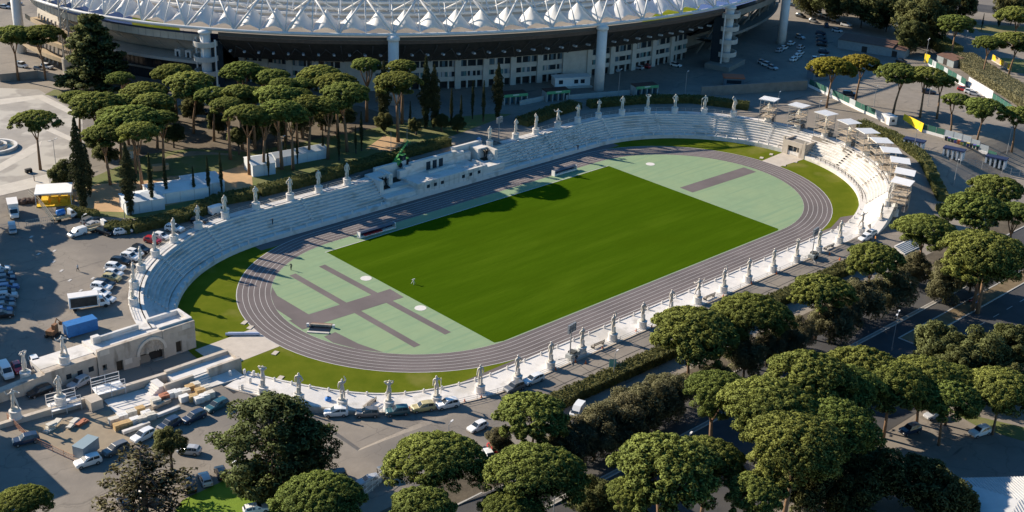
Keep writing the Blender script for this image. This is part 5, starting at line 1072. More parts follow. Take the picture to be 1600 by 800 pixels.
car_row([((-6.75, -114.63, 0.51, 2.87), 's', 'white'), ((-16.18, -105.90, 0.51, 2.88), 's', 'navy'), ((-7.81, -105.87, 0.51, 2.88), 'h', 'silver')], 'in the lower right car park', 'cars in the lower right car park')
car_row([((-48.06, 199.36, 5.50, -1.21), 'k', 'white'), ((-45.29, 192.67, 5.50, -1.21), 'h', 'grey'), ((-42.40, 193.38, 5.50, -1.21), 's', 'white'), ((-19.28, 280.27, 5.50, -1.00), 'h', 'silver'), ((-15.25, 282.68, 5.50, -1.00), 'h', 'navy'), ((-13.02, 283.77, 5.50, -1.00), 'h', 'silver'), ((-35.01, 183.33, 5.50, -1.38), 'h', 'silver'), ((-32.61, 133.60, 5.50, -1.20), 'h', 'navy'), ((-27.45, 121.93, 5.50, -0.96), 'e', 'black')], 'on the street left of the stadium', 'cars left of the stadium', True)
car_row([((71.63, 92.40, 5.50, -3.02), 's', 'white'), ((74.37, 91.32, 5.50, -3.02), 'h', 'silver'), ((83.41, 89.39, 5.50, -2.43), 'h', 'white'), ((85.27, 86.14, 5.50, -2.44), 'h', 'black'), ((90.23, 85.36, 5.50, 2.83), 'h', 'white'), ((107.38, 80.57, 5.50, -2.48), 'h', 'silver'), ((114.76, 78.15, 5.50, 1.81), 'h', 'silver'), ((117.99, 77.80, 5.50, 1.81), 'h', 'red'), ((128.01, 72.52, 5.50, -1.35), 'h', 'white'), ((9.64, 123.72, 5.50, -2.15), 'k', 'white'), ((54.59, 101.24, 5.50, 3.10), 'h', 'white'), ((63.60, 102.01, 5.50, -2.24), 'h', 'silver'), ((67.53, 101.01, 5.50, -2.25), 'h', 'silver')], 'under the shaded stadium facade', 'cars under the stadium facade', True)
car_row([((239.18, 94.04, 5.50, -1.76), 'h', 'white'), ((237.18, 88.59, 5.50, -1.76), 'h', 'white'), ((235.74, 84.20, 5.50, -1.76), 'h', 'silver'), ((224.65, 82.71, 5.50, -1.74), 'h', 'grey'), ((222.52, 75.21, 5.50, -2.48), 'h', 'navy'), ((230.17, 71.12, 5.50, -1.46), 's', 'white'), ((227.78, 91.07, 5.50, -1.75), 'e', 'black'), ((242.27, 104.53, 5.50, -1.48), 'h', 'navy'), ((239.29, 99.52, 5.50, -1.48), 'h', 'navy'), ((209.86, 69.23, 5.50, -1.04), 'h', 'navy'), ((204.90, 65.54, 5.50, -1.03), 'h', 'grey'), ((200.04, 61.93, 5.50, -1.03), 'h', 'navy'), ((195.10, 58.54, 5.50, -1.03), 'h', 'black'), ((186.91, 52.10, 5.50, -1.02), 'h', 'navy'), ((179.97, 47.37, 5.50, -1.02), 'h', 'silver'), ((174.07, 47.39, 5.50, -2.51), 'k', 'white'), ((198.07, 70.38, 5.50, -1.71), 'h', 'silver'), ((187.02, 66.59, 5.50, 0.16), 'h', 'white'), ((174.86, 62.95, 5.50, 0.16), 'h', 'silver'), ((179.31, 64.19, 5.50, 0.16), 'h', 'white'), ((185.26, 61.05, 5.50, 0.15), 'h', 'silver'), ((178.08, 56.26, 5.50, 0.15), 'h', 'white'), ((173.53, 54.14, 5.50, 0.15), 'h', 'white'), ((168.68, 52.34, 5.50, 0.14), 'h', 'white'), ((155.98, 56.32, 5.50, -1.65), 'h', 'silver'), ((154.50, 53.30, 5.50, -1.64), 's', 'white'), ((153.23, 50.18, 5.50, -1.64), 'h', 'silver'), ((218.90, 67.75, 5.50, -1.45), 'h', 'white'), ((233.59, 79.08, 5.50, -1.76), 'h', 'silver')], 'in the shaded lot right of the stadium', 'cars right of the stadium', True)
car_row([((147.71, 15.46, 5.50, -1.00), 'e', 'navy'), ((171.52, 0.52, 5.50, -1.00), 'e', 'navy'), ((183.99, -5.05, 5.50, -1.39), 'h', 'red'), ((183.13, -8.07, 5.50, -1.39), 'h', 'white'), ((182.27, -10.15, 5.50, -1.39), 'h', 'silver'), ((198.82, 27.39, 5.50, -1.42), 'h', 'black')], 'in the fenced yard at the upper right', 'cars in the upper right yard', True)
# trucks and plant
def truck(q, label, L=4.2, box=True, boxcol=None, flat=False):
    t = thing('box_truck' if not flat else 'flatbed_truck', label, 'truck', (q[0], q[1], q[2]+.02), q[3]); P = paint('white')
    m = MB(); secs = [(1.2, .98, .5, 1.3, 2.25, .9), (1.9, .98, .5, 1.3, 2.25, .9), (2.6, .98, .5, 1.25, 1.32, .9), (3.2, .92, .5, 1.0, 1.08, .84)]; ss = [sect(s_) for s_ in secs]
    m.add([v for s_ in ss for v in s_], [(i*8+k, (i+1)*8+k, (i+1)*8+(k+1) % 8, i*8+(k+1) % 8) for i in range(3) for k in range(8)]+[tuple(range(8)), tuple(range(31, 23, -1))]); m.build('cab', P, t)
    m = MB(); m.add([(2.0, -.8, 2.22), (2.0, .8, 2.22), (2.58, .84, 1.38), (2.58, -.84, 1.38)], [(0, 3, 2, 1)]); m.build('windscreen', glass_d, t)
    for s_ in (-1, 1):
        m = MB(); m.add([(1.4, s_*.985, 1.35), (2.3, s_*.985, 1.35), (2.0, s_*.93, 2.05), (1.4, s_*.93, 2.05)], [(0, 1, 2, 3)]); m.build('side_window', glass_d, t)
    m = MB(); m.box(-L+1, 1.1, -.4, .4, .45, .65); m.build('chassis', darkst, t)
    if flat:
        m = MB(); m.box(-2.6, 1.05, -1.0, 1.0, .75, .9); m.box(-2.6, -2.5, -1, 1, .9, 1.3); m.box(-2.6, 1.05, -1, -.94, .9, 1.3); m.box(-2.6, 1.05, .94, 1, .9, 1.3); m.build('bed', mat('tan_bed', (.5, .42, .28), .7), t)
    else:
        m = MB(); m.box(-L+1, 1.05, -1.15, 1.15, .7, 3.1); m.build('cargo_box', boxcol or whitep, t); m = MB(); m.box(-L+.95, 1.12, -1.2, 1.2, 3.1, 3.2); m.build('roof', whitep, t)
        m = MB(); m.box(-L+1.3, .8, -1.18, -1.15, .95, 2.95); m.build('side_panel', mat('dark_curtain', (.06, .05, .042), .8, .3, 1.2), t)
    for x in (-L+2.0 if not flat else -1.6, 2.35):
        for s_ in (-1, 1):
            m = MB(); m.tube([(x, s_*.72, .4), (x, s_*1.0, .4)], .4, 12); m.build('wheel', tyre, t)
truck((-110.19, 24.32, 5.39, -0.36), 'white box truck with dark side panel parked above the blue container', 5.6)
truck((-102.23, 80.53, 5.50, -1.90), 'white box van truck facing the viewer at the left edge', 4.4, boxcol=whitep)
truck((-91.38, 60.09, 5.50, -0.02), 'white flatbed truck among the cars below the stall', flat=True)
truck((-94.35, 70.80, 5.50, 0.01), 'white flatbed pickup carrying a blue load by the railings', flat=True)
q = (-94.75, 71.62, 5.50, 0.01); t = thing('water_tank', 'round-cornered blue tank on the back of the pickup', 'tank', (q[0], q[1], q[2]+.95), q[3]); m = MB(); m.tube([(-1, 0, .7), (-.85, 0, .7), (.85, 0, .7), (1, 0, .7)], [.5, .75, .75, .5], 12); m.build('tank', mat('blue_plastic', (.03, .17, .5), .4), t, True)
for i in (-.5, .5):
    m = MB(); m.box(i-.06, i+.06, -.78, .78, 0, .1); m.build('strap', darkst, t)
# green telehandler behind the tribune
q = (-8.81, 52.58, 5.41); t = thing('telehandler', 'green telescopic handler with raised boom behind the tribune', 'telehandler', q, R(20)); gm = mat('machine_green', (.10, .33, .09), .5)
m = MB(); m.box(-2.6, 2.6, -1.0, 1.0, .8, 1.5); m.build('chassis', gm, t); m = MB(); m.box(-.6, 1.0, -1.05, -.1, 1.5, 2.9); m.build('cab', glass_d, t); m = MB(); m.box(-.65, 1.05, -1.1, -.05, 2.9, 3.0); m.build('cab_roof', gm, t)
m = MB(); m.tube([(-2.2, .5, 1.7), (1.4, .5, 3.6), (4.6, .5, 5.3)], [.34, .3, .2], 4); m.build('boom', gm, t); m = MB(); m.tube([(4.6, .5, 5.3), (5.2, .5, 4.7), (6.0, .5, 4.7)], .14, 4); m.build('fork', gm, t)
for x in (-1.8, 1.8):
    for s_ in (-1, 1):
        m = MB(); m.tube([(x, s_*.8, .65), (x, s_*1.25, .65)], .65, 14); m.build('wheel', tyre, t)

# ------------------------------------------------------------------ tents, stalls, cabins
def marquee(q, L, W, H, rz, label, roof='gable', rise=1.5, mt=canvas):
    t = thing('marquee', label, 'tent', (q[0], q[1], gz(q[0], q[1])), rz)
    n = max(2, int(L/3))
    for s_ in (-1, 1):
        for i in range(n):
            m = MB(); a, b = -L/2+L*i/n, -L/2+L*(i+1)/n; m.box(a+.03, b-.03, s_*W/2-.04, s_*W/2+.04, 0, H); m.build('wall_panel', mt, t)
    for s_ in (-1, 1):
        m = MB(); m.box(s_*L/2-.04, s_*L/2+.04, -W/2, W/2, 0, H); m.build('end_wall', mt, t)
    m = MB(); e = .2
    if roof == 'gable': m.add([(-L/2-e, -W/2-e, H), (L/2+e, -W/2-e, H), (L/2+e, 0, H+rise), (-L/2-e, 0, H+rise), (-L/2-e, W/2+e, H), (L/2+e, W/2+e, H)], [(0, 1, 2, 3), (3, 2, 5, 4), (0, 3, 4), (1, 5, 2)])
    else: m.add([(-L/2-e, -W/2-e, H), (L/2+e, -W/2-e, H), (L/2+e, W/2+e, H), (-L/2-e, W/2+e, H), (0, 0, H+rise)], [(0, 1, 4), (1, 2, 4), (2, 3, 4), (3, 0, 4)])
    m.build('roof', mt, t); return t
bluegrey = mat('pale_blue_canvas', (.62, .66, .68), .7, .05, .5)
marquee((-76.68, 66.65), 9, 7, 3.0, R(-14), 'white tent behind the broad cypress at the foot of the hedge', 'pyramid', .9, bluegrey)
marquee((-66.78, 68.11), 14, 8, 2.8, R(-14), 'long flat white marquee between the two white tents', 'gable', .7)
marquee((-59.52, 68.05), 9, 8, 3.0, R(-14), 'white tent with peaked roof and dark doorway beside thin cypresses', 'pyramid', 1.7, bluegrey)
m = MB(); o = [x for x in bpy.data.objects if x.get('label', '').startswith('white tent with peaked')][0]; m.box(-3.2, -1.8, -4.06, -4.03, 0, 2.3); m.build('doorway', darkst, o)
marquee((-40.97, 70.79), 6, 7, 3.2, R(-14), 'large white marquee among pine trunks above the grandstand', 'gable', 1.2, bluegrey)
marquee((-28.37, 71.76), 15, 4.5, 2.6, R(-8), 'low white marquee half hidden by dark pine trunks', 'gable', .9, bluegrey)
# stall with yellow floor
q = (-91.14, 82.77, 5.50); t = thing('market_stall', 'open white-roofed stall with bright yellow floor and counters', 'stall', q, R(-28)); ym = mat('yellow_board', (.75, .48, .03), .6)
m = MB(); m.box(-4.2, 4.2, -3.4, 3.4, 3.2, 3.45); m.build('roof', canvas, t); m = MB(); m.box(-4, 4, -3.4, 3.2, .02, .25); m.build('floor', ym, t)
for x in (-4, 4):
    for y in (-3.2, 3.2):
        m = MB(); m.box(x-.08, x+.08, y-.08, y+.08, 0, 3.2); m.build('post', whitep, t)
for k in range(3):
    m = MB(); m.box(-3+k*2.2, -1.4+k*2.2, -1.6, 1.2, .25, 1.1); m.build('counter', ym, t)
m = MB(); m.box(-4, 4, 3.1, 3.2, .2, 2.2); m.build('rear_panel', whitep, t)
def cabin(q, size, rz, label, col, cat='cabin', name='cabin', door=True):
    t = thing(name, label, cat, (q[0], q[1], gz(q[0], q[1])), rz); L, W, H = size
    m = MB(); m.box(-L/2, L/2, -W/2, W/2, .1, H); m.build('body', col, t); m = MB(); m.box(-L/2-.1, L/2+.1, -W/2-.1, W/2+.1, H, H+.12); m.build('roof', col, t)
    if door:
        m = MB(); m.box(-.5, .5, -W/2-.03, -W/2+.02, .15, 2.1); m.build('door', concrete, t)
        m = MB(); m.box(L/2-.02, L/2+.03, -.5, .5, 1.1, 1.9); m.build('window', glass_d, t)
    return t
cabin((131.52, -9.13), (4.2, 2.8, 2.6), R(-113), 'white box cabin beside the fence and yellow board', whitep)
cabin((-61.96, 100.72), (4, 3, 2.4), R(-10), 'small tan-roofed hut in the park lawn', mat('tan_hut', (.45, .32, .18), .8)); cabin((-60.56, 87.02), (4, 1.6, 1.4), R(-20), 'tan timber stack box beside the oval lawn', MATS['tan_hut'], 'box', 'timber_box', False)
q = (-116.56, 16.64, 4.89); t = thing('shipping_container', 'blue corrugated shipping container behind the gate wall', 'container', q, R(-3)); bm_ = mat('container_blue', (.03, .16, .42), .5, .12, 1.5)
m = MB(); m.box(-3, 3, -1.2, 1.2, .15, 2.6); m.build('body', bm_, t)
for i in range(24):
    m = MB(); x = -2.9+i*.25; m.box(x, x+.12, -1.25, -1.2, .2, 2.5); m.build('rib', bm_, t)
m = MB(); m.box(-3.05, -3.0, -1.1, 1.1, .2, 2.5); m.build('door', bm_, t)
for y in (-.6, -.2, .2, .6):
    m = MB(); m.tube([(-3.07, y, .3), (-3.07, y, 2.4)], .03, 5); m.build('lock_rod', galv, t)
q = (-121.18, 19.11, 4.58); t = thing('excavator', 'rusty small excavator parked on the upper terrace', 'excavator', q, R(30)); rm = mat('rusty_steel', (.24, .12, .06), .8, .3, 2)
m = MB(); m.box(-1.3, 1.3, -1, -.6, 0, .6); m.build('crawler', darkst, t); m = MB(); m.box(-1.3, 1.3, .6, 1, 0, .6); m.build('crawler', darkst, t); m = MB(); m.box(-1.1, .8, -.8, .8, .65, 1.5); m.build('body', rm, t); m = MB(); m.box(-.2, .8, -.8, 0, 1.5, 2.5); m.build('cab', rm, t)
m = MB(); m.tube([(.8, .3, 1.2), (2.0, .3, 2.8), (3.0, .3, 1.6)], [.16, .14, .1], 5); m.build('arm', rm, t); m = MB(); m.box(2.8, 3.3, 0, .6, 1.0, 1.6); m.build('bucket', rm, t)
q = (-96.04, 86.08, 5.50); t = thing('wire_bales', 'heap of dark wire bales beside the railings', 'heap', q)
for i in range(9):
    m = MB(); m.lathe([(.3, 0), (.9, .3), (.9, .9), (.4, 1.2)], 8, c=(random.uniform(-2.4, 2.4), random.uniform(-1, 1), 0)); m.build('bale', mat('rust_dark', (.09, .06, .05), .9, .3, 2), t)
q = (-72.81, 50.88, 4.02); t = thing('skip', 'yellow metal skip behind the grandstand top', 'skip', q, R(20)); m = MB(); m.add([(-.9, -.6, .1), (.9, -.6, .1), (.9, .6, .1), (-.9, .6, .1), (-1.3, -.8, 1.1), (1.3, -.8, 1.1), (1.3, .8, 1.1), (-1.3, .8, 1.1)], [(0, 3, 2, 1), (0, 1, 5, 4), (1, 2, 6, 5), (2, 3, 7, 6), (3, 0, 4, 7)]); m.build('hopper', mat('skip_yellow', (.6, .36, .04), .6), t); m = MB(); m.box(-.5, .5, -.7, .7, 0, .12); m.build('base', darkst, t)
# ------------------------------------------------------------------ building stone on pallets at the lower left
crate_cols = [mat('pale_blocks', (.62, .58, .5), .8, .12, 2), mat('honey_blocks', (.5, .34, .16), .8, .15, 2), mat('white_sacks', (.72, .71, .68), .75, .1, 2), mat('red_tiles', (.42, .17, .1), .8, .15, 2)]
spots = [(-125.73, -15.98, 1.91, -0.11), (-124.24, -16.13, 1.91, -0.11), (-122.71, -16.02, 1.91, -0.11), (-121.57, -16.41, 1.91, -0.11), (-125.52, -13.68, 1.91, -0.11), (-123.72, -13.50, 1.91, -0.11), (-121.90, -13.31, 1.91, -0.10), (-120.26, -13.26, 1.91, -0.10), (-120.13, -15.35, 1.91, -0.11), (-119.85, -16.44, 1.91, -0.11), (-116.67, -12.46, 1.91, -0.10), (-114.75, -12.00, 1.91, -0.10), (-113.03, -11.93, 1.91, -0.10), (-112.20, -12.31, 1.91, -0.10), (-110.90, -12.79, 1.91, -0.10), (-109.57, -12.08, 1.91, -0.10), (-108.28, -11.92, 1.91, -0.10), (-110.89, -15.50, 1.91, -0.11), (-110.44, -16.76, 1.91, -0.11), (-109.18, -16.62, 1.91, -0.11), (-107.99, -16.41, 1.91, -0.11), (-112.24, -14.67, 1.91, -0.11), (-108.73, -14.29, 1.91, -0.10), (-107.44, -14.14, 1.91, -0.10)]
for i, q in enumerate(sorted(spots, key=lambda q: side(q[0], q[1]))):
    k = (0, 2, 1, 0, 1, 1, 2, 0, 2, 0, 0, 3, 2, 2)[i % 14]; t = thing('stone_pallet', '%s pallet of %s from the left in the stacked building stone' % (nth(i), ('pale stone blocks', 'honey-coloured blocks', 'white sacks', 'red tiles')[k]), 'pallet', (q[0], q[1], q[2]), q[3], 'pallets of building stone')
    m = MB(); m.box(-.85, .85, -.65, .65, 0, .14); m.build('pallet', wood, t)
    for j in range(2):
        for l in range(2):
            for h in range(2):
                m = MB(); x, y = -.42+.84*j, -.32+.64*l; m.box(x-.4, x+.4, y-.3, y+.3, .15+h*.55, .68+h*.55+random.uniform(-.06, .02)); m.build('block', crate_cols[k], t)
for i, (qa, qb) in enumerate((((-126.02, -17.92, 1.91), (-120.96, -18.03, 1.91)), ((-118.86, -16.69, 1.91), (-114.22, -16.55, 1.91)), ((-118.07, -13.63, 1.91), (-114.29, -13.26, 1.91)))):
    t = thing('marble_beam', ('long white marble beam lying in front of the pallets', 'long white marble beam lying right of the pallets', 'grey timber beam lying behind the pallets')[i], 'beam', qa); d = Vector(qb)-Vector(qa); a = math.atan2(d.y, d.x); L = math.hypot(d.x, d.y)
    m = MB(); m.obox((d.x/2, d.y/2, .15), (L, .7, .55), a); m.build('beam', marble if i < 2 else wood, t)
    for f in (.2, .8):
        m = MB(); m.obox((d.x*f, d.y*f, 0), (.3, .9, .16), a); m.build('bearer', wood, t)
q = (-133.71, -20.17, 1.91); t = thing('box_trailer', 'grey box trailer parked beside the orange mesh fence', 'trailer', q, R(25)); m = MB(); m.box(-2, 2, -1.1, 1.1, .6, 2.7); m.build('body', mat('trailer_grey', (.33, .35, .36), .6, .1, 1), t); m = MB(); m.box(-2.05, 2.05, -1.15, 1.15, 2.7, 2.8); m.build('roof', mat('trailer_roof', (.25, .33, .37), .6), t)
for s_ in (-1, 1):
    m = MB(); m.tube([(-.4, s_*.9, .35), (-.4, s_*1.1, .35)], .35, 10); m.build('wheel', tyre, t)
# skip of rubble and slabs near the gate pier
for q, sz, lab_ in (((-134.19, -8.10, 1.91), (3.2, 1.6, 1.0), 'pale stone slab pile under the near gate wall'), ((-131.14, -9.82, 1.91), (2.6, 1.2, .7), 'rounded stone blocks beside the gate pier'), ((-129.76, -10.14, 1.91), (2.2, 1.1, .6), 'dark red timber pile beside the gate pier')):
    t = thing('stone_pile', lab_, 'stone pile', q, R(25))
    for k in range(6):
        m = MB(); m.obox((random.uniform(-.3, .3)*sz[0], random.uniform(-.3, .3)*sz[1], k*sz[2]/6), (sz[0]*random.uniform(.5, .8), sz[1]*random.uniform(.5, .8), sz[2]/6+.05), random.uniform(-.3, .3)); m.build('slab', crate_cols[3] if 'red' in lab_ else crate_cols[0], t)
# scaffold platforms with white railings round the near gate statues
for q, z_, lab_ in (((-121.4, -3.8), 3.2, 'white-railed scaffold deck on the near gate wall beside the silver car'), ((-129.8, -3.4), 2.75, 'white-railed scaffold deck round the gate statue')):
    t = thing('scaffold_deck', lab_, 'scaffold', (q[0], q[1], z_), R(-8)); m = MB(); m.box(-2.6, 2.6, -1.6, 1.6, 0, .1); m.build('deck', canvas, t)
    for x in (-2.6, 0, 2.6):
        for y in (-1.6, 1.6):
            m = MB(); m.cyl((x, y, -2.4), .06, 4.4, 6); m.build('upright', whitep, t)
    for y in (-1.6, 1.6):
        for h in (.6, 1.1, 1.9):
            m = MB(); m.box(-2.6, 2.6, y-.03, y+.03, h, h+.12); m.build('guard_rail', whitep, t)
for x in frange(-121, -113, 5):
    m = MB(); m.tube([(0, 0, 0), (0, 0, 1.4), (0, .9, 1.4), (0, .9, 0)], .05, 5); o = m.build('crowd_barrier', mat('barrier_cream', (.55, .52, .42), .6), None, False, (x, -3.6, road_h(x)), .2); tag(o, '%s cream hoop barrier from the left in the gate passage' % nth(round((x+121)/1.6)), 'barrier', 'hoop barriers in the gate passage')
m = MB(); m.box(-121, -111.5, -4.0, -2.2, .1, .62); tag(m.build('red_boarding', mat('red_boards', (.3, .05, .05), .7)), 'dark red boards laid along the gate passage', 'boards')
# ------------------------------------------------------------------ fences
def fence(pts, h, label, base_mt, panel_mts, plen=3.0, base_h=.8, name='fence'):
    t = thing(name, label, 'fence', (pts[0][0], pts[0][1], 0)); x0, y0 = pts[0]; i = 0
    for (xa, ya), (xb, yb) in zip(pts, pts[1:]):
        L = math.hypot(xb-xa, yb-ya); n = max(1, round(L/plen)); a = math.atan2(yb-ya, xb-xa)
        for k in range(n):
            f = (k+.5)/n; x, y = xa+(xb-xa)*f, ya+(yb-ya)*f; z = gz(x, y)
            if base_h:
                m = MB(); m.obox((x-x0, y-y0, z), (L/n-.04, .45, base_h), a); m.build('barrier_block', base_mt, t)
            m = MB(); m.obox((x-x0, y-y0, z+base_h), (L/n-.08, .06, h-base_h), a); m.build('panel', panel_mts[i % len(panel_mts)], t)
            m = MB(); xx, yy = xa+(xb-xa)*k/n, ya+(yb-ya)*k/n; m.obox((xx-x0, yy-y0, gz(xx, yy)), (.09, .14, h+.05), a); m.build('post', galv, t); i += 1
gpan = mat('green_mesh', (.03, .11, .085), .7, .15, 1); wpan = mat('grey_panel', (.42, .46, .48), .6, .08, 1)
fence([(145.37, 29.63), (140.87, 17.58), (135.12, 3.06), (132.36, -6.24)], 2.6, 'white-based green fence from the stadium to the white cabin', whitep, [gpan, gpan, gpan, wpan])
fence([(132.57, -18.88), (132.58, -27.15)], 2.6, 'green mesh fence right of the yellow board', whitep, [gpan]); fence([(132.58, -27.15), (133.54, -40.93)], 2.6, 'grey panelled fence behind the coloured bins', whitep, [wpan]); fence([(133.54, -40.93), (132.24, -46.93)], 2.6, 'green fence at the end of the grey panels', whitep, [gpan])
fence([(203.63, 19.58), (195.33, 7.35), (188.60, -3.11)], 2.8, 'green and white fence dropping along the lane', whitep, [gpan, wpan, gpan]); fence([(190.80, -2.84), (181.19, -16.75)], 3.2, 'white hoarding fence beside the red car', whitep, [whitep]); fence([(181.19, -16.75), (172.86, -27.67)], 2.6, 'green fence right of the white hoarding', whitep, [gpan])
fence([(229.97, 9.03), (220.71, -3.14)], 2.2, 'tan and yellow boards beside the yard lawn', concrete, [ym, mat('tan_board', (.4, .33, .22), .8)], base_h=.3)
t = thing('yellow_board', 'large bright yellow board leaning on the fence', 'board', (*(134.01, -16.14), 5.5), R(-111)); m = MB(); m.add([(-4.6, -.6, 1.3), (4.6, -.6, .1), (4.6, -.5, .1), (-4.6, -.5, 1.3), (-4.6, -.3, 3.0), (4.6, -.3, 2.8), (4.6, -.2, 2.8), (-4.6, -.2, 3.0)], [(0, 1, 5, 4), (4, 5, 6, 7), (3, 7, 6, 2), (0, 4, 7, 3), (1, 2, 6, 5)]); m.build('board', mat('sign_yellow', (.85, .58, .02), .5), t)
for x in (-4, 0, 4):
    m = MB(); m.box(x-.06, x+.06, -.2, -.1, 0, 2.4); m.build('post', galv, t)
t = thing('yellow_sign', 'small upright yellow board at the corner of the lane fence', 'board', (*(204.47, 20.76), 5.5), R(-108)); m = MB(); m.box(-1.3, 1.3, 0, .1, .5, 3.6); m.build('board', MATS['sign_yellow'], t); m = MB(); m.box(-.1, .1, .1, .2, 0, 3.5); m.build('post', galv, t)
# coloured litter bins
bin_c = [mat('bin_%d' % i, c, .5) for i, c in enumerate(((.04, .05, .06), (.05, .18, .1), (.04, .05, .06), (.1, .1, .35), (.45, .12, .06), (.5, .4, .08), (.05, .2, .12), (.06, .07, .2)))]
for i in range(11):
    f = i/10; a, b = (130.90, -28.81), (130.85, -38.85); x, y = a[0]+(b[0]-a[0])*f, a[1]+(b[1]-a[1])*f; t = thing('wheelie_bin', '%s litter bin from the left in the row by the grey fence' % nth(i), 'bin', (x, y, 5.5), .3, 'bins by the grey fence')
    m = MB(); m.add([(-.3, -.3, .1), (.3, -.3, .1), (.3, .3, .1), (-.3, .3, .1), (-.42, -.42, 1.05), (.42, -.42, 1.05), (.42, .42, 1.05), (-.42, .42, 1.05)], [(0, 1, 5, 4), (1, 2, 6, 5), (2, 3, 7, 6), (3, 0, 4, 7)]); m.build('bin_body', bin_c[i % 8], t); m = MB(); m.box(-.46, .46, -.46, .46, 1.06, 1.2); m.build('lid', bin_c[(i*3) % 8], t)
# turnstile gates and railing between them
rail_m = mat('mesh_panel', (.36, .37, .37), .6, .1, 2)
for i, (q, lab_) in enumerate((((115.84, -27.01, 5.50), 'leftmost turnstile block behind the curved hedge'), ((120.34, -37.20, 4.67), 'middle turnstile block with navy roof'), ((131.30, -44.91, 1.94), 'right-hand turnstile block with navy roof'))):
    t = thing('turnstile_gate', lab_, 'turnstile', q, R(-77))
    m = MB(); m.box(-3.0, 3.0, -1.3, 1.3, 2.6, 3.0); m.build('roof', mat('navy_roof', (.025, .04, .1), .6), t)
    for k in range(5):
        m = MB(); m.box(-2.9+k*1.3, -2.4+k*1.3, -1.2, 1.2, 0, 2.6); m.build('booth', mat('pale_booth', (.52, .56, .6), .6), t)
def railing(pts, h, label, mt=rail_m, step=2.5, name='railing', cat='railing', solid=True):
    pts = [q[:2] for q in pts]; t = thing(name, label, cat, (pts[0][0], pts[0][1], 0)); x0, y0 = pts[0]
    for (xa, ya), (xb, yb) in zip(pts, pts[1:]):
        L = math.hypot(xb-xa, yb-ya); n = max(1, round(L/step))
        for k in range(n):
            A = Vector((xa+(xb-xa)*k/n-x0, ya+(yb-ya)*k/n-y0, 0)); B = Vector((xa+(xb-xa)*(k+1)/n-x0, ya+(yb-ya)*(k+1)/n-y0, 0)); A.z = gz(A.x+x0, A.y+y0); B.z = gz(B.x+x0, B.y+y0); u = Vector((0, 0, 1))
            m = MB()
            for f in (.25, .6, 1.0): m.tube([A+u*h*f, B+u*h*f], .035, 4)
            nn = 7 if solid else 0
            for j in range(nn): p_ = A.lerp(B, j/nn); m.tube([p_+u*.15, p_+u*h], .022, 3)
            m.tube([A, A+u*(h+.08)], .05, 5); m.build('rail_panel', mt, t)
railing([(113.31, -29.95, 5.50), (116.23, -37.32, 4.64)], 2.2, 'grey mesh railing between the left and middle turnstiles'); railing([(119.19, -40.23, 3.66), (126.99, -45.24, 1.83)], 2.2, 'grey mesh railing between the middle and right turnstiles'); railing([(129.26, -48.13, 0.99), (133.76, -56.55, 0.51)], 2.4, 'grey mesh railing right of the turnstiles')
railing([(-103.35, 71.00, 5.50), (-97.48, 69.79, 5.50), (-94.75, 84.00, 5.50), (-94.39, 90.17, 5.50)], 2.0, 'pale metal railing enclosing the corner by the yellow stall', mat('pale_rail', (.5, .47, .4), .6))
railing([(-104.53, 72.43, 5.50), (-108.58, 72.74, 5.50)], 1.6, 'short grey hoarding rail at the left edge')
gl = mat('thin_rail', (.42, .42, .40), .5)
pl = [opt(('L', a), 50.0) for a in frange(164, 92, 14)]+[opt(('S', x), 50.0) for x in frange(-56, -24, 6)]
railing(pl, 1.1, 'thin metal rail along the back edge of the grandstand left of the tribune', gl, 4, solid=False)
pl = [opt(('S', x), 50.0) for x in frange(22, 55, 6)]+[opt(('R', a), 50.0) for a in frange(88, 26, 12)]; railing(pl, 1.3, 'thin metal rail along the back edge of the grandstand right of the tribune', gl, 3, solid=False)
pl = [opt(('L', a), 47.7) for a in frange(-158, -92, 12)]+[opt(('N', x), 47.7) for x in frange(-56, 54, 22)]; railing(pl, 1.1, 'thin temporary rail along the outer edge of the near terrace', gl, 4.6, solid=False)
railing([(-107.99, -60.73, 1.91), (-100.26, -58.24, 1.89), (-94.84, -58.23, 1.70)], 2.4, 'white pole fence with raking stays between foreground pines', whitep, 1.6); 
railing([(-48.84, 128.94, 5.50), (-33.53, 132.71, 5.50), (-23.75, 123.83, 5.50), (-15.30, 112.83, 5.50)], 2.0, 'dark green park railing below the grove', gpan, 4)
railing([(-138.98, -0.71, 2.00), (-138.97, -10.04, 1.91), (-136.04, -20.75, 1.91)], 1.2, 'orange and grey site fence at the lower left', mat('site_fence', (.5, .25, .15), .7), 2.5)
# shaded perimeter wall with gates between stadium and grandstand
conc_w = mat('perimeter_wall', (.40, .42, .40), .8, .1, .6)
def lowwall(pts, h, label, mt=conc_w):
    t = thing('perimeter_wall', label, 'wall', (pts[0][0], pts[0][1], 5.5)); x0, y0 = pts[0]
    for (xa, ya), (xb, yb) in zip(pts, pts[1:]):
        L = math.hypot(xb-xa, yb-ya); n = max(1, round(L/4)); a = math.atan2(yb-ya, xb-xa)
        for k in range(n):
            f = (k+.5)/n; m = MB(); m.obox((xa+(xb-xa)*f-x0, ya+(yb-ya)*f-y0, 0), (L/n-.03, .35, h), a); m.build('wall_panel', mt, t)
        m = MB(); m.obox(((xa+xb)/2-x0, (ya+yb)/2-y0, h), (L, .45, .12), a); m.build('coping', mt, t)
lowwall([(53.23, 71.98), (63.07, 71.32)], 1.4, 'pale low wall left of the green-fronted ticket gate'); lowwall([(69.09, 67.69), (89.70, 59.30)], 1.4, 'pale low wall between the two green-fronted ticket gates'); lowwall([(42.72, 60.00), (50.91, 61.63), (49.51, 57.98)], 1.4, 'angled pale wall behind the statues right of the tribune')
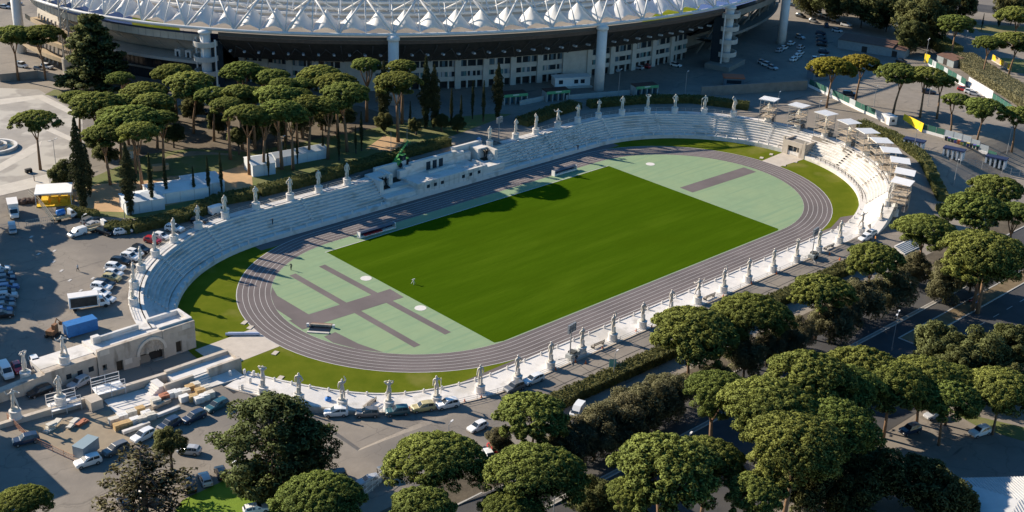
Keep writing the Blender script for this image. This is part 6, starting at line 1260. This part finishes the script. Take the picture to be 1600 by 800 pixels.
lowwall([(107.28, 44.52), (141.70, 28.00)], 3.0, 'dark concrete wall with piers right of the ticket gates', dconcrete); lowwall([(-60.42, 187.49), (-49.33, 184.67), (-40.86, 162.72), (-37.09, 151.51)], 2.4, 'long pale-capped wall between the piazza and the stadium street', dconcrete)
for i, (q, lab_) in enumerate((((66.97, 70.12), 'left green-fronted ticket gate in the shade below the stadium'), ((93.93, 57.05), 'right green-fronted ticket gate in the shade below the stadium'), ((53.92, 75.60), 'partly hidden ticket gate with green edge by the cypress'))):
    t = thing('ticket_gate', lab_, 'gate', (*q, 5.5), R(-21)); m = MB(); m.box(-4, 4, -2, 2, 3.0, 3.3); m.build('roof', mat('brown_roof', (.10, .05, .04), .8), t); m = MB(); m.box(-4, 4, -2.1, -2.0, 2.4, 3.3); m.build('fascia', mat('green_fascia', (.10, .36, .18), .6), t); m = MB(); m.box(-1, 1, -2.13, -2.1, 2.85, 3.15); m.build('sign_strip', whitep, t)
    for k in range(5):
        m = MB(); m.box(-3.9+k*1.9, -3.6+k*1.9, -2, 2, 0, 3.0); m.build('pier', conc_w, t)
    m = MB(); m.box(-3.9, 4, -.2, 0, 0, 2.4); m.build('shutter', mat('teal_shutter', (.05, .16, .24), .6), t)
for i, (q, lab_) in enumerate((((125.85, 46.10), 'orange-roofed kiosk in the shade left of the fence'), ((156.73, 33.83), 'red-roofed kiosk beside the yellowish pine'))):
    t = thing('kiosk', lab_, 'kiosk', (*q, 5.5), R((-46, -24)[i])); m = MB(); m.box(-3.2, 3.2, -2, 2, 0, 2.8); m.build('body', mat('kiosk_grey', (.16, .2, .23), .7), t); m = MB(); m.box(-3.5, 3.5, -2.4, 2.3, 2.8, 3.2); m.build('roof', mat('orange_roof', (.42, .13, .07), .7), t); m = MB(); m.box(-2.4, 2.4, -2.03, -2.0, 1, 2.2); m.build('window', glass_d, t)
# sheds at the lane mouth and shaded sheds
for i, (q, sz, lab_) in enumerate((((204.14, 44.83), (20, 8, 3.4), 'long shaded grey shed behind the yellowish pine'), ((206.56, 34.23), (8, 6, 3), 'shaded grey shed at the mouth of the lane'), ((211.49, 15.67), (9, 4, 2.6), 'brown-roofed open shelter beside the lane fence'))):
    t = thing('shed', lab_, 'shed', (*q, 5.5), R((-74, -74, -111)[i])); L, W, H = sz; m = MB(); m.box(-L/2, L/2, -W/2, W/2, 0, H); m.build('wall', mat('shed_grey', (.26, .30, .31), .8, .12, 1), t); m = MB(); m.add([(-L/2-.2, -W/2-.3, H), (L/2+.2, -W/2-.3, H), (L/2+.2, W/2+.3, H+.8), (-L/2-.2, W/2+.3, H+.8), (-L/2-.2, -W/2-.3, H-.1), (L/2+.2, -W/2-.3, H-.1)], [(0, 1, 2, 3), (0, 4, 5, 1)]); m.build('roof', mat('rust_roof', (.14, .08, .06), .8, .2, 1), t); m = MB(); m.box(-1, 1, -W/2-.03, -W/2, 0, 2.2); m.build('door', darkst, t)
# ------------------------------------------------------------------ poles and lamps
def lamp(q, h, label, double=False, group=None):
    t = thing('street_lamp', label, 'lamp post', q[:3], R(20), group); m = MB(); m.tube([(0, 0, 0), (0, 0, h)], [.1, .06], 8); m.build('pole', galv, t)
    for s_ in ((-1, 1) if double else (1,)):
        m = MB(); m.tube([(0, 0, h-.1), (s_*.9, 0, h+.15)], .045, 5); ar = m.build('arm', galv, t); m = MB(); m.box(min(s_*.7, s_*1.5), max(s_*.7, s_*1.5), -.16, .16, h+.1, h+.22); m.build('lantern', whitep, ar)
for q, d, lab_ in (((-79.44, 107.60, 5.50, 6.47), True, 'twin-headed lamp post on the pale piazza'), ((9.66, -86.23, 0.51, 8.57), True, 'twin-headed lamp post on the avenue median'), ((-58.64, -88.10, 0.51, 7.67), True, 'lamp post rising between the foreground pines'), ((-24.39, -88.47, 0.51, 8.22), True, 'lamp post behind the big foreground pines'), ((-83.93, -81.69, 1.00, 1.49), False, 'lamp head low beside the avenue at the bottom'),
                   ((200.28, 19.05, 5.50, 9.91), True, 'lamp post at the mouth of the upper lane'), ((142.38, 2.96, 5.50, 6.72), False, 'lamp post in front of the yard fence'), ((157.93, -6.95, 5.50, 5.48), False, 'lamp post among the yard pines'), ((-44.35, -58.15, 0.51, 6.18), False, 'lamp post with green sign by the long hedge'), ((-82.63, -54.02, 0.91, 2.39), False, 'lamp post in the forecourt behind the pine'), ((-93.63, 62.83, 5.50, 3.19), False, 'lamp post before the low hedge'), ((-83.36, 62.64, 5.50, 3.74), False, 'lamp post with yellow lantern by the hedge'),
                   ((113.27, -28.54, 5.50, 6.32), False, 'lamp post by the leftmost turnstile'), ((107.17, -45.33, 1.80, 7.12), False, 'lamp post at the end of the curved hedge'), ((84.60, 59.61, 5.50, 8.76), False, 'lamp post before the shaded low wall'), ((103.06, 47.65, 5.50, 7.82), False, 'lamp post right of the ticket gates'), ((109.65, 1.88, 5.50, 7.97), False, 'lamp post behind the scaffold towers'), ((142.38, -42.55, 2.80, 7.87), False, 'pole beside the green fence end'), ((250.64, 30.70, 5.50, 1.00), False, 'lamp post beside the hedged lane'), ((-34.79, 69.49, 5.50, 8.32), False, 'thin pole beside the marquee'), ((118.38, 22.55, 5.50, 4.38), False, 'lamp post between the first two scaffold towers')):
    lamp(q, max(3.0, min(q[3], 12)), lab_, d)
q = (-43.05, -56.60, 0.51); t = thing('banner', 'small green and white banner on the lamp post by the long hedge', 'banner', (q[0], q[1], q[2]+1.4), R(-40)); m = MB(); m.box(-.7, .7, .12, .16, .6, 2.3); m.build('panel', mat('banner_green', (.25, .5, .4), .6), t); m = MB(); m.box(-.72, .72, .1, .14, 2.3, 2.4); m.build('bar', galv, t)
def light_tower(q, h, label, trailer=True):
    t = thing('light_tower', label, 'floodlight', q[:3], R(10)); m = MB(); m.tube([(0, 0, .6), (0, 0, h)], [.16, .1], 8); m.build('mast', galv, t)
    for i in range(3):
        for j in range(2):
            m = MB(); m.box(-1.2+i*.85, -.5+i*.85, -.35, .1, h-1.3+j*.95, h-.5+j*.95); m.build('floodlight', mat('lamp_housing', (.22, .24, .26), .5), t)
    m = MB(); m.box(-1.3, 1.3, -.05, .05, h-.42, h-.3); m.build('crossbar', galv, t)
    if trailer:
        m = MB(); m.box(-.6, 2.6, -.7, .7, .45, 1.25); m.build('generator', mat('generator_grey', (.4, .41, .38), .6, .2, 2), t); m = MB(); m.box(.3, 1.6, -.72, .72, 1.26, 1.6); m.build('hood', mat('dark_hood', (.08, .08, .07), .6), t)
        for s_ in (-1, 1):
            m = MB(); m.tube([(1.2, s_*.72, .38), (1.2, s_*.92, .38)], .38, 12); m.build('wheel', tyre, t); m = MB(); m.tube([(0, 0, .5), (-1.6, s_*1.7, .1)], .06, 5); m.build('outrigger', galv, t)
light_tower((-44.62, -46.57, 0.51, 8.47), 7.6, 'mobile floodlight mast on a trailer at the left of the near terrace road'); light_tower((35.95, -48.26, 0.54, 10.06), 7.6, 'mobile floodlight mast on a trailer at the right of the near terrace road'); light_tower((24.59, 50.31, 5.50, 7.17), 7.0, 'shaded floodlight mast behind the grandstand right of the tribune', False)
# flagpoles near the tribune
for q, lab_ in (((-8.64, 56.94, 5.50, 9.01), 'left flagpole behind the tribune'), ((-2.65, 57.55, 5.50, 8.42), 'right flagpole behind the tribune')):
    t = thing('flagpole', lab_, 'flagpole', q[:3]); m = MB(); m.tube([(0, 0, .3), (0, 0, 8)], [.09, .05], 7); m.build('pole', galv, t); m = MB(); m.obox((0, 0, 0), (.6, .6, .3)); m.build('footing', concrete, t)
# cooling van clutter behind the tribune and spectators' umbrella
q = (22.16, 55.89, 3.65); t = thing('portable_tank', 'round blue and white tank behind the tribune wall', 'tank', q); m = MB(); m.lathe([(.9, 0), (1.0, .3), (1.0, 1.6), (.5, 2.1)], 14); m.build('tank', mat('tank_blue', (.12, .3, .55), .4), t, True); m = MB(); m.cyl((0, 0, 2.05), .3, .25, 10); m.build('cap', whitep, t)
car((22.26, 49.56, 4.71, -0.13), 'suv', 'black', 'black sport utility car behind the right wing of the tribune'); car((23.54, 54.14, 3.65, -2.24), 'hatchback', 'red', 'red hatchback behind the right wing of the tribune')
# benches on the near terrace, cones and small tank
bn = MB(); 
def bench(q, rz, label):
    t = thing('bench', label, 'bench', q, rz, 'benches on the near terrace')
    for k in range(3):
        m = MB(); m.box(-1.6, 1.6, -.4+k*.3, -.16+k*.3, .5, .56); m.build('slat', mat('bench_wood', (.36, .32, .27), .8), t)
    for k in range(2):
        m = MB(); m.box(-1.6, 1.6, .55, .6, .75+k*.3, .95+k*.3); m.build('back_slat', MATS['bench_wood'], t)
    for x in (-1.4, 1.4):
        m = MB(); m.box(x-.05, x+.05, -.4, .58, 0, .5); m.box(x-.05, x+.05, .53, .6, .5, 1.3); m.build('leg', darkst, t)
for q, a, lab_ in (((-85.99, -35.38), 200, 'bench between two statues on the near left bend'), ((-36.25, -46.19), 180, 'bench on the near terrace right of the left floodlight mast'), ((-0.50, -46.29), 180, 'bench on the near terrace beside the pine tops'), ((44.70, -47.02), 180, 'bench on the near terrace right of the right floodlight mast')):
    bench((*q, .57), R(a), lab_)
q = (-91.52, -30.24); t = thing('water_butt', 'small bright blue tank on the near left terrace', 'tank', (*q, 1.0)); m = MB(); m.lathe([(.55, 0), (.6, .1), (.6, .9), (.3, 1.1)], 12); m.build('body', MATS['blue_plastic'], t, True); m = MB(); m.cyl((0, 0, 1.08), .18, .12, 8); m.build('cap', blackm, t)
cm = mat('cone_orange', (.65, .16, .05), .6); cone = MB(); cone.box(-.25, .25, -.25, .25, 0, .05); cone.lathe([(.2, .05), (.05, .7)], 10); CONE = cone.mesh('traffic_cone', cm)
for i, q in enumerate(((-81.18, -41.25, 0.51), (-68.24, -46.57, 0.51), (-71.57, -45.63, 0.51), (-49.76, -47.76, 0.51), (-44.49, -48.05, 0.51), (-43.29, -49.72, 0.51), (-36.18, -47.56, 0.51), (-25.04, -46.81, 0.51), (-21.18, -47.69, 0.51), (2.69, -47.90, 0.51), (13.13, -47.75, 0.51), (41.63, -49.47, 0.55), (41.06, -52.76, 0.51), (22.30, -47.98, 0.51))):
    tag(link('traffic_cone', CONE, None, q), 'orange traffic cone, %s from the left along the terrace edge' % nth(i), 'cone', 'cones along the terrace edge')
# steps block and fence at the right-hand pavement
t = thing('concrete_steps', 'pale flight of steps with rails half hidden by pines right of the white cars', 'steps', (60.38, -58.36, 0.51), R(0))
for k in range(7):
    m = MB(); m.box(-4, 4, -k*.45, .45-k*.45, 0, 1.3-.17*k); m.build('step', marble, t)
# ------------------------------------------------------------------ people
skin_c = mat('skin', (.45, .28, .2), .6)
def person(q, top, legs, label, pose, rz):
    def mf(c): z = c.z/1.75; return 2 if z > .875 else (1 if z < .53 else 0)
    me = body('person', [top, legs, skin_c, darkst], pose, 1.75, mf, 1.05)
    for p_ in me.polygons:
        if p_.center.z > 1.66: p_.material_index = 3
    tag(link('person', me, None, (q[0], q[1], q[2]), rz), label, 'person')
dk_ = mat('dark_cloth', (.03, .03, .04), .8); nv_ = mat('navy_cloth', (.03, .04, .09), .8); or_ = mat('orange_cloth', (.6, .25, .08), .8); lg_ = mat('light_cloth', (.5, .5, .5), .8)
walk = dict(foot_l=(-.06, .13, .045), foot_r=(.06, -.14, .06), knee_l=(-.06, .1, .28), knee_r=(.06, -.02, .27), hand_l=(-.15, -.08, .52), hand_r=(.15, .14, .54)); reach = dict(hand_r=(.18, .24, .72), elbow_r=(.17, .1, .68))
person((-104.91, 42.02, 5.50), lg_, dk_, 'person in pale top and dark trousers walking across the left car park', walk, .5)
person((*(-62.80, 24.46), .03), dk_, dk_, 'person in dark clothes standing at the inner edge of the left bend', reach, 2)
person((*(-55.64, 42.68), Z0+4*DZ), dk_, dk_, 'person in dark clothes standing on the shaded steps left of the tribune', reach, 1.5)
person((*(45.63, 39.25), Z0+1*DZ), dk_, nv_, 'person in dark clothes standing low on the steps right of the tribune', {}, 3)
person((57.51, -52.03, 0.51), or_, dk_, 'person in orange top beside the white cars at the right', {}, 1); person((-100.83, 86.66, 5.50), dk_, dk_, 'person in dark clothes behind the white box van', {}, 1); person((-89.03, 98.90, 5.50), dk_, mat('brown_cloth', (.2, .1, .05), .8), 'person in dark top on the pale piazza band', {}, 1)
person((-41.73, 220.34, 5.50), dk_, dk_, 'person in dark clothes on the street left of the stadium', walk, 1); person((-38.86, 219.31, 5.50), dk_, nv_, 'person in navy trousers on the street beside the white column', walk, 2.5)
q = (-87.62, 105.42, 5.50); t = thing('street_sweeper_cart', 'small dark cart on the piazza', 'cart', q); m = MB(); m.box(-.8, .8, -.5, .5, .35, 1.1); m.build('body', darkst, t)
for x in (-.5, .5):
    m = MB(); m.tube([(x, -.55, .3), (x, .55, .3)], .3, 10); m.build('wheel', tyre, t)
# motorbikes on the avenue
for q, c, lab_ in (((44.41, -85.03, 0.51, -0.20), 'red', 'red motor scooter parked by the median tree'), ((44.29, -86.19, 0.51, -0.20), 'blue', 'blue motor scooter parked by the median tree')):
    t = thing('motor_scooter', lab_, 'scooter', q[:3], q[3]); m = MB(); m.tube([(-.7, 0, .55), (-.2, 0, .45), (.3, 0, .35), (.55, 0, .95)], [.2, .2, .12, .14], 8); m.build('body', paint(c), t, True); m = MB(); m.box(-.75, -.05, -.14, .14, .72, .84); m.build('saddle', blackm, t); m = MB(); m.tube([(.5, -.3, 1.05), (.5, .3, 1.05)], .03, 6); m.build('handlebar', darkst, t)
    for x in (-.6, .65):
        m = MB(); m.tube([(x, -.07, .25), (x, .07, .25)], .25, 12); m.build('wheel', tyre, t)
# tree on the avenue island, off-frame pines whose shade reaches the left car park
q = (40.07, -88.93, 0.51); t = thing('umbrella_pine', 'tall bare-trunked pine standing on the avenue island', 'pine tree', q); link('trunk', TRUNKS[2], t, (0, 0, 0), 1, (1.25, 1.25, 1.35)); link('crown', PINES[7], t, (0, 0, 14.2), 0, 5.6)
pines([(-112, 88, 5.5, 12, 6), (-120, 79, 5.5, 12, 6.5), (-122, 86, 5.5, 12, 6.5), (-126, 66, 5.5, 12, 6.5), (-131, 62, 5.5, 12, 6.5), (-127, 56, 5.5, 12, 5.5), (-138, 45, 5.5, 12, 6.5), (-145, 36, 4.5, 12, 6.5)], 'beyond the left edge of the car park', 'pines beyond the left edge')
# ------------------------------------------------------------------ buildings at the frame corners
t = thing('apartment_block', 'plain plastered block beyond the left edge casting a shadow on the lot', 'building', (-165, 6.5, 1.5)); pl_ = mat('ochre_plaster', (.5, .36, .22), .85, .1, .5)
m = MB(); m.box(-15, 15, -10.5, 10.5, 0, 13.2); m.build('wall', pl_, t); m = MB(); m.box(-15.3, 15.3, -10.8, 10.8, 13.2, 13.6); m.build('roof', concrete, t)
for f in range(3):
    for k in range(3):
        m = MB(); m.box(15, 15.06, -4.4+k*3.6, -3.2+k*3.6, 1.6+f*3.4, 3.2+f*3.4); m.build('window', glass_d, t)
    for k in range(7):
        m = MB(); m.box(-13+k*4, -11.8+k*4, -10.56, -10.5, 1.6+f*3.4, 3.2+f*3.4); m.build('window', glass_d, t)
c_ = (-28.10, -132.19); t = thing('pavilion', 'low brick pavilion with pale ribbed metal roof at the bottom right corner', 'building', (*c_, .5), R(-38)); rf_ = mat('ribbed_roof', (.55, .55, .54), .5, .08, .6)
m = MB(); m.box(-7, 12, -8, 8, 0, 3.2); m.build('wall', mat('brick_red', (.32, .12, .08), .85, .15, 1.5), t)
m = MB(); m.add([(-7.6, -8.6, 3.2), (12.6, -8.6, 3.2), (12.6, 8.6, 3.2), (-7.6, 8.6, 3.2), (0, 0, 4.6), (12.6, 0, 4.6)], [(0, 1, 5, 4), (2, 3, 4, 5), (3, 0, 4), (1, 2, 5)]); m.build('roof', rf_, t)
for i in range(36):
    x = -6.8+i*.54
    for s_ in (-1, 1):
        top = Vector((max(x, 0) if x > 0 else x*0+0, 0, 4.66)) if x > 0 else Vector((x, s_*8.6*(-x)/7.6*1.0, 4.66-1.4*(-x)/7.6)); m = MB(); m.tube([(x, s_*8.6, 3.27), tuple(top) if x <= 0 else (x, 0, 4.66)], .07, 4); m.build('roof_rib', rf_, t)
m = MB(); m.box(-13, -7.02, -5, 5, 0, 2.6); m.build('glass_annex', mat('annex_blue', (.25, .35, .42), .3), t)
for k in range(9):
    m = MB(); m.box(-13.05, -12.98, -5+k*1.25, -4.85+k*1.25, 0, 2.7); m.build('mullion', whitep, t)
for k in range(4):
    m = MB(); m.box(-7.06, -7, -7+k*3.6, -5+k*3.6, 2.7, 3.1); m.build('window', glass_d, t)

q = (-86.74, 128.46); t = thing('fountain', 'round stone fountain basin at the left edge of the piazza', 'fountain', (*q, 5.5))
for r0_, r1_, h_, nm in ((5.0, 5.8, .9, 'outer_rim'), (2.6, 3.2, 1.3, 'inner_rim')):
    m = MB(); a = [(r1_*math.cos(2*PI*i/40), r1_*math.sin(2*PI*i/40)) for i in range(41)]; b = [(r0_*math.cos(2*PI*i/40), r0_*math.sin(2*PI*i/40)) for i in range(41)]
    m.strip([(*p_, 0) for p_ in a], [(*p_, h_) for p_ in a]); m.strip([(*p_, h_) for p_ in a], [(*p_, h_) for p_ in b]); m.strip([(*p_, h_) for p_ in b], [(*p_, 0) for p_ in b]); m.build(nm, marble, t)
m = MB(); m.lathe([(1.4, 0), (1.4, .5), (1.9, 1.4), (1.5, 2.4), (.3, 2.9)], 24); m.build('stone_ball', marble, t, True); m = MB(); m.cyl((0, 0, .1), 5.0, .2, 40); m.build('water', mat('pool_water', (.05, .08, .09), .08), t)
